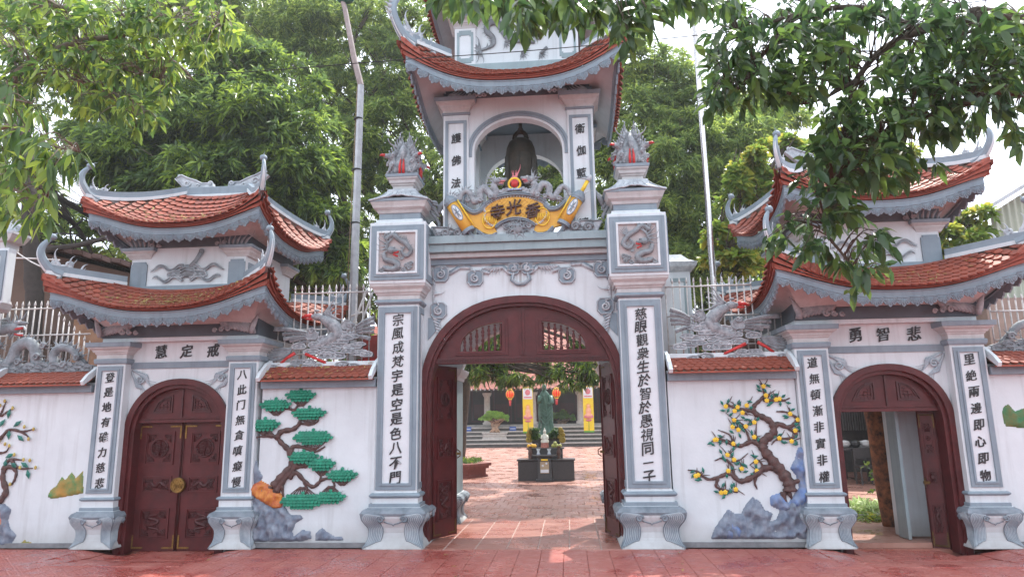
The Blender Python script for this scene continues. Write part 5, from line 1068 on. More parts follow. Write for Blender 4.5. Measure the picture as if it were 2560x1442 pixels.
# ================================================================== PHOENIX AND DRAGON SCULPTURES ON THE WALLS
def phoenix(sd, label):
    t = thing('phoenix_sculpture', (sd*2.8, .36, 2.47), label, 'sculpture', 'phoenix sculptures on the walls'); Yp = .34
    def q(u, v, o=0):
        p = W(640+u/5.15, 680+v/5.15, Yp); x = p.x if sd < 0 else -p.x-.03; return Vector((x, Yp-o, p.z+.0))
    def xz(u, v): p = q(u, v); return (p.x, p.z)
    body = MB(); wing = MB(); wings = []; red = MB(); cl = MB(); rimm = MB()
    pp = smooth_path([q(700, 960), q(820, 940), q(960, 870), q(1060, 790), q(1010, 700), q(930, 640), q(840, 590)], 5); body.tube(pp, taper(len(pp), .045, .055, .045), 8, .8)
    body.ball(q(800, 575, .01), (.085, .05, .055), 10, 7); body.ball(q(740, 575, .01), (.05, .04, .035), 8, 6); body.ball(q(770, 560, .035), (.014, .012, .014), 6, 5); body.ball(q(790, 500, .01), (.04, .03, .02), 8, 5)
    for k in range(9):
        s_ = q(860, 540+10*k); ang = (.35-.09*k) if sd < 0 else pi-(.35-.09*k); flame(body, s_, ang, .40-.018*k, .030, (.8 if k % 2 else -.8)*-sd)
    for k in range(10):
        i = 4+k*2
        if i < len(pp): flame(body, Vector(pp[i])+Vector((0, -.03, .0)), pi/2+sd*.9, .10, .022, -.6*sd)
    # beak, legs, claws
    red.tube([q(725, 562, .02), q(650, 568, .02), q(590, 592, .02)], [.034, .026, .008], 6); red.tube([q(730, 600, .02), q(670, 608, .02), q(635, 606, .02)], [.024, .016, .006], 6)
    red.tube([q(520, 1045, .05), q(420, 1110, .06), q(290, 1205)], [.026, .021, .022], 6); red.tube([q(660, 1060, .07), (q(800, 1120, .07)), q(960, 1195)], [.026, .021, .022], 6)
    for (fu, fv) in ((300, 1200), (960, 1195)):
        for (du, dv) in ((-60, 0), (40, 45), (80, 15), (-30, 40), (60, -50)): red.tube([q(fu, fv, .01), q(fu+du*.5, fv+dv*.6+8, .02), q(fu+du, fv+dv, .03)], [.018, .014, .006], 5)
    # wings
    for wi_, (s0, tips) in enumerate((((660, 800), [(245, 735, .034), (345, 800, .022), (360, 862, .030), (440, 892, .022), (480, 955, .028)]), ((1290, 730), [(1530, 590, .030), (1530, 650, .026), (1530, 715, .026), (1520, 770, .022), (1475, 860, .030)]))):
        wing = MB()
        for k, (u, v, r) in enumerate(tips):
            a = (s0[0], s0[1]+28*k-20); pt = smooth_path([q(*a, .02), q((a[0]*.5+u*.5), (a[1]*.42+v*.58)-8, .02), q(u, v, .01)], 5); wing.tube(pt, [r*(.7+.5*i/len(pt)) for i in range(len(pt))], 7, .6)
            wing.tube([Vector(p)+Vector((0, -.02, .004)) for p in pt], .006, 4)
            for i in range(2, len(pt)-1, 2): wing.tube([Vector(pt[i])+Vector((0, -.02, 0)), Vector(pt[i])+Vector((sd*-.02, -.012, -r*.8))], .005, 4); 
        for k in range(4):
            for j in range(4): wing.ball(q(s0[0]+(30+38*k)*(1 if s0[0] < 900 else -1), s0[1]-50+48*j+14*k, .028), (.024, .016, .030), 8, 5)
        spiral(wing, q(s0[0]+70*(1 if s0[0] < 900 else -1), s0[1]-40, .05), .04, 1.5, -sd, 0, .014)
        (u, v, w, h) = ((730, 820, 80, 95), (1180, 690, 70, 90))[wi_]; cloudlet(wing, xz(u, v), .05*w/50, .05*h/50*.8, Yp-.045, Yp+.0, int(u), False); wing.build('wing', SCULM, t)
    # tail and cloud bank
    for k in range(7): a0 = (480-10*k, 985+12*k); pt = smooth_path([q(*a0, .01), q(a0[0]-130, a0[1]+(-14 if k % 2 else 20)+8*k, .02), q(a0[0]-230, a0[1]+10+10*k), q(a0[0]-(330-26*abs(k-3)), a0[1]-10+14*k)], 4); cl.tube(pt, taper(len(pt), .026, .006, .006), 6, .7)
    CL = [(900, 860, 110, 42), (1080, 800, 120, 40), (1150, 850, 130, 42), (1250, 830, 90, 34), (760, 940, 90, 34), (900, 950, 120, 38), (1060, 950, 150, 38), (1250, 960, 140, 36), (1340, 930, 90, 30), (560, 960, 100, 44), (740, 1030, 130, 44), (920, 1030, 130, 40), (1060, 1080, 110, 52), (930, 1080, 130, 50), (1200, 1020, 110, 36), (1340, 1040, 130, 42), (1430, 1060, 90, 42), (1100, 900, 120, 34), (1000, 990, 110, 34)]
    for i, (u, v, a, b) in enumerate(CL): c_ = xz(u, v); cloudlet(cl, c_, a/5.15/187*.9, b/5.15/187*.95, Yp-.035-.006*(i % 3), Yp+.04, i, rim=rimm)
    for i, (u, v, a, b) in enumerate([(140, 1220, 75, 34), (240, 1225, 60, 30), (500, 1230, 80, 34), (560, 1160, 100, 30), (640, 1220, 90, 30), (700, 1160, 80, 36), (820, 1215, 60, 34), (1130, 1200, 100, 50), (1250, 1210, 110, 34), (420, 1240, 60, 20), (760, 1240, 90, 18), (1370, 1235, 60, 16)]):
        cloudlet(cl, xz(u, v), a/5.15/187, b/5.15/187, Yp-.06, Yp+.03, i+40, rim=rimm)
    body.build('phoenix_body', SCULM, t); red.build('beak_and_legs', RED, t); cl.build('cloud_bank', SCULPT, t); rimm.build('cloud_rim', SCULL, t)
phoenix(-1, 'grey phoenix sculpture with red beak and legs above the pine wall')
phoenix(1, 'grey phoenix sculpture with red beak and legs above the apricot wall')
def wall_dragon(sd, label):
    t = thing('dragon_sculpture', (sd*6.8, .36, 2.47), label, 'sculpture', 'dragon sculptures on the outer walls'); Yp = .36; m = MB(); r = MB(); w_ = MB()
    def q(u, v, o=0):
        p = W(u/3.004, 500+v/3.004, Yp); x = p.x if sd < 0 else -p.x-.06; return Vector((x, Yp-o, p.z))
    pp = smooth_path([q(640, 1230), q(590, 1180), q(530, 1120), q(450, 1110), q(400, 1170), q(420, 1260), q(350, 1270), q(280, 1210), q(260, 1110), q(200, 1070), q(130, 1110), q(90, 1200), q(20, 1250), q(-60, 1180), q(-110, 1080), q(-60, 1000), q(30, 970), q(100, 960)], 5)
    m.tube(pp, taper(len(pp), .04, .075, .03), 9, .8)
    for i in range(3, len(pp)-2): 
        tt = pp[i+1]-pp[i-1]; flame(m, Vector(pp[i])+Vector((0, 0, .05)), math.atan2(tt[2], tt[0])+(pi/2 if tt[0]*sd < 0 else -pi/2)*-1*-1, .11, .022, .5*(-1)**i)
    m.ball(q(120, 960, .02), (.10, .06, .08), 10, 7); m.tube([q(130, 925, .02), q(215, 925, .02)], [.05, .02], 6)
    w_.tube([q(150, 955, .05), q(200, 950, .05), q(215, 985, .05)], .014, 5); w_.tube([q(140, 1010, .05), q(190, 1005, .05)], .014, 5); w_.ball(q(165, 915, .05), .02, 6, 5)
    r.tube([q(120, 975, .05), q(190, 965, .055)], .020, 5); r.tube([q(130, 1010, .05), q(190, 1020, .055)], .016, 5)
    for k in range(10): flame(m, q(70, 900+16*k), (2.6-.14*k) if sd < 0 else pi-(2.6-.14*k), .28, .024, .7*(-1)**k)
    for k in range(3): flame(m, q(130+15*k, 900), (1.5-.5*k) if sd < 0 else pi-(1.5-.5*k), .2, .018, .6)
    for i in range(26): u = -100+i*31; cloudlet(m, (q(u, 1300).x, q(0, 1300-22*(i % 3)).z), .085, .05, Yp-.07-.01*(i % 2), Yp+.04, i)
    for (u, v) in ((300, 1180), (500, 1240), (600, 1190), (20, 1100), (160, 1220), (60, 1290), (350, 1100)):
        for k in range(5): flame(m, q(u, v, .05), -1.2+.7*k, .14, .02, .8)
        spiral(m, q(u, v, .08), .05, 1.5, 1, 0, .018)
    m.build('dragon_body', SCULPT, t); r.build('dragon_mouth', RED, t); w_.build('dragon_teeth', WHITE, t)
wall_dragon(-1, 'grey coiling dragon sculpture with open red mouth on the left outer wall')
wall_dragon(1, 'dark dragon sculpture on the outer wall beside the open side gate')

# ================================================================== PHOENIX FINIALS ON THE TALL PILLARS
def finial(pc, label):
    t = thing('phoenix_finial', (pc, PCY, 5.185), label, 'finial', 'phoenix clusters on the tall pillars'); m = MB(); r = MB(); z0 = 5.18
    m.lathe([(0, .19), (.10, .22), (.22, .20), (.34, .15), (.46, .10), (.52, .03)], (pc, PCY, z0), 12)
    for k in range(4):
        a = pi/4+k*pi/2; d = Vector((math.cos(a), math.sin(a), 0)); U = d; V = Vector((0, 0, 1)); fr_ = (U, V); B = Vector((pc, PCY, z0))
        pp = smooth_path([B+d*.14+V*.06, B+d*.22+V*.14, B+d*.22+V*.23, B+d*.27+V*.28, B+d*.33+V*.28], 4); m.tube(pp, taper(len(pp), .07, .03), 8)
        m.ball(B+d*.33+V*.285, (.042, .042, .036), 8, 6); r.tube([B+d*.35+V*.29, B+d*.41+V*.285, B+d*.44+V*.265], [.024, .020, .006], 6)
        for j in range(4): flame(m, B+d*(.30-.02*j)+V*.31, pi/2+.3+.25*j, .10, .016, .8, fr=fr_)
        for j in range(14):
            zz = .06+.035*j; rad = .24-.013*j; s_ = Vector((-d.y, d.x, 0))
            for q in (-1, 0, 1): m.ball(B+d*(rad*.95-.02*abs(q))+s_*q*.055+V*zz, (.034, .034, .04), 6, 5)
        for j in range(6): flame(m, B+d*(.20-.025*j)+V*(.26+.05*j), pi/2-.25+.06*j, .15, .036, -.5, fr=fr_, flat=.9, tip=.012)
        for j in range(2): flame(m, B+d*(.07+.04*j)+V*(.42), pi/2-.05-.35*j, .36-.10*j, .034, .9*(-1)**j, fr=fr_, flat=.8, n=12, tip=.008)
        for j in range(6): spiral(m, B+d*.27+V*(.04+.05*j)+Vector((-d.y, d.x, 0))*(.06*((j % 3)-1)), .035, 1.3, 1, 0, .016, fr=(Vector((-d.y, d.x, 0)), V))
    for k in range(4):
        a = k*pi/2; d = Vector((math.cos(a), math.sin(a), 0)); B = Vector((pc, PCY, z0)); s_ = Vector((-d.y, d.x, 0))
        for q in (-.03, .025): r.tube([B+d*.225+s_*q+Vector((0, 0, .01)), B+d*.235+s_*q+Vector((0, 0, .12)), B+d*.20+s_*q*.8+Vector((0, 0, .24))], [.022, .02, .008], 6)
        f_ = MB(); m.tube([B+d*.20+Vector((0, 0, .18)), B+d*.17+Vector((0, 0, .38)), B+d*.10+Vector((0, 0, .52))], [.012, .055, .012], 6)
    m.build('phoenix_bodies', SCULM, t); r.build('red_beaks', RED, t)
finial(-1.70, 'grey phoenix cluster with red beaks on the tall pillar nearer the lamp post')
finial(1.64, 'grey phoenix cluster with red beaks on the tall pillar nearer the flagpole')

# ================================================================== SCROLL-SHAPED NAME SIGN
sign = thing('name_sign', (0, .3, 4.23), 'golden scroll shaped temple name sign with twin dragons above the main arch', 'sign'); YS = .27
def s8(u, v, o=0): p = W(1040+u/4.923, 380+v/4.923, YS); return Vector((p.x, YS-o, p.z))
def sp(pts): return [(s8(u, v).x, s8(u, v).z) for u, v in pts]
top = [(540, 700), (620, 735), (740, 720), (840, 665), (900, 625), (980, 590), (1080, 562), (1240, 545), (1400, 560), (1500, 590), (1580, 630), (1680, 690), (1760, 710), (1840, 640), (1930, 640)]
bot = [(1800, 900), (1720, 920), (1640, 960), (1560, 985), (1480, 985), (1450, 960), (1470, 900), (1400, 855), (1320, 830), (1220, 820), (1120, 835), (1030, 880), (970, 930), (1000, 990), (960, 1015), (880, 1010), (800, 980), (740, 930), (640, 900)]
m = MB(); m.prism(sp(top+bot), YS, YS+.06); bd = m.build('scroll_sheet', YEL, sign, .004)
m = MB()
for pts, w_ in ((((480, 600), (600, 680), (700, 745), (790, 720), (850, 640)), .04), (((1590, 640), (1640, 700), (1740, 690), (1840, 610)), .04), (((850, 655), (920, 600), (1040, 545), (1220, 520), (1400, 530), (1520, 570), (1600, 620)), .034), (((760, 980), (830, 1030), (920, 1045), (1000, 1010)), .034), (((1440, 990), (1520, 1030), (1620, 1000), (1690, 930)), .034), (((980, 930), (1040, 880), (1130, 840), (1220, 825), (1330, 835), (1420, 870), (1465, 905)), .030), (((530, 900), (600, 920), (660, 1000), (720, 1060)), .03), (((1920, 850), (1850, 880), (1800, 960), (1740, 1030)), .034)):
    pp = smooth_path([s8(*p, .0) for p in pts], 5); m.tube(pp, w_, 7, 1.2); m.tube([Vector(p)+Vector((0, -.045, .012)) for p in pp], .010, 5); m.tube([Vector(p)+Vector((0, -.045, -.016)) for p in pp], .008, 5)
m.build('scroll_edge', GREY, bd)
# rolled ends
for sx, (a, b, r) in ((-1, ((450, 660), (640, 960), .088)), (1, ((1980, 600), (1830, 870), .088))):
    A = s8(*a, .03); B = s8(*b, .03); m = MB(); m.tube([A, B], r, 16, smooth=True); rl = m.build('scroll_roll', YEL, bd)
    m = MB(); d = (A-B).normalized()
    for k, (rr_, dd) in enumerate(((.098, .03), (.105, .06), (.085, .09), (.07, .115), (.045, .14))): m.tube([A+d*(dd-.03), A+d*dd], rr_, 14, smooth=False)
    m.tube([B, B-d*.05], .095, 14, smooth=False); m.build('roll_collar', GREY, rl)
    m = MB(); M0 = (A*.62+B*.38); s_ = Vector((d.z, 0, -d.x)); el = [M0+d*(.13*math.sin(t))+s_*(.05*math.cos(t))+Vector((0, -.092+.01*abs(math.cos(t)), 0)) for t in np.linspace(0, 2*pi, 17)]
    m.add([tuple(p) for p in el[:-1]]+[tuple(M0+Vector((0, -.10, 0)))], [(i, (i+1) % 16, 16) for i in range(16)]); m.build('medallion', PANELW, rl)
    m = MB(); m.tube(el, .008, 5)
    for k in range(6): a_ = k*pi/3; m.tube([M0+Vector((0, -.104, 0)), M0+d*(.10*math.sin(a_))+s_*(.038*math.cos(a_))+Vector((0, -.100, 0))], [.012, .004], 5)
    m.build('medallion_flower', GREY, rl)
    if sx > 0:
        m = MB(); m.tube([A+d*.14, A+d*.32], .028, 8); m.build('roll_rod', YEL2, rl); m = MB(); m.tube([A+d*.32, A+d*.38, A+d*.42], [.034, .04, .02], 8); flame(m, A+d*.36, 2.6, .22, .022, .6); flame(m, A+d*.1, -.2, .2, .02, .6); m.build('rod_knob', SCULL, rl)
    sl = MB(); sl.tube([A+s_*(.10*sx*-1)*-1*-1+Vector((0, -.05, 0)), B+s_*(.10*sx*-1)+Vector((0, -.05, 0))], .012, 5); sl.build('roll_seam', YEL2, rl)
# inner cartouche with raised fret and toothed rim
car = [(870, 750), (850, 700), (900, 650), (990, 600), (1100, 570), (1240, 558), (1370, 570), (1470, 600), (1560, 640), (1600, 700), (1590, 790), (1530, 860), (1460, 885), (1380, 845), (1290, 820), (1220, 815), (1140, 830), (1050, 870), (960, 905), (880, 860), (850, 800)]
cp = sp(car); m = MB(); m.prism(cp, YS-.012, YS); m.build('cartouche', YEL, bd)
m = MB()
for k, p in enumerate(smooth_path([Vector((p[0], 0, p[1])) for p in cp+[cp[0]]], 4)):
    c_ = Vector((sum(q[0] for q in cp)/len(cp), 0, sum(q[1] for q in cp)/len(cp))); d = (Vector(p)-c_).normalized(); m.tube([Vector((p[0], YS-.018, p[2])), Vector((p[0], YS-.010, p[2]))+d*.035], [.012, .005], 4)
m.build('toothed_rim', WHITE, bd)
m = MB(); rr = random.Random(2)
def inside(x, z, P):
    r = False
    for i in range(len(P)):
        (ax, az), (bx, bz) = P[i], P[(i+1) % len(P)]
        if (az > z) != (bz > z) and x < (bx-ax)*(z-az)/(bz-az)+ax: r = not r
    return r
for i in range(-16, 17):
    for j in range(-8, 9):
        x = (i+j)*.030; z = 4.64+(j-i)*.030
        if inside(x, z, inset(cp, .93)):
            L_ = .026; k = (i*2+j*3) % 4
            for (dx, dz) in (((1, 1), (1, -1)) if k % 2 else ((1, 1),)):
                m.tube([(x-dx*L_*.6, YS-.012, z-dz*L_*.6), (x+dx*L_*.6, YS-.012, z+dz*L_*.6)], .0028, 4)
tag(m.build('fret_ground', mat('ochre_paint', (.50, .25, .04), (.42, .2, .03)), bd), kind='stuff')
for sx, (u, v) in ((-1, (905, 840)), (1, (1555, 800))):
    c_ = s8(u, v, .02); m = MB(); m.tube([c_+Vector((.10*math.cos(t), 0, .13*math.sin(t))) for t in np.linspace(0, 2*pi, 18)], .010, 5)
    for k in range(-3, 4): m.tube([c_+Vector((.025*k, 0, -.05)), c_+Vector((.025*k, 0, .05))], .007, 4)
    m.build('round_emblem', YEL2, bd)
for ch, (u, v), s_ in (('寺', (1005, 745), .225), ('光', (1210, 690), .23), ('香', (1435, 730), .22)):
    p = s8(u, v); glyph(ch, p.x, p.z, s_, YS-.028, bd, m=INKB, bold=.012, th=.02)
# masonry filling and mask beneath the scroll
m = MB(); m.prism(sp([(740, 980), (760, 1075), (1430, 1050), (1680, 1040), (1700, 930), (1640, 960), (1480, 985), (1465, 900), (1330, 830), (1120, 835), (980, 930), (1000, 990), (900, 1020)]), YS+.02, YS+.08); m.build('backing', WHITE, sign)
m = MB(); c_ = s8(1255, 950, .03); m.ball(c_, (.08, .05, .09), 10, 8)
for k in range(16): a = 2*pi*k/16; flame(m, c_+Vector((.05*math.cos(a), -.02, .05*math.sin(a))), a, .15, .018, .9*(-1)**k)
for sx in (-1, 1): spiral(m, c_+Vector((sx*.16, 0, .04)), .05, 1.5, sx, 0, .018); spiral(m, c_+Vector((sx*.11, 0, -.06)), .06, 1.5, -sx, 0, .018); m.ball(c_+Vector((sx*.035, -.05, .03)), .015, 6, 5)
m.build('dragon_mask', SCULPT, sign)
# angular bracket scrolls either side
for sx, P, C_ in ((-1, [(190, 925), (400, 930), (470, 960), (560, 930), (700, 1060), (270, 1085)], [(370, 1000), (520, 1000)]), (1, [(1760, 1030), (1900, 880), (2060, 840), (2290, 845), (2210, 1030)], [(2120, 930), (1960, 920)])):
    m = MB(); m.prism(sp(P), YS+.0, YS+.07); m.build('side_bracket', SCULL, sign)
    m = MB(); pp = [s8(*p, .01) for p in P+[P[0]]]; m.tube(pp, .014, 5); m.tube([s8(*p, .01) for p in [(P[0][0]*.8+C_[0][0]*.2, P[0][1]*.8+C_[0][1]*.2), (P[-1][0]*.8+C_[0][0]*.2, P[-1][1]*.8+C_[0][1]*.2)]], .010, 5)
    for (u, v) in C_: spiral(m, s8(u, v, .03), .07, 1.6, sx, 0, .020); [flame(m, s8(u, v, .02), .5+k*1.1, .16, .02, .9*(-1)**k) for k in range(5)]
    m.build('bracket_scroll', SCULPT, sign)
# guardian dragons and the flaming pearl
cb = MB(); 
for k in range(15): u = 1030+27*k; cloudlet(cb, (s8(u, 0).x, s8(u, 505-50*math.sin(pi*k/14)).z), .035, .028, YS-.02-.005*(k % 2), YS+.05, k, False)
for k in range(11): u = 1040+40*k; spiral(cb, s8(u, 490-42*math.sin(pi*k/10), .03), .022, 1.3, 1 if k % 2 else -1, 0, .009)
cb.build('cloud_base', SCULL, sign)
for sx in (-1, 1):
    m = MB(); rm = MB(); wm = MB()
    T = [(385, 620), (430, 560), (490, 570), (540, 600), (570, 520), (640, 490), (690, 560), (720, 620), (790, 590), (790, 510), (840, 450), (900, 510), (960, 560), (985, 500), (960, 430), (980, 400)] if sx < 0 else [(2040, 480), (1960, 520), (1900, 540), (1870, 470), (1800, 430), (1740, 500), (1700, 570), (1640, 530), (1640, 440), (1570, 400), (1510, 460), (1470, 520), (1440, 500), (1470, 430), (1440, 380)]
    pp = smooth_path([s8(*p, .03) for p in T], 5); m.tube(pp, taper(len(pp), .018, .050, .014), 9, .9)
    for i in range(3, len(pp)-4, 2): t = pp[i+1]-pp[i-1]; a = math.atan2(t[2], t[0]); flame(m, Vector(pp[i])+Vector((0, -.01, .03)), a+(-pi/2 if sx > 0 else pi/2)*(-1 if sx > 0 else 1)*(1)*(1 if sx < 0 else -1)*(1 if sx < 0 else -1)*1.0, .085, .016, .6*sx)
    hu, hv = (1000, 375) if sx < 0 else (1410, 350); h_ = s8(hu, hv, .05); m.ball(h_, (.065, .05, .05), 10, 7)
    dx = -sx; m.tube([h_+Vector((dx*.02, 0, .02)), h_+Vector((dx*.10, 0, .015)), h_+Vector((dx*.14, 0, .035))], [.04, .032, .018], 7); rm.tube([h_+Vector((dx*.05, -.02, -.012)), h_+Vector((dx*.12, -.02, -.006))], .013, 5)
    m.tube([h_+Vector((dx*.01, 0, -.04)), h_+Vector((dx*.09, 0, -.055))], [.026, .014], 6); rm.tube([h_+Vector((dx*.03, -.02, -.034)), h_+Vector((dx*.10, -.02, -.042))], .009, 5); wm.ball(h_+Vector((dx*.045, -.05, .03)), .013, 6, 5)
    for k in range(7): flame(m, h_+Vector((-dx*.02, 0, .02-.012*k)), (pi/2+dx*(.6+.16*k)), .17, .017, .7*(-1)**k)
    for (u, v) in (((640, 600), (800, 600), (920, 560)) if sx < 0 else ((1760, 590), (1590, 560), (1500, 550))):
        for k in range(4): flame(m, s8(u, v, .05), -.4-.75*k, .10, .015, .7)
        spiral(m, s8(u, v, .07), .035, 1.4, sx, 0, .014)
    dr = m.build('guardian_dragon', SCULM, sign); rm.build('dragon_mouth', PINK, dr); wm.build('dragon_eye', WHITE, dr)
p = s8(1215, 405, .04); m = MB(); m.ball(p, (.055, .045, .055), 14, 9); m.build('pearl', RED, sign)
m = MB(); m.tube([p+Vector((.085*math.cos(t), 0, .085*math.sin(t))) for t in np.linspace(0, 2*pi, 22)], .017, 6); m.build('pearl_ring', YEL2, sign)
m = MB()
for (du, a, L_) in ((0, pi/2, .27), (-50, pi/2+.15, .20), (50, pi/2-.15, .20), (-28, pi/2, .2), (28, pi/2, .2)): flame(m, p+Vector((du/4.923/190, .01, .05-abs(du)*.0007)), a, L_, .024, .5 if du > 0 else -.5)
m.build('pearl_flames', PINK, sign)
m = MB()
for k in range(5): m.ball(p+Vector((-.08+.04*k, -.01, -.085)), (.026, .02, .016), 7, 5)
m.build('pearl_cloud', mat('blue_paint', (.08, .25, .55), (.6, .65, .7), rough=.5, scale=20), sign)
# leaf-like side finials on the beam ends
for px, py, sx in ((265, 900, -1), (2310, 800, 1)):
    m = MB(); b = s8(px, py, -.1)
    for k in range(8): flame(m, b+Vector((.02*sx*(k % 3), 0, .05*k)), pi/2+sx*(.5-.14*k), .25, .03, -sx*.9)
    flame(m, b+Vector((0, 0, .2)), pi/2-sx*.1, .42, .05, sx*.6); m.build('flame_finial', SCULPT, sign)
# ================================================================== TREES
def leafmat(name, c1, c2, c3, trans=.35, rough=.38):
    m = bpy.data.materials.new(name); MATS[name] = m; m.use_nodes = True; t = m.node_tree; N = t.nodes; L = t.links; b = N['Principled BSDF']; out = N['Material Output']
    g = N.new('ShaderNodeNewGeometry'); r = N.new('ShaderNodeValToRGB'); e = r.color_ramp.elements; e[0].color = (*c1, 1); e[1].color = (*c3, 1); e[0].position = .05; e[1].position = .98
    k = r.color_ramp.elements.new(.6); k.color = (*c2, 1)
    n = N.new('ShaderNodeTexNoise'); n.inputs['Scale'].default_value = .9; n.inputs['Detail'].default_value = 3; L.new(g.outputs['Position'], n.inputs['Vector'])
    a = N.new('ShaderNodeMath'); a.operation = 'MULTIPLY_ADD'; a.inputs[1].default_value = .55; L.new(g.outputs['Random Per Island'], a.inputs[0]); s = N.new('ShaderNodeMath'); s.operation = 'MULTIPLY'; s.inputs[1].default_value = .75; L.new(n.outputs['Fac'], s.inputs[0]); L.new(s.outputs[0], a.inputs[2])
    L.new(a.outputs[0], r.inputs[0]); L.new(r.outputs[0], b.inputs['Base Color']); b.inputs['Roughness'].default_value = rough; b.inputs['Specular IOR Level'].default_value = .5
    tr = N.new('ShaderNodeBsdfTranslucent'); h = N.new('ShaderNodeHueSaturation'); h.inputs['Value'].default_value = 2.3; h.inputs['Hue'].default_value = .487; h.inputs['Saturation'].default_value = 1.0; L.new(r.outputs[0], h.inputs['Color']); L.new(h.outputs[0], tr.inputs['Color'])
    ms = N.new('ShaderNodeMixShader'); ms.inputs[0].default_value = trans; L.new(b.outputs[0], ms.inputs[1]); L.new(tr.outputs[0], ms.inputs[2]); L.new(ms.outputs[0], out.inputs['Surface']); return m
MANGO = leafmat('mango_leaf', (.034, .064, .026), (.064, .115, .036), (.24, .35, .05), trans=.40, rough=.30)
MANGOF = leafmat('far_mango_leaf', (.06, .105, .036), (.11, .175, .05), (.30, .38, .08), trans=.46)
FICUS = leafmat('ficus_leaf', (.020, .046, .022), (.036, .080, .028), (.095, .17, .035), trans=.38, rough=.32)
YLEAF = leafmat('sunlit_yellow_leaf', (.026, .058, .020), (.055, .115, .028), (.26, .36, .05), trans=.42)
ALMOND = leafmat('almond_leaf', (.06, .12, .025), (.13, .21, .035), (.30, .27, .04), trans=.42)
BARK = mat('bark', (.10, .075, .055), (.05, .04, .032), rough=.9, scale=9, bump=.9, bscale=18)
BARKL = mat('pale_bark', (.20, .16, .12), (.10, .08, .06), rough=.9, scale=7, bump=.8, bscale=20)
def leaf_mesh(name, P, D, Nn, L, Wd, m, hi=False, off=(0, 0, 0), droop=.25):
    """P base points, D unit directions, Nn unit normals, L lengths, Wd widths"""
    n = len(P); S = np.cross(D, Nn); S /= np.linalg.norm(S, axis=1, keepdims=True)+1e-9; L = L[:, None]; Wd = Wd[:, None]; dn_ = np.zeros((n, 3)); dn_[:, 2] = -1
    if not hi:
        mid = P+D*L*.45+Nn*Wd*.0; V = np.stack([P, mid+S*Wd*.5+Nn*Wd*.18, P+D*L+dn_*L*droop, mid-S*Wd*.5+Nn*Wd*.18], 1); k = 4; F = np.array([[0, 1, 2], [0, 2, 3]])
        idx = (np.arange(n)[:, None, None]*k+F[None]).reshape(-1); tot = np.full(n*2, 3)
    else:
        a = P+D*L*.30+dn_*L*droop*.08; b = P+D*L*.68+dn_*L*droop*.45; up = Nn*Wd*.14
        V = np.stack([P, a, a+S*Wd*.46+up, a-S*Wd*.46+up, b, b+S*Wd*.42+up, b-S*Wd*.42+up, P+D*L+dn_*L*droop], 1); k = 8
        F = [[0, 1, 2], [0, 3, 1], [5, 4, 7], [4, 6, 7]]; Q = [[2, 1, 4, 5], [1, 3, 6, 4]]
        base = np.arange(n)[:, None]*k; idx = np.concatenate([base+np.array(sum(F, []))[None], base+np.array(sum(Q, []))[None]], 1).reshape(-1); tot = np.tile([3, 3, 3, 3, 4, 4], n)
    V = V.reshape(-1, 3)-np.array(off); me = bpy.data.meshes.new(name); me.vertices.add(len(V)); me.vertices.foreach_set('co', V.astype(np.float32).ravel())
    me.loops.add(len(idx)); me.loops.foreach_set('vertex_index', idx.astype(np.int32)); me.polygons.add(len(tot)); st = np.r_[0, np.cumsum(tot)[:-1]]; me.polygons.foreach_set('loop_start', st.astype(np.int32))
    me.update(calc_edges=True); me.materials.append(m); return me
def rosettes(C, A, k, L, w, jitter=.25, droop=.35, spread=1.0):
    """k leaves round each tip C with axis A"""
    n = len(C); C = np.repeat(C, k, 0); A = np.repeat(A, k, 0); N_ = n*k; ref = rng.normal(size=(N_, 3)); R_ = np.cross(A, ref); R_ /= np.linalg.norm(R_, axis=1, keepdims=True)+1e-9
    t = rng.uniform(.15, 1.0, (N_, 1))*spread; D = R_*np.sin(t*1.5)+A*np.cos(t*1.5); D[:, 2] -= rng.uniform(0, 2*droop, N_); D += rng.normal(size=(N_, 3))*jitter*.5; D /= np.linalg.norm(D, axis=1, keepdims=True)
    U = np.zeros((N_, 3)); U[:, 2] = 1; U += rng.normal(size=(N_, 3))*.45; Nn = U-D*np.sum(U*D, 1, keepdims=True); Nn /= np.linalg.norm(Nn, axis=1, keepdims=True)+1e-9
    P = C+D*.01+rng.normal(size=(N_, 3))*.02; Ls = L*rng.uniform(.6, 1.15, N_); return P, D, Nn, Ls, Ls*w*rng.uniform(.8, 1.2, N_)
def crown_points(clumps, n, sub=.34, gap=.0):
    """tips on lumpy shells: clumps = (centre, radii)"""
    vol = np.array([(r[0]*r[1]+r[0]*r[2]+r[1]*r[2]) for _, r in clumps]); cnt = (n*vol/vol.sum()).astype(int)+1; Cs = []; As = []
    for (c, r), k in zip(clumps, cnt):
        m = max(6, int(k/26)); d = rng.normal(size=(m, 3)); d /= np.linalg.norm(d, axis=1, keepdims=True); sc = np.array(c)+d*np.array(r)*rng.uniform(.45, 1.0, (m, 1)); sr = sub*np.mean(r)*rng.uniform(.6, 1.3, m)
        i = rng.integers(0, m, k); e = rng.normal(size=(k, 3)); e[:, 2] = np.abs(e[:, 2])*1.0-.45; e /= np.linalg.norm(e, axis=1, keepdims=True); p = sc[i]+e*sr[i][:, None]*rng.uniform(.75, 1.0, (k, 1))*np.array([1.1, 1.1, .7])
        Cs.append(p); As.append(e*.7+d[i]*.5+np.array([0, 0, .2]))
    C = np.concatenate(Cs); A = np.concatenate(As); A /= np.linalg.norm(A, axis=1, keepdims=True); return C, A
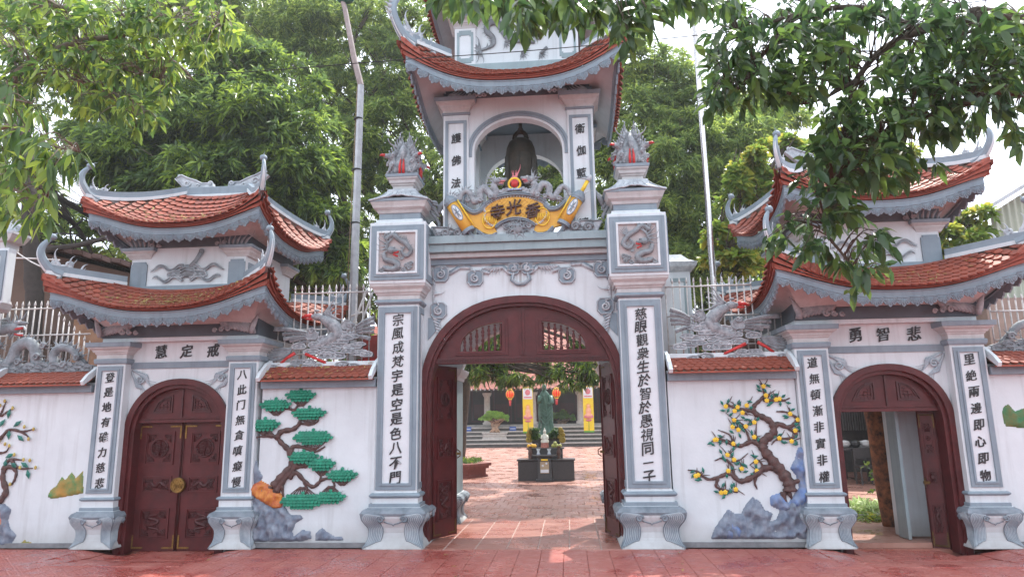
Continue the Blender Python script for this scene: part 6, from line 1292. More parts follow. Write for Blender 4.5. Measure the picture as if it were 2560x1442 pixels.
def tree(name, label, trunk, r0, r1, clumps, n, k, L, w, m, cat='tree', bark=None, droop=.35, limbs=None, hi=False, group=None, sub=.34):
    base = Vector(trunk[0]); t = thing(name, base, label, cat, group); mb = MB(); pp = smooth_path(trunk, 5); mb.tube(pp, [r*(1+.06*math.sin(i*2.1)) for i, r in enumerate(taper(len(pp), r0, r1))], 12)
    mb.build('trunk', bark or BARK, t); lb = MB(); top = Vector(pp[-1])
    for i, (c, r) in enumerate(clumps):
        s_ = Vector(pp[int(len(pp)*(.55+.4*((i*37) % 10)/10))]); c = Vector(c); md = s_.lerp(c, .5)+Vector((random.uniform(-.3, .3), random.uniform(-.3, .3), random.uniform(-.1, .5)))
        q = smooth_path([s_, md, c], 5); lb.tube(q, taper(len(q), r1*.75, .03), 6)
        for j in range(7):
            d = Vector((random.gauss(0, 1)*r[0], random.gauss(0, 1)*r[1], random.gauss(.2, .8)*r[2]))*.6; s2 = Vector(q[random.randrange(4, len(q))]); lb.tube(smooth_path([s2, s2+d*.5+Vector((0, 0, .1)), c+d], 3), taper(7, .035, .008), 5)
    for l in (limbs or []): q = smooth_path(l[0], 5); lb.tube(q, taper(len(q), l[1], l[2]), 8)
    tag(lb.build('limbs', bark or BARK, t), kind='stuff')
    C, A = crown_points(clumps, n, sub); me = leaf_mesh('crown', *rosettes(C, A, k, L, w, droop=droop), m, hi, off=tuple(base)); tag(link('crown', me, t), kind='stuff'); return t
def cl(px, py, Y, rx, rz, ry=None):
    """clump whose middle is seen at this pixel, radii in photo pixels"""
    p = W(px, py, Y); s = (W(px+100, py, Y)-p).length/100; return (tuple(p), (rx*s, (ry or rx)*s*.8, rz*s))
tree('mango_tree', 'large dark mango tree rising behind the left side gate', [(-5.2, 9.5, 0), (-5.0, 9.4, 3), (-5.4, 9.3, 6.5)], .32, .2,
     [cl(320, 400, 7, 120, 120), cl(450, 300, 7.5, 150, 140), cl(600, 330, 7, 150, 150), cl(720, 400, 7.2, 130, 140), cl(640, 190, 8, 120, 90), cl(790, 520, 7.6, 90, 110), cl(500, 470, 6.8, 160, 90), cl(680, 560, 7, 130, 100), cl(380, 210, 8, 110, 90), cl(830, 640, 8, 80, 80), cl(250, 300, 8.5, 90, 90), cl(760, 270, 7.8, 70, 70), cl(730, 690, 8, 110, 70), cl(560, 120, 8.5, 90, 60)], 9500, 9, .29, .23, MANGO)
tree('mango_tree', 'tall grey-green mango tree showing dark branches behind the lamp post', [(-3.4, 15, 0), (-3.0, 15, 4), (-2.6, 15, 9)], .35, .2,
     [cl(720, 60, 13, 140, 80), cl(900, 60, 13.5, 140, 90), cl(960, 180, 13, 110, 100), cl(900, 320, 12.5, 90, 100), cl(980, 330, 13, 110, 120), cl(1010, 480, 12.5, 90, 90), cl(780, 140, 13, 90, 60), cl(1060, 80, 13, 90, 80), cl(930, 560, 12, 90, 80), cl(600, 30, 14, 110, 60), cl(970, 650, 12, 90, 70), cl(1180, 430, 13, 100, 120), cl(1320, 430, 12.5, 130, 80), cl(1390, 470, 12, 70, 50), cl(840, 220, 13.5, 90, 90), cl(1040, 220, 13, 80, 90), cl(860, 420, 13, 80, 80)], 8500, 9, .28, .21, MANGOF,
     limbs=[([(-2.9, 15, 6), tuple(W(880, 420, 13)), tuple(W(905, 250, 12.6)), tuple(W(880, 120, 12.5)), tuple(W(930, 20, 12.5))], .17, .06), ([tuple(W(905, 270, 12.6)), tuple(W(960, 190, 12.6)), tuple(W(1000, 90, 12.6))], .08, .03)])
tree('mango_tree', 'broad mango tree with sunlit top behind the flagpole', [(5.0, 14, 0), (4.6, 14, 4), (4.2, 14, 8)], .36, .2,
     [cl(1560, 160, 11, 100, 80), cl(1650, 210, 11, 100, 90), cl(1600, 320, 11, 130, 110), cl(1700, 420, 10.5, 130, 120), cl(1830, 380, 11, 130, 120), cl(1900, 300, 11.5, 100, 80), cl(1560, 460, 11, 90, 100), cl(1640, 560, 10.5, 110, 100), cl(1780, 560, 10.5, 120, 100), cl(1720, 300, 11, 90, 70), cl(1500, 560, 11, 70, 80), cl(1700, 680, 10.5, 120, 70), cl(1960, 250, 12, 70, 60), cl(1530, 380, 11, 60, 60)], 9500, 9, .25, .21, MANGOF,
     limbs=[([tuple(W(1660, 620, 10.5)), tuple(W(1740, 530, 10.5)), tuple(W(1830, 440, 10.5)), tuple(W(1880, 330, 11))], .12, .04)])
tree('almond_tree', 'yellow-green broad-leaved tree with orange leaves beside the flagpole', [(3.9, 6.2, 0), (3.95, 6.2, 2), (4.3, 6.1, 5.2)], .2, .12,
     [cl(1880, 400, 5.5, 55, 45), cl(1850, 480, 5.5, 60, 60), cl(1830, 600, 5.2, 60, 60), cl(1850, 680, 5.2, 55, 50), cl(1960, 370, 6, 60, 45), cl(2060, 380, 6.5, 90, 50), cl(2200, 400, 6.5, 90, 50), cl(1800, 660, 5.6, 40, 45), cl(1920, 560, 5.8, 60, 60), cl(1900, 470, 5.8, 60, 60)], 1500, 7, .20, .5, ALMOND, hi=True, droop=.1)
tree('almond_tree', 'sparse yellow-green broad-leaved tree beside the corrugated shed', [(8.6, 7.5, 0), (8.6, 7.4, 3), (8.4, 7.3, 5)], .16, .1,
     [cl(2400, 590, 6.5, 70, 45), cl(2440, 540, 6.5, 45, 45), cl(2350, 610, 6.5, 50, 30), cl(2470, 620, 6.8, 50, 30)], 260, 7, .22, .5, ALMOND, hi=True, droop=.1)
tree('shade_tree', 'thin-leaved tree with dark bare trunk and one long horizontal limb, far left', [(W(85, 900, 3.6).x, 3.6, 0), tuple(W(84, 800, 3.6)), tuple(W(82, 700, 3.6)), tuple(W(76, 560, 3.6)), tuple(W(68, 430, 3.6)), tuple(W(60, 300, 4.5))], .17, .13,
     [cl(60, 600, 10, 120, 70), cl(190, 570, 10.5, 90, 60), cl(240, 660, 10, 90, 60), cl(140, 660, 10.5, 90, 50), cl(20, 480, 10, 100, 70), cl(290, 600, 11, 70, 60)], 1900, 8, .16, .5, MANGOF, bark=mat('dark_bark', (.05, .04, .035), (.03, .025, .022), rough=.95, scale=9, bump=.9, bscale=18),
     limbs=[([tuple(W(78, 640, 3.6)), tuple(W(130, 622, 3.7)), tuple(W(200, 612, 3.9)), tuple(W(280, 590, 4.2))], .075, .045)])
# far belt of trees that closes the view behind fence and hall
def belt(name, label, c, clumps, n, m, L=.3): return tree(name, label, c, .3, .2, clumps, n, 8, L, .28, m, group='trees behind the temple')
tree('mango_tree', 'light green mango crown filling the sky behind the upper left boughs', [(-11, 17, 0), (-11, 17, 4), (-10.5, 17, 9)], .35, .2,
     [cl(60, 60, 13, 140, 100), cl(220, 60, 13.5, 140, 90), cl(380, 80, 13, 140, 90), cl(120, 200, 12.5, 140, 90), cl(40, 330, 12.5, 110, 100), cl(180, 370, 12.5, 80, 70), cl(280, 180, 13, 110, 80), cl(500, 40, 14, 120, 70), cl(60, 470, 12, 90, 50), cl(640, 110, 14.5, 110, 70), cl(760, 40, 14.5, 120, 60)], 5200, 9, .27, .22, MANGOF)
belt('garden_tree', 'dense green tree low behind the left fence and gate', [(-7, 20, 0), (-7, 20, 5)], [cl(700, 760, 16, 200, 110), cl(880, 740, 16, 120, 100), cl(520, 600, 18, 250, 130), cl(300, 760, 17, 200, 60), cl(820, 600, 17, 130, 110), cl(150, 640, 22, 120, 70), cl(720, 890, 15, 120, 70), cl(860, 890, 15, 120, 70)], 4600, MANGO)
belt('garden_tree', 'dense green tree low behind the right fence', [(9, 20, 0), (9, 20, 5)], [cl(1700, 740, 15, 130, 110), cl(1850, 740, 15, 120, 110), cl(1950, 650, 17, 120, 100), cl(1640, 640, 17, 130, 110), cl(1800, 640, 17, 130, 90), cl(1720, 870, 14, 110, 70), cl(1850, 850, 14, 110, 80), cl(1960, 800, 14, 90, 90)], 3600, MANGO)
tree('garden_tree', 'dark tree crown hanging over the courtyard seen through the main arch', [(-3.9, 12.6, 0), (-3.9, 12.5, 3), (-3.4, 12.6, 5)], .26, .18,
     [cl(1200, 915, 11, 60, 36), cl(1290, 905, 11, 60, 36), cl(1360, 925, 10.5, 60, 30), cl(1430, 930, 10, 50, 34), cl(1480, 925, 10, 50, 40), cl(1180, 880, 11, 60, 40), cl(1400, 880, 10.5, 80, 40), cl(1460, 860, 10.5, 60, 50), cl(1240, 865, 11.5, 60, 40), cl(1300, 945, 10.5, 60, 24), cl(1440, 950, 10, 50, 24), cl(1210, 945, 10.8, 40, 24)], 900, 9, .22, .19, MANGO, droop=.8, limbs=[([(-3.6, 12.6, 4), tuple(W(1250, 880, 11)), tuple(W(1400, 900, 10.5)), tuple(W(1490, 910, 10))], .10, .03)])

# ---- overhanging foreground branches
def boughs(name, label, trunk, r0, r1, limbs, areas, L, w, m, k=7, droop=.35, dens=1.0, seed=0, bark=None, den_px=1500., spread=1.0):
    """areas: (px, py, Y, rx, ry) patches of foliage; twigs run from the nearest limb point to each leaf tuft"""
    r_ = np.random.default_rng(seed); base = Vector(trunk[0]); t = thing(name, base, label, 'tree'); mb = MB(); pp = smooth_path(trunk, 5); mb.tube(pp, taper(len(pp), r0, r1), 12); mb.build('trunk', bark or BARK, t)
    lb = MB(); LP = []
    for pts, a, b in limbs:
        q = smooth_path([p if len(p) == 3 and abs(p[0]) < 30 else tuple(W(*p)) for p in pts], 6); lb.tube(q, taper(len(q), a, b), 8); LP += [np.array(p) for p in q]
    LP = np.array(LP); C = []; A = []
    for (px, py, Y, rx_, ry_) in areas:
        n = max(2, int(dens*rx_*ry_*3.14/den_px))
        for _ in range(n):
            a = r_.uniform(0, 6.283); q = math.sqrt(r_.uniform(0, 1)); yy = Y+r_.uniform(-.5, .5); p = np.array(W(px+rx_*q*math.cos(a), py+ry_*q*math.sin(a), yy)); C.append(p)
    C = np.array(C); hub = []
    for p in C:
        d = np.linalg.norm(LP-p, axis=1); s_ = LP[int(np.argmin(d))]; v = p-s_; l = np.linalg.norm(v)+1e-6
        md = s_+v*.55+np.array([0, 0, .06+.05*l]); A.append((p-md)/(np.linalg.norm(p-md)+1e-6))
        if l < 2.2: lb.tube(smooth_path([tuple(s_), tuple(md), tuple(p)], 3), taper(7, min(.014, .004+.006*l), .0025), 4)
    A = np.array(A); A[:, 2] -= .1; A /= np.linalg.norm(A, axis=1, keepdims=True)
    tag(lb.build('branches', bark or BARK, t), kind='stuff'); me = leaf_mesh('leaves', *rosettes(C, A, k, L, w, droop=droop, spread=spread), m, True, off=tuple(base), droop=.22); tag(link('leaves', me, t), kind='stuff'); return t
Yh = -4.3
boughs('shade_tree', 'dark leafy boughs of a street tree hanging over the right half of the scene', [(7.2, -4.6, 0), (7.1, -4.6, 2.5), (6.6, -4.5, 4.6)], .26, .16,
       [([(7.1, -4.6, 3.2), (2560, 52, Yh), (2430, 50, Yh), (2300, 78, Yh), (2200, 130, Yh), (2140, 200, Yh)], .055, .018), ([(2140, 200, Yh), (2110, 330, Yh), (2090, 430, Yh), (2060, 560, Yh), (2110, 640, Yh), (2170, 720, Yh)], .022, .006), ([(2140, 200, Yh), (2050, 250, Yh), (1970, 265, Yh)], .016, .004), ([(2300, 78, Yh), (2150, 20, Yh), (1980, 40, Yh), (1850, 90, Yh)], .03, .008),
        ([(7.1, -4.6, 3.0), (2560, 230, Yh), (2440, 250, Yh), (2330, 290, Yh), (2200, 330, Yh)], .05, .01), ([(2560, 75, Yh), (2480, 65, Yh), (2380, 95, Yh)], .03, .01), ([(1980, 40, Yh), (1900, 150, Yh), (1830, 240, Yh)], .015, .004), ([(7.0, -4.6, 4.3), (2500, -120, -4.8), (2000, -150, -5), (1700, -60, -5.2), (1500, -30, -5.4), (1250, -60, -5.5)], .08, .02)],
       [(1830, 60, Yh, 70, 70), (1810, 150, Yh, 50, 60), (1850, 220, Yh, 60, 60), (1930, 120, Yh, 90, 90), (1940, 210, Yh, 70, 50), (2050, 50, Yh, 110, 70), (2030, 160, Yh, 80, 70), (2240, 25, Yh, 110, 45), (2390, 60, Yh, 100, 80), (2500, 100, Yh, 80, 100), (2110, 150, Yh, 50, 60), (2320, 160, Yh, 100, 70), (2210, 260, Yh, 90, 70), (2100, 300, Yh, 70, 60), (2130, 390, Yh, 100, 60), (2310, 280, Yh, 90, 55), (2440, 200, Yh, 90, 70), (2240, 350, Yh, 80, 45), (2060, 350, Yh, 60, 50), (2500, 230, Yh, 70, 50), (2420, 300, Yh, 60, 30), (1960, 225, Yh, 60, 30),
        (2040, 460, Yh, 50, 35), (2130, 440, Yh, 80, 30), (2070, 520, Yh, 60, 40), (1995, 560, Yh, 35, 35), (1945, 590, Yh, 28, 28), (2130, 520, Yh, 40, 30), (2180, 600, Yh, 50, 30), (2040, 620, Yh, 45, 30), (2100, 640, Yh, 35, 25), (2170, 660, Yh, 45, 25), (2155, 715, Yh, 24, 20), (2530, 340, Yh, 35, 40), (2200, 430, Yh, 60, 40), (2300, 400, -3.9, 40, 25), (1790, 230, Yh, 30, 40),
        (1180, -10, -5.4, 70, 25), (1260, 0, -5.4, 70, 30), (1350, 5, -5.4, 70, 40), (1440, 15, -5.3, 70, 45), (1520, 20, -5.2, 60, 45), (1600, 20, -5.2, 60, 45), (1690, -20, -5.2, 60, 25), (1570, 75, -5.2, 30, 25), (1300, 50, -5.4, 50, 20), (1130, -20, -5.4, 50, 30), (1780, 0, -5.0, 60, 30)], .128, .42, FICUS, k=6, dens=1.0, den_px=560., seed=3, droop=.25)
Yl = -3.2
boughs('street_tree', 'sunlit yellow-green boughs of a street tree reaching in from the upper left', [(-7.4, -3.4, 0), (-7.2, -3.4, 2.8), (-6.6, -3.3, 5.2)], .28, .16,
       [([(-7.1, -3.4, 3.4), (-40, 260, Yl), (60, 170, Yl), (180, 110, Yl), (300, 90, Yl), (430, 60, Yl), (560, 60, Yl)], .05, .01), ([(60, 170, Yl), (160, 190, Yl), (260, 230, Yl), (340, 290, Yl)], .02, .005), ([(-6.9, -3.4, 4.2), (0, -40, Yl), (150, 20, Yl), (300, 30, Yl)], .04, .01), ([(180, 110, Yl), (300, 170, Yl), (400, 200, Yl)], .016, .004)],
       [(50, 50, Yl, 90, 80), (170, 70, Yl, 90, 90), (290, 50, Yl, 90, 80), (400, 50, Yl, 90, 70), (500, 50, Yl, 80, 60), (560, 60, Yl, 40, 50), (110, 170, Yl, 90, 60), (230, 170, Yl, 90, 60), (340, 150, Yl, 80, 50), (440, 140, Yl, 70, 45), (540, 120, Yl, 40, 25), (200, 240, Yl, 80, 40), (290, 260, Yl, 60, 40), (350, 290, Yl, 45, 30), (390, 230, Yl, 50, 25), (40, 180, Yl, 60, 70), (20, 260, Yl, 40, 40)], .135, .34, YLEAF, k=7, den_px=520., seed=5, bark=BARKL)
Yj = -4.4
boughs('street_tree', 'drooping bright green leaf sprays at the left edge above the outer pillar', [(-6.3, -4.6, 0), (-6.2, -4.6, 2.0), (-5.9, -4.5, 3.4)], .12, .07,
       [([(-6.0, -4.5, 3.1), (-30, 330, Yj), (30, 340, Yj), (90, 350, Yj), (150, 370, Yj), (200, 380, Yj)], .022, .005), ([(-30, 460, Yj), (30, 470, Yj), (80, 500, Yj), (120, 500, Yj)], .016, .005), ([(-30, 240, Yj), (40, 250, Yj), (80, 260, Yj)], .014, .004)],
       [(20, 250, Yj, 45, 30), (75, 270, Yj, 35, 25), (60, 330, Yj, 60, 30), (120, 350, Yj, 45, 25), (185, 385, Yj, 22, 14), (30, 400, Yj, 45, 35), (100, 410, Yj, 45, 30), (40, 480, Yj, 50, 30), (110, 480, Yj, 35, 25), (90, 530, Yj, 45, 20), (20, 540, Yj, 25, 20), (140, 420, Yj, 25, 20)], .18, .26, YLEAF, k=6, den_px=640., droop=.85, seed=8, bark=BARKL)
# fallen leaves lying on the side gate roofs
LITTER = leafmat('fallen_leaf', (.10, .06, .03), (.24, .16, .05), (.38, .36, .09), trans=.2)
def litter(fn, n, loc, label, L=.07):
    P = []; Nn = []
    for _ in range(n): p, q = fn(); P.append(p); Nn.append(q)
    P = np.array(P); Nn = np.array(Nn); D = np.cross(Nn, rng.normal(size=P.shape)); D /= np.linalg.norm(D, axis=1, keepdims=True); Ls = L*rng.uniform(.5, 1.3, n)
    tag(link('fallen_leaves', leaf_mesh('fallen_leaves', P, D, Nn, Ls, Ls*rng.uniform(.15, .4, n), LITTER, off=loc, droop=.0), None, loc), label, 'fallen leaves', kind='stuff')
for c, n1, n2 in ((GC[0], 300, 200), (GC[1], 80, 50)):
    Ra = Roof(c, 1.0, 1.50, 1.50, 3.17, 3.66, .90, .84, 3.55, 3.62, p=2.6, g=1.1, out=.05); Rb = Roof(c, 1.0, 1.25, 1.28, 4.40, 4.82, .52, .10, 5.26, 5.26, p=2.6, g=1.7, out=.05)
    def f1(): p, a, b, n = Ra.frame(0, float(np.clip(rng.normal(0, .35), -.8, .8)), rng.uniform(.02, .6)); return np.array(p+n*.045), np.array(n)+rng.normal(size=3)*.25
    def f2(): p, a, b, n = Rb.frame(0, float(np.clip(rng.normal(0, .4), -.8, .8)), rng.uniform(.02, .55)); return np.array(p+n*.045), np.array(n)+rng.normal(size=3)*.25
    litter(f1, n1, (c, -.3, 3.4), 'fallen leaves strewn over the lower roof of the %s side gate' % ('closed' if c < 0 else 'open')); litter(f2, n2, (c, -.2, 4.6), 'fallen leaves strewn over the upper roof of the %s side gate' % ('closed' if c < 0 else 'open'))
def f3(): return np.array([rng.uniform(-3.55, -2.1), rng.uniform(.02, .3), 0]), np.array([0, -.5, .85])+rng.normal(size=3)*.2
def f3b():
    p, n = f3(); p[2] = 2.27+p[1]*.62; return p, n
litter(f3b, 60, (-2.8, .2, 2.3), 'dry fallen leaves on the tiled coping above the pine relief')
def f4():
    x = rng.uniform(-6.2, 6); return np.array([x, rng.uniform(-1.7, -.15), .012+dip(x, -.3)]), np.array([0, 0, 1])+rng.normal(size=3)*.15
litter(f4, 60, (0, -1, 0), 'a few stray leaves scattered on the red pavement', .06)
# ================================================================== FENCES, POLES, NEIGHBOURS
def fence(label, pickets, zt, zb, Y, rails):
    t = thing('picket_fence', (pickets[0], Y, zb), label, 'fence', 'white steel fences on the walls')
    for i, x in enumerate(pickets):
        z = zt[i] if hasattr(zt, '__len__') else zt
        m = MB(); m.tube([(x, Y, zb), (x, Y, z-.08)], .0105, 6); m.tube([(x, Y, z-.09), (x, Y, z-.055), (x, Y, z)], [.010, .017, .002], 6); m.build('picket', STEELW, t)
    for (x0, x1, z) in rails: m = MB(); m.tube([(x0, Y-.014, z), (x1, Y-.014, z)], .012, 6); m.build('rail', STEELW, t)
    return t
def zW(px, py, Y): return W(px, py, Y).z
Yf = .62
xs = [W(735+17.2*k, 800, Yf).x for k in range(12)]; zt1 = zW(800, 712, Yf); zt2 = zW(800, 820, Yf)
lows = [W(677+17.2*k, 850, Yf).x for k in range(3)]
fence('white picket fence behind the phoenix above the pine wall', lows+xs, [zt2]*3+[zt1]*12, 2.45, Yf, [(lows[0], xs[-1], zt2-.02), (xs[0], xs[-1], zW(800, 733, Yf)), (lows[0], xs[-1], 2.62)])
xs = [W(1668+18.0*k, 800, Yf).x for k in range(13)]; lw = [W(1905+18*k, 850, Yf).x for k in range(4)]; zt1 = zW(1800, 691, Yf); zt2 = zW(1800, 785, Yf)
fence('white picket fence behind the phoenix above the apricot wall', xs+lw, [zt1]*13+[zt2]*4, 2.45, Yf, [(xs[0], lw[-1], zt2-.02), (xs[0], xs[-1], zW(1800, 714, Yf)), (xs[0], lw[-1], 2.62)])
xs = [W(-25+15.5*k, 800, Yf).x for k in range(11)]; lw = [W(141+14*k, 850, Yf).x for k in range(7)]
fence('white picket fence behind the coiling dragon at the far left', xs+lw, [zW(60, 753, Yf)]*11+[zW(150+14*k, 778+12*k, Yf) for k in range(7)], 2.45, Yf, [(xs[0], xs[-1], zW(60, 773, Yf)), (xs[0], lw[-1], zW(100, 838, Yf))])
xs = [W(2478+17*k, 800, Yf).x for k in range(8)]
fence('white picket fence behind the dark dragon at the far right', xs, zW(2500, 735, Yf), 2.45, Yf, [(xs[0], xs[-1], zW(2500, 778, Yf)), (xs[0], xs[-1], zW(2500, 850, Yf))])
# lamp post with a bent arm
t = thing('lamp_post', tuple(W(890, 1100, 2.6))[:2]+(0,), 'grey octagonal lamp post with bent arm and green lamp left of the tower', 'lamp post')
m = MB(); b = W(888, 560, 2.6); b0 = Vector((b.x, b.y, 0)); k1 = W(892, 215, 2.6); k1.x = b.x+.03; m.tube([b0, Vector((b.x, b.y, 3)), k1], [.10, .085, .062], 8, smooth=False); m.build('pole', STEEL, t)
m = MB(); a_ = W(884, 140, 2.6); e_ = W(862, 20, 2.6); m.tube([k1, a_, e_, W(845, -30, 2.6)], [.060, .055, .048, .04], 8, smooth=False); m.build('arm', mat('rusty_steel', (.30, .25, .24), (.22, .17, .16), rough=.6, scale=10), t)
m = MB()
for py in (427, 560, 300): q = W(889, py, 2.6); m.lathe([(0, .09), (.025, .09)], (b.x, b.y, q.z), 10)
m.build('clamp', BLK, t)
m = MB(); q = W(864, 2, 2.6); m.ball((q.x, q.y, q.z+.02), (.17, .12, .07), 12, 8); m.build('lamp_head', mat('green_enamel', (.02, .12, .08), rough=.4), t)
m = MB(); m.tube([k1+Vector((-.07, 0, 0)), (b.x-.08, b.y-.06, 4.5), (b.x-.09, b.y-.06, 3)], .008, 5); m.build('cable', mat('brown_cable', (.25, .17, .10)), t)
t = thing('flagpole', tuple(W(1790, 1100, 1.6))[:2]+(0,), 'slender stainless flagpole standing behind the phoenix above the apricot wall', 'flagpole')
m = MB(); b = W(1783, 700, 1.6); tp = W(1752, 100, 1.6); m.tube([(b.x, b.y, 0), (b.x, b.y, 3.2), (b.x-.0, b.y, tp.z+2.5)], [.055, .052, .030], 12); m.build('pole', mat('stainless', (.62, .60, .60), (.5, .48, .48), rough=.22, metal=.85), t)
m = MB(); m.tube([(b.x-.05, b.y-.04, 1.5), (b.x-.05, b.y-.03, tp.z+2)], .004, 4); m.build('halyard', BLK, t)
# overhead cable
t = thing('overhead_cable', tuple(W(0, 195, -1.0)), 'thin black cable strung across in front of the tower', 'cable')
m = MB(); m.tube(smooth_path([W(-300, 190, -1), W(0, 193, -1), W(500, 187, -1), W(1000, 150, -1), W(1290, 130, -1), W(1600, 103, -1), W(1780, 85, -1), W(2100, 50, -1), W(2700, -30, -1)], 5), .006, 5); m.build('wire', BLK, t)
t = thing('stay_cable', tuple(W(110, 640, 1)), 'pale cable slung from the outer pillar to the roof tip of the closed gate', 'cable')
m = MB(); m.tube(smooth_path([W(30, 622, .8), W(70, 650, .7), W(105, 668, .5)], 4), .010, 5); m.tube(smooth_path([W(30, 645, 1.2), W(80, 646, 1.2), W(150, 650, 1.5)], 4), .014, 5); m.build('wire', STEELW, t)
# outermost pillars, partly in the frame at the left edge
def outer_pillar(px, pc, label):
    t = thing('outer_pillar', (pc, .45, 0), label, 'pillar'); m = MB(); m.box(pc-.34, pc+.20, .15, .30, 0, 3.3); m.build('shaft', WHITE, t)
    m = MB(); m.box(pc-.38, pc+.38, .07, .22, 3.42, 4.25); m.build('relief_box', WHITE, t, .006)
    m = MB(); frame_strip(m, pc-.36, pc+.36, 3.46, 4.21, .08, .05, .072); m.build('panel_border', GREY, t, .003)
    m = MB(); m.loft([(3.3, .31), (3.34, .35), (3.42, .37)], pc, .17, .3); m.build('cove', CREAM, t)
    m = MB()
    for k in range(12): flame(m, (pc+.05*math.cos(k), .055, 3.8+.18*math.sin(k*1.7)), k*1.1, .22, .03, .8*(-1)**k)
    for k in range(6): spiral(m, (pc-.2+.08*k, .055, 3.62+.05*(k % 3)), .05, 1.4, (-1)**k, 0, .016)
    m.build('flower_relief', SCULPT, t)
    m = MB(); m.loft([(4.25, .32), (4.34, .32), (4.36, .38), (4.42, .42), (4.46, .44)], pc, .2, .4); m.build('cornice', CREAM, t, .003)
    m = MB(); m.loft([(4.46, .45), (4.50, .45)], pc, .2, .4)
    for k in range(6): flame(m, (pc+.22-.03*k, .2, 4.50), .3+.2*k, .3, .035, .9)
    spiral(m, (pc+.36, .2, 4.58), .06, 1.4, 1, 0, .02); m.build('cornice_cap', SCULL, t)
bx = W(30, 620, .1).x; outer_pillar(0, bx-.40, 'outer pillar at the left edge with a framed flower relief')
# buildings either side
t = thing('brick_house', (-13, 12, 0), 'low brown house with sagging tiled roof behind the left fence', 'house'); BRN = mat('brown_render', (.12, .078, .058), (.075, .052, .04), rough=.9, scale=.8, bump=.4, bscale=6)
y0 = 4.5; A = W(330, 690, y0); B = W(-200, 560, y0); m = MB(); m.add([(B.x, y0, 0), (A.x+.2, y0, 0), (A.x+.2, y0, A.z), (B.x, y0, B.z), (B.x, 9, 0), (A.x+.2, 9, 0), (A.x+.2, 9, A.z), (B.x, 9, B.z)], [(0, 1, 2, 3), (4, 7, 6, 5), (1, 5, 6, 2), (0, 3, 7, 4), (3, 2, 6, 7)]); m.build('wall', BRN, t)
m = MB(); n = 26
for k in range(n):
    u = k/n; x = B.x+(A.x+.5-B.x)*u; z = B.z+(A.z-B.z)*u+.05; x2 = B.x+(A.x+.5-B.x)*(u+1/n*.94); z2 = B.z+(A.z-B.z)*(u+1/n*.94)+.02+.05*(k % 2); m.add([(x, y0-.5, z), (x2, y0-.5, z2), (x2, 9.3, z2), (x, 9.3, z), (x, y0-.5, z+.09), (x2, y0-.5, z2+.09), (x2, 9.3, z2+.09), (x, 9.3, z+.09)], [(0, 1, 2, 3), (4, 7, 6, 5), (0, 4, 5, 1), (1, 5, 6, 2), (0, 3, 7, 4)])
tag(m.build('roof_sheet', mat('old_brown_roof', (.10, .06, .05), (.06, .04, .035), rough=.9, scale=3), t), kind='stuff')
m = MB(); 
for k in range(14): q = W(60+18*k, 800, y0-.05); m.tube([(q.x, y0-.05, 1.5), (q.x, y0-.05, 3.6)], .025, 5)
tag(m.build('window_bars', mat('dark_wood', (.05, .035, .03)), t), kind='stuff')
m = MB(); q0 = W(190, 770, y0-.1); m.box(q0.x, q0.x+.9, y0-.12, y0-.02, 2.2, 3.9); m.build('boarded_panel', mat('plank_brown', (.26, .15, .09), (.18, .10, .06), rough=.85, scale=5), t)
t = thing('corrugated_shed', (13, 8, 0), 'pale green corrugated metal shed at the right edge', 'shed'); y0 = 6.5; m = MB(); COR = mat('green_corrugated_sheet', (.42, .44, .36), (.33, .35, .29), rough=.6, scale=1.5)
xa = W(2478, 560, y0).x; za = W(2478, 535, y0).z; zb_ = W(2640, 430, y0).z; xb = W(2640, 430, y0).x; n = 90
def shed(a, b): x = xa+(xb+5-xa)*a; return (x, y0+.03*math.sin(a*n*2*pi/2), (za+(zb_-za)*(x-xa)/(xb-xa))*b)
m.grid(shed, n*6, 1); m.box(xa, xb+5, y0+.2, 11, 0, za-.2); m.build('wall', COR, t)
m = MB(); m.add([(xa-.25, y0-.3, za-.02), (xb+5, y0-.3, za+(zb_-za)*(xb+5-xa)/(xb-xa)), (xb+5, 11, za+(zb_-za)*(xb+5-xa)/(xb-xa)), (xa-.25, 11, za-.02), (xa-.25, y0-.3, za+.07), (xb+5, y0-.3, za+.09+(zb_-za)*(xb+5-xa)/(xb-xa)), (xb+5, 11, za+.09+(zb_-za)*(xb+5-xa)/(xb-xa)), (xa-.25, 11, za+.07)], [(0, 1, 2, 3), (4, 7, 6, 5), (0, 4, 5, 1), (1, 5, 6, 2), (0, 3, 7, 4)]); m.build('roof', STEEL, t)
t = thing('neighbour_wall', (9.8, 5, 0), 'weathered brick house wall behind the fence at the far right', 'house'); m = MB(); m.box(W(2470, 800, 5).x, 14, 5, 6.2, 0, W(2500, 745, 5).z); m.build('wall', mat('weathered_render', (.30, .22, .18), (.20, .15, .13), rough=.9, scale=2, bump=.5, bscale=12), t)
# red steel stair and frame behind the fence
t = thing('red_cabinet', tuple(W(915, 870, 1.2))[:2]+(0,), 'red painted cabinet behind the fence beside the tall left pillar', 'cabinet'); q = W(905, 780, 1.2); m = MB(); m.box(q.x, q.x+.5, 1.2, 1.5, 1.2, 2.95); m.build('body', mat('maroon_enamel', (.30, .05, .045), (.22, .04, .035)), t); m = MB(); m.box(q.x-.03, q.x+.5, 1.15, 1.5, 2.52, 2.57); m.box(q.x-.03, q.x+.5, 1.15, 1.5, 2.3, 2.34); m.build('shelf', RED, t)
t = thing('steel_ladder', tuple(W(900, 830, .9))[:2]+(2.4,), 'white tubular ladder leaning behind the fence by the tall left pillar', 'ladder'); m = MB()
for (a, b_) in (((868, 850), (918, 722)), ((888, 850), (932, 730)), ((878, 790), (905, 780)), ((872, 812), (893, 806))): m.tube([W(*a, .85), W(*b_, .85)], .016, 6)
m.build('rails', STEELW, t)
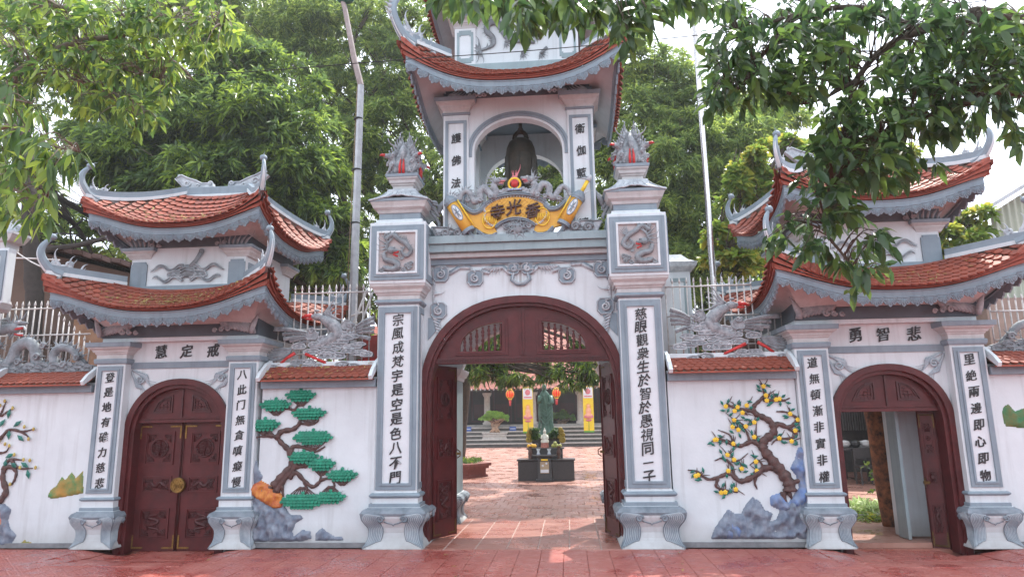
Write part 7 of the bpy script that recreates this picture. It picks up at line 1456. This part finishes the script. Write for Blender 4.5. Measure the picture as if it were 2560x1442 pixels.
# small inner shrine pillar seen between tall pillar and right fence
t = thing('inner_pillar', tuple(W(1690, 900, 3.2))[:2]+(0,), 'white and blue inner pillar with lotus cap behind the right fence', 'pillar'); q = W(1683, 700, 3.2); m = MB(); m.box(q.x-.26, q.x+.26, 2.95, 3.45, 0, W(1690, 680, 3.2).z); m.build('shaft', WHITE, t)
m = MB(); z1 = W(1690, 700, 3.2).z; frame_strip(m, q.x-.2, q.x+.2, 1.2, z1-.02, .06, 2.93, 2.952); m.build('panel_border', GREYL, t); m = MB(); z1 += .1; m.loft([(z1, .27), (z1+.08, .36), (z1+.16, .38)], q.x, 3.2); m.build('cornice', SCULL, t); m = MB(); m.loft([(z1+.16, .36), (z1+.22, .25), (z1+.34, .14)], q.x, 3.2); m.build('lotus_cap', SCULL, t)

# ================================================================== COURTYARD
HY = 36.0
hall = thing('temple_hall', (0, HY, 0), 'distant wooden temple hall with terracotta roof, stone columns and steps', 'temple')
DSTONE = mat('dark_stone', (.12, .115, .11), (.08, .075, .07), rough=.8, scale=5); DW = mat('dark_hall_wood', (.035, .018, .015), (.02, .012, .011), rough=.6, scale=2, bump=.3); STONE = mat('grey_stone', (.34, .32, .30), (.22, .21, .20), rough=.8, scale=5, bump=.4, bscale=8); STONEW = mat('pale_stone', (.50, .46, .42), (.36, .33, .31), rough=.8, scale=6, bump=.4, bscale=8)
for k in range(5):
    m = MB(); m.box(-14, 14, HY+.42*k+.08, HY+6, .25*k, .25*(k+1)-.07); m.build('riser', DSTONE, hall); m = MB(); m.box(-14, 14, HY+.42*k, HY+6, .25*(k+1)-.07, .25*(k+1)); m.build('step', STONEW, hall)
m = MB(); m.box(-14, 14, HY+2.3, HY+16, 1.25, 1.42); m.build('terrace', STONE, hall)
m = MB(); m.box(-14, 14, HY+6, HY+6.3, 1.42, 4.6); m.build('front_wall', DW, hall)
for k in range(17):
    x = -13+k*1.6
    for j in range(1): m = MB(); frame_strip(m, x, x+1.4, 1.6, 4.0, .12, HY+5.92, HY+6); m.box(x+.2, x+1.2, HY+5.94, HY+6, 1.9, 2.9); m.build('door_panel', WOODC, hall)
m = MB(); m.box(-14, 14, HY+2.2, HY+2.6, 3.75, 4.0); m.build('eave_beam', DW, hall)
for px in (1148, 1218, 1334, 1452, 1530):
    q = W(px, 1060, HY+2.8); m = MB(); m.lathe([(0, .30), (.15, .32), (.2, .22), (1.9, .20), (1.98, .27), (2.1, .32), (2.18, .32)], (q.x, HY+2.8, 1.42), 12); c_ = m.build('column', STONEW, hall)
    m = MB(); m.box(q.x-.3, q.x+.3, HY+2.5, HY+3.1, 3.59, 3.75); m.build('capital', DW, hall)
zr0 = 3.78; m = MB(); m.add([(-15, HY+1.2, zr0), (15, HY+1.2, zr0), (15, HY+9, zr0+5.6), (-15, HY+9, zr0+5.6)], [(0, 1, 2, 3)]); m.build('roof', MORTAR, hall)
Ms = []
for j in range(46):
    for i in range(100):
        M = Matrix.Rotation(math.radians(36+3), 4, 'X') @ Matrix.Scale(3.2, 4); y = HY+1.35+.165*j; M.translation = (-15+i*.31+(.155 if j % 2 else 0), y, zr0+.2+(y-HY-1.35)*.718); Ms.append(M)
tag(bake('roof_tiles', TILE, Ms, hall, TERRA), kind='stuff')
m = MB()
for i in range(60): m.ball((-8+i*.3, HY+1.1, zr0-.02), .07, 6, 4)
tag(m.build('eave_bulbs', PANELW, hall), kind='stuff')
def lantern(px, py, label):
    q = W(px, py, HY-.3); t = thing('red_lantern', tuple(q), label, 'lantern', 'red lanterns under the hall eave'); m = MB(); r = .27
    m.lathe([(r*.85*math.cos(a)*-1, max(.03, r*math.sin(a))) for a in np.linspace(.35, pi-.35, 9)], tuple(q), 14); m.build('shade', mat('red_silk', (.75, .05, .02), (.6, .03, .02), rough=.4, trans=.3), t)
    m = MB(); m.lathe([(-.36, .12), (-.30, .14)], tuple(q), 10); m.lathe([(.30, .14), (.36, .12)], tuple(q), 10)
    for k in range(10): a = k*pi/5; m.tube([(q.x+r*1.01*math.sin(b)*math.cos(a), q.y+r*1.01*math.sin(b)*math.sin(a), q.z-.31*math.cos(b)*1.0) for b in np.linspace(.4, pi-.4, 7)], .012, 4)
    m.build('gold_ribs', YEL2, t); m = MB(); m.tube([(q.x, q.y, q.z-.34), (q.x, q.y, q.z-.75)], [.09, .06], 8); m.tube([(q.x, q.y, q.z+.34), (q.x, q.y, q.z+.9)], .01, 4); m.build('tassel', RED, t)
lantern(1275, 985, 'red lantern left of the green statue, under the hall eave'); lantern(1391, 982, 'red lantern right of the green statue, under the hall eave')
def banner(px, label, pyt, pyb):
    a = W(px-10, pyt, HY-.6); b = W(px+10, pyb, HY-.6); x0, x1, z1, z0 = a.x, a.x+.66, a.z, b.z; t = thing('yellow_banner', ((x0+x1)/2, HY-.6, z0), label, 'banner', 'yellow prayer banners before the hall'); y = HY-.6; m = MB()
    m.box(x0, x1, y, y+.03, z0, z1); m.build('cloth', mat('yellow_cloth', (.72, .55, .03), (.66, .48, .03), rough=.8), t)
    m = MB(); cx_ = (x0+x1)/2; m.box(x0+.03, x1-.03, y-.012, y, z1-.75, z1-.06); m.build('white_patch', PANELW, t)
    m = MB(); m.ball((cx_, y-.02, z1-.33), (.17, .02, .19), 12, 6); m.box(x0+.08, x1-.08, y-.02, y-.013, z1-.68, z1-.60); m.build('pink_emblem', PINK, t)
    m = MB(); zc = z0+(z1-z0)*.42; m.ball((cx_, y-.01, zc+.42), (.17, .015, .18), 12, 6); m.build('halo', YEL, t)
    m = MB(); m.ball((cx_, y-.02, zc+.40), (.09, .02, .12), 10, 6); m.ball((cx_, y-.02, zc+.10), (.18, .02, .25), 10, 6); m.ball((cx_, y-.02, zc-.14), (.25, .02, .12), 10, 6); m.build('seated_figure', mat('peach_paint', (.72, .42, .30), (.7, .3, .15), scale=9), t)
    m = MB()
    for k in range(7): m.ball((cx_-.24+.08*k, y-.03, zc-.30+.02*abs(k-3)), (.06, .02, .09), 7, 5)
    m.ball((cx_, y-.02, z0+.75), (.2, .02, .07), 8, 5); m.build('lotus', PINK, t); m = MB(); m.box(x0, x1, y-.012, y-.002, z0, z0+.10); m.tube([(cx_, y-.015, z0+.1), (cx_, y-.015, z0+.7)], .015, 4); m.build('stems', mat('grass_green_paint', (.12, .35, .05)), t)
banner(1316, 'yellow banner with seated figure left of the green statue', 968, 1082); banner(1466, 'yellow banner with seated figure right of the green statue', 965, 1080)
# balustrade ends with carved stone panel
for k, (px, lab) in enumerate(((1334, 'left'), (1462, 'right'))):
    q = G(px, 1108); t = thing('stone_balustrade', (q.x, q.y, 0), 'carved stone stair balustrade on the %s of the statue' % lab, 'balustrade', 'stair balustrades of the hall'); m = MB(); s_ = (-1 if k else 1)
    m.box(q.x-.15, q.x+.15, q.y, q.y+.3, 0, 1.35); m.ball((q.x, q.y+.15, 1.5), (.2, .2, .2), 8, 6); m.ball((q.x, q.y+.15, 1.75), (.15, .15, .17), 8, 6); m.build('post', STONEW, t)
    m = MB(); m.box(q.x-(1.5 if k else 0), q.x+(0 if k else 1.5), q.y+.1, q.y+.25, .1, 1.1); m.build('panel', STONEW, t); m = MB(); frame_strip(m, q.x-1.4 if k else q.x+.1, q.x-.1 if k else q.x+1.4, .2, 1.0, .06, q.y+.04, q.y+.1)
    for j in range(8): flame(m, (q.x+(-.75 if k else .75), q.y+.09, .6), j*.8, .4, .05, .8)
    m.build('carved_relief', STONE, t)
for (px, py) in ((1170, 1072), (1282, 1071)):
    q = W(px, py, HY+1.6); t = thing('blue_sign', tuple(q), 'small blue notice board on the hall steps %s the bonsai' % ('left of' if px < 1200 else 'right of'), 'sign', 'blue notices on the steps'); m = MB(); m.box(q.x-.22, q.x+.22, q.y, q.y+.04, q.z-.14, q.z+.14); m.build('board', mat('blue_enamel', (.05, .12, .40)), t); m = MB(); m.box(q.x-.18, q.x+.18, q.y-.01, q.y-.001, q.z-.02, q.z+.02); m.build('stripe', PANELW, t)
# bonsai trees in carved stone planters
def bonsai(px, py, label, wpx=62, flip=1, pot=True):
    q = G(px, py); s = 1.0; d = q.y+9.16; k = d/FL; t = thing('bonsai_planter', (q.x, q.y, 0), label+' planter', 'planter', 'carved stone planters'); w = wpx*k/2; m = MB()
    m.loft([(.44, w*.9), (.50, w*.98), (.80, w*.92), (.86, w*1.02), (.92, w*1.02)], q.x, q.y+w, .6); m.build('trough', STONEW, t)
    m = MB()
    for sx in (-1, 1):
        for sy in (-1, 1): pp = smooth_path([(q.x+sx*w*.85, q.y+w+sy*w*.4, .46), (q.x+sx*w*1.02, q.y+w+sy*w*.5, .36), (q.x+sx*w*.82, q.y+w+sy*w*.45, .18), (q.x+sx*w*1.05, q.y+w+sy*w*.5, .04)], 4); m.tube(pp, [.13, .13, .13, .12, .11, .10, .10, .10, .09, .09, .10, .12, .13], 8)
    m.box(q.x-w*1.15, q.x+w*1.15, q.y+w*.4, q.y+w*1.6, 0, .07); m.prism([(q.x-w*.9, .45), (q.x+w*.9, .45), (q.x+w*.7, .36), (q.x+w*.3, .30), (q.x, .25), (q.x-w*.3, .30), (q.x-w*.7, .36)], q.y+w*.38, q.y+w*.48); m.build('stand', STONEW, t)
    C0 = Vector((q.x, q.y+w, .92)); tr_ = thing('bonsai_tree', tuple(C0), label, 'tree', 'bonsai trees before the hall'); m = MB()
    for j in range(9): a = j*.7; pp = smooth_path([C0+Vector((.35*math.cos(a), .2*math.sin(a), 0)), C0+Vector((.15*math.cos(a+1), .1*math.sin(a+1), .25)), C0+Vector((.28*math.cos(a*1.7+.5), .2, .55)), C0+Vector((.7*math.cos(a*1.3), .3*math.sin(a), .90))], 4); m.tube(pp, taper(len(pp), .09, .03), 6)
    m.build('trunk', mat('tan_bark', (.42, .27, .18), (.25, .15, .10), rough=.85), tr_)
    cl_ = [((C0.x+x*.62, C0.y+y*.6, C0.z+z*.62-.12), (r*.62, r*.5, r*.26)) for x, y, z, r in ((0, 0, 2.15, .8), (-.8, 0, 1.9, .7), (.8, 0, 1.9, .7), (-1.3, .1, 1.65, .45), (1.3, 0, 1.65, .45), (.3, -.3, 1.9, .7), (-.4, -.3, 1.9, .6))]
    C, A = crown_points(cl_, 1500, .3); tag(link('crown', leaf_mesh('crown', *rosettes(C, A, 5, .10, .55, droop=.05), BONS, off=tuple(C0)), tr_), kind='stuff')
BONS = leafmat('bonsai_leaf', (.10, .22, .04), (.20, .36, .06), (.36, .50, .10), trans=.4)
bonsai(1235, 1117, 'flat-topped bonsai in a carved stone pot left of the statue'); bonsai(1406, 1110, 'flat-topped bonsai behind the right side of the statue')
# altar
q = G(1365, 1204); ax_, ay = q.x, q.y; GRAN = mat('dark_granite', (.045, .042, .042), (.025, .024, .025), rough=.28, scale=30, bump=0, spec=.6)
t = thing('stone_altar', (ax_, ay, 0), 'dark granite altar table in the courtyard facing the main arch', 'altar'); sc_ = (W(1437, 1190, ay+.3)-W(1290, 1190, ay+.3)).length; hw = sc_/2
def az(py, yy): return W(1365, py, yy).z
m = MB(); m.box(ax_-hw*.96, ax_+hw*.96, ay+.30, ay+1.0, 0, az(1152, ay+.3)); m.build('lower_block', GRAN, t, .006); z1 = az(1150, ay+.3)
m = MB(); m.box(ax_-hw, ax_+hw, ay+.26, ay+1.04, z1-.012, z1+.03); m.build('lower_slab', GRAN, t, .006); z2 = az(1122, ay+.62); xo = -.02
m = MB(); m.box(ax_+xo-hw*.6, ax_+xo+hw*.6, ay+.62, ay+1.2, z1+.03, z2); m.build('upper_block', GRAN, t, .006); m = MB(); m.box(ax_+xo-hw*.66, ax_+xo+hw*.66, ay+.58, ay+1.24, z2, z2+.03); m.build('upper_slab', GRAN, t, .006)
zl = az(1140, ay+.05)
t2 = thing('stone_lectern', (ax_-.03, ay+.05, 0), 'small granite pedestal with a brass-coloured plaque in front of the altar', 'lectern'); lx = ax_-.03
m = MB(); m.loft([(0, .24), (.05, .24), (.07, .20), (zl-.05, .17), (zl-.03, .22), (zl, .23)], lx, ay+.2, .7); m.build('pedestal', GRAN, t2, .004)
m = MB(); m.box(lx-.12, lx+.12, ay+.035, ay+.075, .22, zl-.14); m.build('plaque', mat('tan_plaque', (.40, .32, .22), (.34, .27, .18), rough=.4), t2)
m = MB(); m.box(lx-.11, lx+.11, ay+.02, ay+.05, .24, .32); m.build('paper_note', PANELW, t2); m = MB(); m.box(lx-.09, lx+.09, ay+.0, ay+.06, zl-.115, zl-.07); m.build('yellow_label', YEL2, t2)
m = MB(); m.prism([(lx-.30, zl), (lx+.30, zl), (lx+.34, zl+.05), (lx+.30, zl+.03), (lx-.30, zl+.03), (lx-.34, zl+.05)], ay+.0, ay+.36); m.build('scroll_top', GRAN, t2)
for sx in (-1, 1): m = MB(); m.ball((lx+sx*.05, ay+.03, .45+.1*sx*.3), (.03, .01, .03), 8, 5); m.build('plaque_flower', PANELW, t2)
zA = z1+.03; zB = z2+.03
for (px, lab) in ((1346, 'left'), (1373, 'right')):
    x = W(px, 1135, ay+.45).x; t = thing('ceramic_vase', (x, ay+.45, zA), 'small blue and white vase %s of centre on the altar' % lab, 'vase', 'white vases on the altar'); m = MB(); m.lathe([(0, .03), (.03, .05), (.12, .055), (.2, .03), (.26, .055), (.27, .06)], (x, ay+.45, zA), 10); m.build('body', PANELW, t); m = MB(); m.lathe([(.08, .057), (.13, .058)], (x, ay+.45, zA), 10); m.build('band', mat('cobalt', (.05, .08, .25)), t)
for (px, lab) in ((1326, 'left'), (1397, 'right')):
    x = W(px, 1135, ay+.5).x; t = thing('wooden_vase', (x, ay+.5, zA), 'brown turned candle vase at the %s end of the altar shelf' % lab, 'vase', 'brown vases on the altar'); m = MB(); m.lathe([(0, .06), (.03, .06), (.06, .03), (.14, .07), (.2, .06), (.27, .03), (.34, .05)], (x, ay+.5, zA), 12); m.build('body', mat('brown_glaze', (.12, .06, .045), rough=.3), t)
x = W(1362, 1100, ay+.8).x; t = thing('white_figurine', (x, ay+.8, zB), 'small white seated deity figurine on a red lotus base', 'figurine'); m = MB(); m.lathe([(0, .11), (.05, .12), (.12, .10), (.14, .12)], (x, ay+.8, zB), 12); m.build('lotus_base', mat('rust_red', (.40, .10, .07), (.6, .3, .25), scale=30), t)
m = MB(); m.lathe([(.14, .11), (.19, .12), (.24, .085), (.33, .075), (.38, .05), (.40, .03)], (x, ay+.8, zB), 12); m.ball((x, ay+.8, zB+.45), (.045, .045, .06), 10, 8); m.ball((x, ay+.8, zB+.52), (.02, .02, .03), 6, 5)
for sx in (-1, 1): m.tube([(x+sx*.075, ay+.78, zB+.34), (x+sx*.10, ay+.74, zB+.26), (x+sx*.02, ay+.70, zB+.26)], [.025, .024, .018], 6)
m.build('seated_body', mat('white_porcelain', (.72, .70, .62), (.6, .58, .5), rough=.3), t)
FR1 = mat('yellow_fruit', (.75, .42, .04), (.7, .35, .03), rough=.45); FR2 = mat('green_fruit', (.30, .38, .12), (.40, .36, .10), rough=.45)
for k, (px, dz, r, fm, lab) in enumerate(((1322, 0, .045, FR1, 'yellow pomelo at the left end of the altar top'), (1331, .0, .05, FR1, 'yellow pomelo in the middle of the left fruit group'), (1337, .0, .045, FR1, 'yellow pomelo nearest the figurine'), (1383, 0, .045, FR2, 'green mango nearest the figurine'), (1392, .0, .045, FR2, 'green mango in the middle of the right fruit group'), (1388, .07, .045, FR2, 'green mango on top of the fruit pile'), (1400, 0, .045, FR2, 'green mango at the right end of the altar top'))):
    x = W(px, 1110, ay+.7).x; t = thing('fruit', (x, ay+.68, zB), lab, 'fruit', 'fruit offerings on the altar'); m = MB(); m.ball((x, ay+.68, zB+r*1.2+dz), (r*1.25, r*1.2, r*1.2), 10, 8); m.build('flesh', fm, t); m = MB(); m.tube([(x, ay+.68, zB+r*2.3+dz), (x, ay+.68, zB+r*2.6+dz)], .005, 4); m.build('stalk', BARK, t)
GOLD = mat('gilded_cloud', (.42, .32, .07), (.30, .22, .05), rough=.5, scale=15)
for sx, px in ((-1, 1325), (1, 1403)):
    c_ = W(px, 1088, ay+1.1); t = thing('gilded_cloud', (c_.x, ay+1.1, zB), 'gold cloud scroll ornament %s the figurine' % ('left of' if sx < 0 else 'right of'), 'ornament', 'gold cloud ornaments'); m = MB()
    for (dx, dz, r) in ((0, .10, .09), (-.05*sx, -.03, .07), (.03*sx, -.12, .10), (-.02*sx, .17, .07), (.06*sx, .02, .06)): m.ball((c_.x+dx, ay+1.12, c_.z+dz), (r, .03, r), 10, 7); spiral(m, (c_.x+dx, ay+1.08, c_.z+dz), r*.8, 1.5, sx, 0, .016)
    m.build('scroll', GOLD, t)
    c2_ = W(1340 if sx < 0 else 1386, 1083, ay+1.1); t = thing('flower_bush', (c2_.x, ay+1.1, zB), 'dark leafy bouquet %s the figurine' % ('left of' if sx < 0 else 'right of'), 'plant', 'bouquets on the altar')
    C, A = crown_points([((c2_.x, ay+1.1, c2_.z), (.13, .1, .14))], 120, .3); tag(link('foliage', leaf_mesh('foliage', *rosettes(C, A, 6, .08, .4), FICUS, off=(c2_.x, ay+1.1, zB)), t), kind='stuff'); m = MB(); m.lathe([(0, .05), (.1, .06), (.12, .04)], (c2_.x, ay+1.1, zB), 8); m.build('pot', GRAN, t)
# green goddess statue on a pedestal
sy = ay+2.6; s0 = W(1366, 1092, sy); s1 = W(1366, 958, sy); Hs = s1.z-s0.z; JADE = mat('jade_green', (.20, .34, .28), (.14, .25, .21), rough=.5, scale=5, bump=.25, bscale=20)
t = thing('goddess_statue', (s0.x, sy, 0), 'tall jade green robed goddess statue standing behind the altar', 'statue'); m = MB(); m.loft([(0, .55), (.1, .55), (.12, .45), (s0.z-.1, .42), (s0.z, .5)], s0.x, sy); m.build('pedestal', GRAN, t)
def bod(a, b):
    pr = [(0, .20, 0), (.05, .24, 0), (.15, .19, .0), (.3, .165, .01), (.45, .175, .01), (.58, .18, 0), (.70, .175, 0), (.78, .165, 0), (.83, .12, 0), (.86, .07, 0), (.885, .062, 0), (.91, .075, 0), (.945, .072, 0), (.97, .05, 0), (.99, .03, 0), (1.0, .012, 0)]
    z = b
    for (z0, r0, o0), (z1_, r1, o1) in zip(pr, pr[1:]):
        if z <= z1_: k = (z-z0)/(z1_-z0); r = r0+(r1-r0)*k; break
    an = 2*pi*a; fold = .018*math.sin(an*9+z*7)*(1 if z < .8 else 0)+.012*math.sin(an*17-z*5)*(1 if z < .6 else 0); r = (r+fold)*Hs*.58; sway = .025*math.sin(z*5)*Hs; return (s0.x+sway+r*math.cos(an), sy+r*.62*math.sin(an), s0.z+z*Hs)
m.v = []; m = MB(); m.grid(bod, 64, 60)
hz = s0.z+.93*Hs; m.ball((s0.x-.02*Hs, sy-.05*Hs, hz), (.045*Hs, .045*Hs, .055*Hs), 12, 9); m.ball((s0.x-.02*Hs, sy-.095*Hs, hz-.005*Hs), (.008*Hs, .012*Hs, .016*Hs), 6, 5)
for sx in (-1, 1): m.ball((s0.x-.02*Hs+sx*.018*Hs, sy-.088*Hs, hz+.012*Hs), (.010*Hs, .006*Hs, .005*Hs), 6, 4); m.tube([(s0.x+sx*.10*Hs, sy-.04*Hs, s0.z+.76*Hs), (s0.x+sx*.118*Hs, sy-.08*Hs, s0.z+.64*Hs), (s0.x+sx*.06*Hs, sy-.15*Hs, s0.z+(.70 if sx < 0 else .60)*Hs)], [.04*Hs, .046*Hs, .020*Hs], 9)
for k in range(5): 
    for (hx, hz2) in ((-.055, .705), (.055, .60)): m.tube([(s0.x+hx*Hs+(k-2)*.006*Hs, sy-.155*Hs, s0.z+hz2*Hs), (s0.x+hx*Hs+(k-2)*.008*Hs, sy-.165*Hs, s0.z+(hz2+.035-.004*abs(k-2))*Hs)], .0045*Hs, 5)
for sx in (-1, 1):
    for k in range(4): m.tube(smooth_path([(s0.x+sx*(.11-.01*k)*Hs, sy-.1*Hs, s0.z+.62*Hs), (s0.x+sx*(.125-.013*k)*Hs, sy-.1*Hs, s0.z+.42*Hs), (s0.x+sx*(.105+.010*k)*Hs, sy-.09*Hs, s0.z+.22*Hs), (s0.x+sx*(.145)*Hs, sy-.07*Hs, s0.z+.10*Hs)], 4), taper(13, .016*Hs, .010*Hs), 5)
for k in range(4): m.tube(smooth_path([(s0.x-.095*Hs, sy-.10*Hs, s0.z+(.55-.07*k)*Hs), (s0.x, sy-.155*Hs, s0.z+(.47-.08*k)*Hs), (s0.x+.095*Hs, sy-.10*Hs, s0.z+(.56-.07*k)*Hs)], 4), .010*Hs, 5)
m.build('robed_figure', JADE, t)
# hexagonal brick planter at the left and tree trunk
q = G(1190, 1192); t = thing('brick_planter', (q.x-.6, q.y+.4, 0), 'low red hexagonal planter with grass seen left through the main arch', 'planter'); cx_, cyy = q.x-.62, q.y+.3; R_ = 1.05
m = MB()
for (r0, z0_, z1_) in ((.9, 0, .06), (.84, .06, .24), (.93, .24, .32), (1.0, .32, .40)):
    vs = [(cx_+R_*r0*math.cos(pi/3*k), cyy+R_*r0*math.sin(pi/3*k), z) for z in (z0_, z1_) for k in range(6)]; m.add(vs, [tuple(range(6))[::-1], tuple(range(6, 12))]+[(k, (k+1) % 6, 6+(k+1) % 6, 6+k) for k in range(6)])
m.build('brick_rim', mat('red_brick', (.26, .085, .065), (.18, .06, .05), rough=.7, scale=9), t)
C = np.array([(cx_+rng.uniform(-.7, .7), cyy+rng.uniform(-.6, .6), .40) for _ in range(160)]); A = np.tile([0, 0, 1.], (160, 1)); tag(link('grass', leaf_mesh('grass', *rosettes(C, A, 5, .22, .08, droop=.1, spread=.5), YLEAF, off=(cx_+.02, cyy+.1, 0)), t, (.0, .0, 0)), kind='stuff')
# seen through the open side gate: trunk, flower bed, banner, tables, screen
q = G(2235, 1312); t = thing('street_tree', (q.x, q.y, 0), 'thick mottled tree trunk standing in the bed behind the open side gate', 'tree'); m = MB(); tp = W(2178, 1030, q.y+.1); pp = smooth_path([(q.x, q.y, 0), (q.x-.05, q.y, .6), (tp.x, q.y, tp.z), (tp.x-.15, q.y, 3.0), (tp.x-.1, q.y+.2, 4.6)], 5); m.tube(pp, taper(len(pp), .155, .13), 14); m.build('trunk', mat('mottled_bark', (.42, .17, .08), (.07, .05, .04), rough=.9, scale=11, bump=1.0, bscale=16), t)
C, A = crown_points([((q.x-.2, q.y+.2, 5.2), (1.0, 1.0, .5))], 300, .3); tag(link('crown', leaf_mesh('crown', *rosettes(C, A, 7, .2, .4), MANGO, off=(q.x, q.y, 0)), t), kind='stuff')
q2 = G(2190, 1290); t = thing('flower_bed', (q2.x, q2.y, 0), 'bed of striped spider plants and fallen leaves behind the open side gate', 'plants'); m = MB(); m.box(q2.x-1.3, q2.x+.85, q2.y-.2, q2.y+.9, 0, .05); m.build('bed_edge', STONE, t)
C = np.array([(q2.x+rng.uniform(-.9, .7), q2.y+rng.uniform(-.0, .7), .08) for _ in range(150)]); A = np.tile([0, 0, 1.], (150, 1)); tag(link('spider_plants', leaf_mesh('spider_plants', *rosettes(C, A, 11, .27, .10, droop=.25, spread=.9), leafmat('striped_leaf', (.14, .25, .06), (.35, .45, .2), (.6, .65, .4), trans=.3), hi=True, off=(q2.x, q2.y, 0), droop=.4), t), kind='stuff')
C = np.array([(q2.x+rng.uniform(-.4, .7), q2.y+rng.uniform(-.55, -.05), .03) for _ in range(70)]); tag(link('leaf_litter', leaf_mesh('leaf_litter', *rosettes(C, np.tile([0, 0, .3], (70, 1)), 5, .13, .35, spread=1.2, droop=.1), ALMOND, hi=True, off=(q2.x, q2.y, 0)), t), kind='stuff')
sap = W(2195, 1250, q2.y); C = np.array([(sap.x+rng.normal(0, .08), q2.y-.05, z) for z in np.linspace(.35, .85, 12)]); t = thing('sapling', (sap.x, q2.y-.05, 0), 'thin green sapling in front of the mottled trunk', 'plant'); m = MB(); m.tube([(sap.x+.05, q2.y, 0), (sap.x+.02, q2.y-.03, .5), (sap.x-.04, q2.y-.05, .9)], [.012, .006], 5) if False else m.tube([(sap.x+.05, q2.y, 0), (sap.x+.02, q2.y-.03, .5), (sap.x-.04, q2.y-.05, .9)], [.012, .008, .004], 5); m.build('stem', BARKL, t); tag(link('leaves', leaf_mesh('leaves', *rosettes(C, np.tile([0, 0, 1.], (12, 1)), 4, .10, .45, spread=1.1), YLEAF, hi=True, off=(sap.x, q2.y-.05, 0)), t), kind='stuff')
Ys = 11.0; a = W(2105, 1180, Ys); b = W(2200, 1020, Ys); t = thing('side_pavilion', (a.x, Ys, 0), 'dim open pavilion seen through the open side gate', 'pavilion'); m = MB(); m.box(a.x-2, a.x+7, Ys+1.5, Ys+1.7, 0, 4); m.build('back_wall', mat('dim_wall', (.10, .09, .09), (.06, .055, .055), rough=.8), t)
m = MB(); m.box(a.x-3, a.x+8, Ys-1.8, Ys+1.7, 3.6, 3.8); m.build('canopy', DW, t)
m = MB()
for k in range(40): xx = W(2110, 1100, Ys+1.3).x+.07*k; m.box(xx, xx+.03, Ys+1.25, Ys+1.3, 1.2, 3.4)
tag(m.build('louvre_screen', mat('grey_screen', (.22, .21, .21), rough=.5), t), kind='stuff')
b1 = W(2166, 1025, Ys); t = thing('yellow_banner', (b1.x, Ys, 1.2), 'yellow banner with pink lotus hanging beside the mottled trunk', 'banner'); m = MB(); m.box(b1.x, b1.x+.75, Ys, Ys+.02, W(2170, 1105, Ys).z, b1.z+.6); m.build('cloth', MATS['yellow_cloth'], t); m = MB()
for k in range(5): m.ball((b1.x+.25+.07*k, Ys-.02, W(2170, 1090, Ys).z+.02*(k % 2)), (.07, .02, .12), 8, 6)
m.build('lotus', PINK, t); m = MB(); m.ball((b1.x+.38, Ys-.02, b1.z-.15), (.2, .02, .3), 10, 6); m.build('figure', mat('gold_print', (.7, .35, .05)), t)
for k, (px, lab) in enumerate(((2130, 'nearer dark wooden table with crockery in the pavilion'), (2175, 'second dark wooden table in the pavilion'))):
    yt = 9.0+.8*k; p = W(px, 1150, yt); zt_ = W(px, 1118, yt).z; t = thing('dark_table', (p.x, yt, 0), lab, 'table', 'dark tables in the pavilion'); m = MB(); m.box(p.x-.55, p.x+.55, yt-.3, yt+.4, zt_-.05, zt_); m.build('table_top', GRAN, t)
    for sx in (-1, 1):
        for s2 in (-1, 1): m = MB(); m.box(p.x+sx*.5-.025, p.x+sx*.5+.025, yt+.05+s2*.3-.025, yt+.05+s2*.3+.025, 0, zt_-.05); m.build('leg', GRAN, t)
    for j in range(4):
        xx = p.x-.4+.26*j; t3 = thing('bowl', (xx, yt, zt_), ('stack of pale bowls %s on the ' % ('at the left end', 'left of centre', 'right of centre', 'at the right end')[j])+('nearer' if k == 0 else 'second')+' dark table', 'bowl', 'bowls on the dark tables'); m = MB(); m.lathe([(0, .06), (.03, .10), (.09, .14), (.10, .13)], (xx, yt, zt_), 12); m.ball((xx, yt, zt_+.12), (.13, .12, .06), 10, 6); m.build('bowl_body', STEELW if j % 2 else GRAN, t3)
    t3 = thing('dark_chair', (p.x+.1, yt-.6, 0), 'dark wooden chair before the %s table' % ('nearer' if k == 0 else 'second'), 'chair', 'dark chairs in the pavilion'); m = MB(); m.box(p.x-.1, p.x+.3, yt-.7, yt-.35, .40, .44); m.build('seat', GRAN, t3)
    for (ex, ey) in ((-.09, -.69), (.27, -.69), (-.09, -.37), (.27, -.37)): m = MB(); m.box(p.x+ex, p.x+ex+.03, yt+ey, yt+ey+.03, 0, .40); m.build('leg', GRAN, t3)
    m = MB(); m.box(p.x-.1, p.x+.3, yt-.38, yt-.35, .60, .85); m.box(p.x-.09, p.x-.06, yt-.38, yt-.35, .44, .6); m.box(p.x+.26, p.x+.29, yt-.38, yt-.35, .44, .6); m.build('backrest', GRAN, t3)
# inner side wall of the open gate's passage
t = thing('inner_wall', (6.2, 2.8, 0), 'white inner wall beside the open side gate passage', 'wall'); a = G(2262, 1340); b = a; m = MB(); m.box(b.x-.02, b.x+1.2, 1.2, a.y, 0, 2.9); m.build('wall_body', WHITE, t)
m = MB(); m.box(b.x-.06, b.x-.02, a.y-.25, a.y+.02, .0, 2.7); m.build('corner_strip', GREYL, t)

# ================================================================== AIR
hz_ = MB(); hz_.box(-60, 60, -12, 75, -1.6, 30); hv = hz_.mesh('haze', BLK); hv.materials.clear()
hm = bpy.data.materials.new('haze'); hm.use_nodes = True; hm.node_tree.nodes.clear(); ho = hm.node_tree.nodes.new('ShaderNodeOutputMaterial'); hp_ = hm.node_tree.nodes.new('ShaderNodeVolumePrincipled')
hp_.inputs['Density'].default_value = .0011; hp_.inputs['Color'].default_value = (.92, .96, 1, 1); hp_.inputs['Anisotropy'].default_value = .3; hm.node_tree.links.new(hp_.outputs[0], ho.inputs['Volume']); hv.materials.append(hm)
tag(link('haze', hv), kind='stuff')
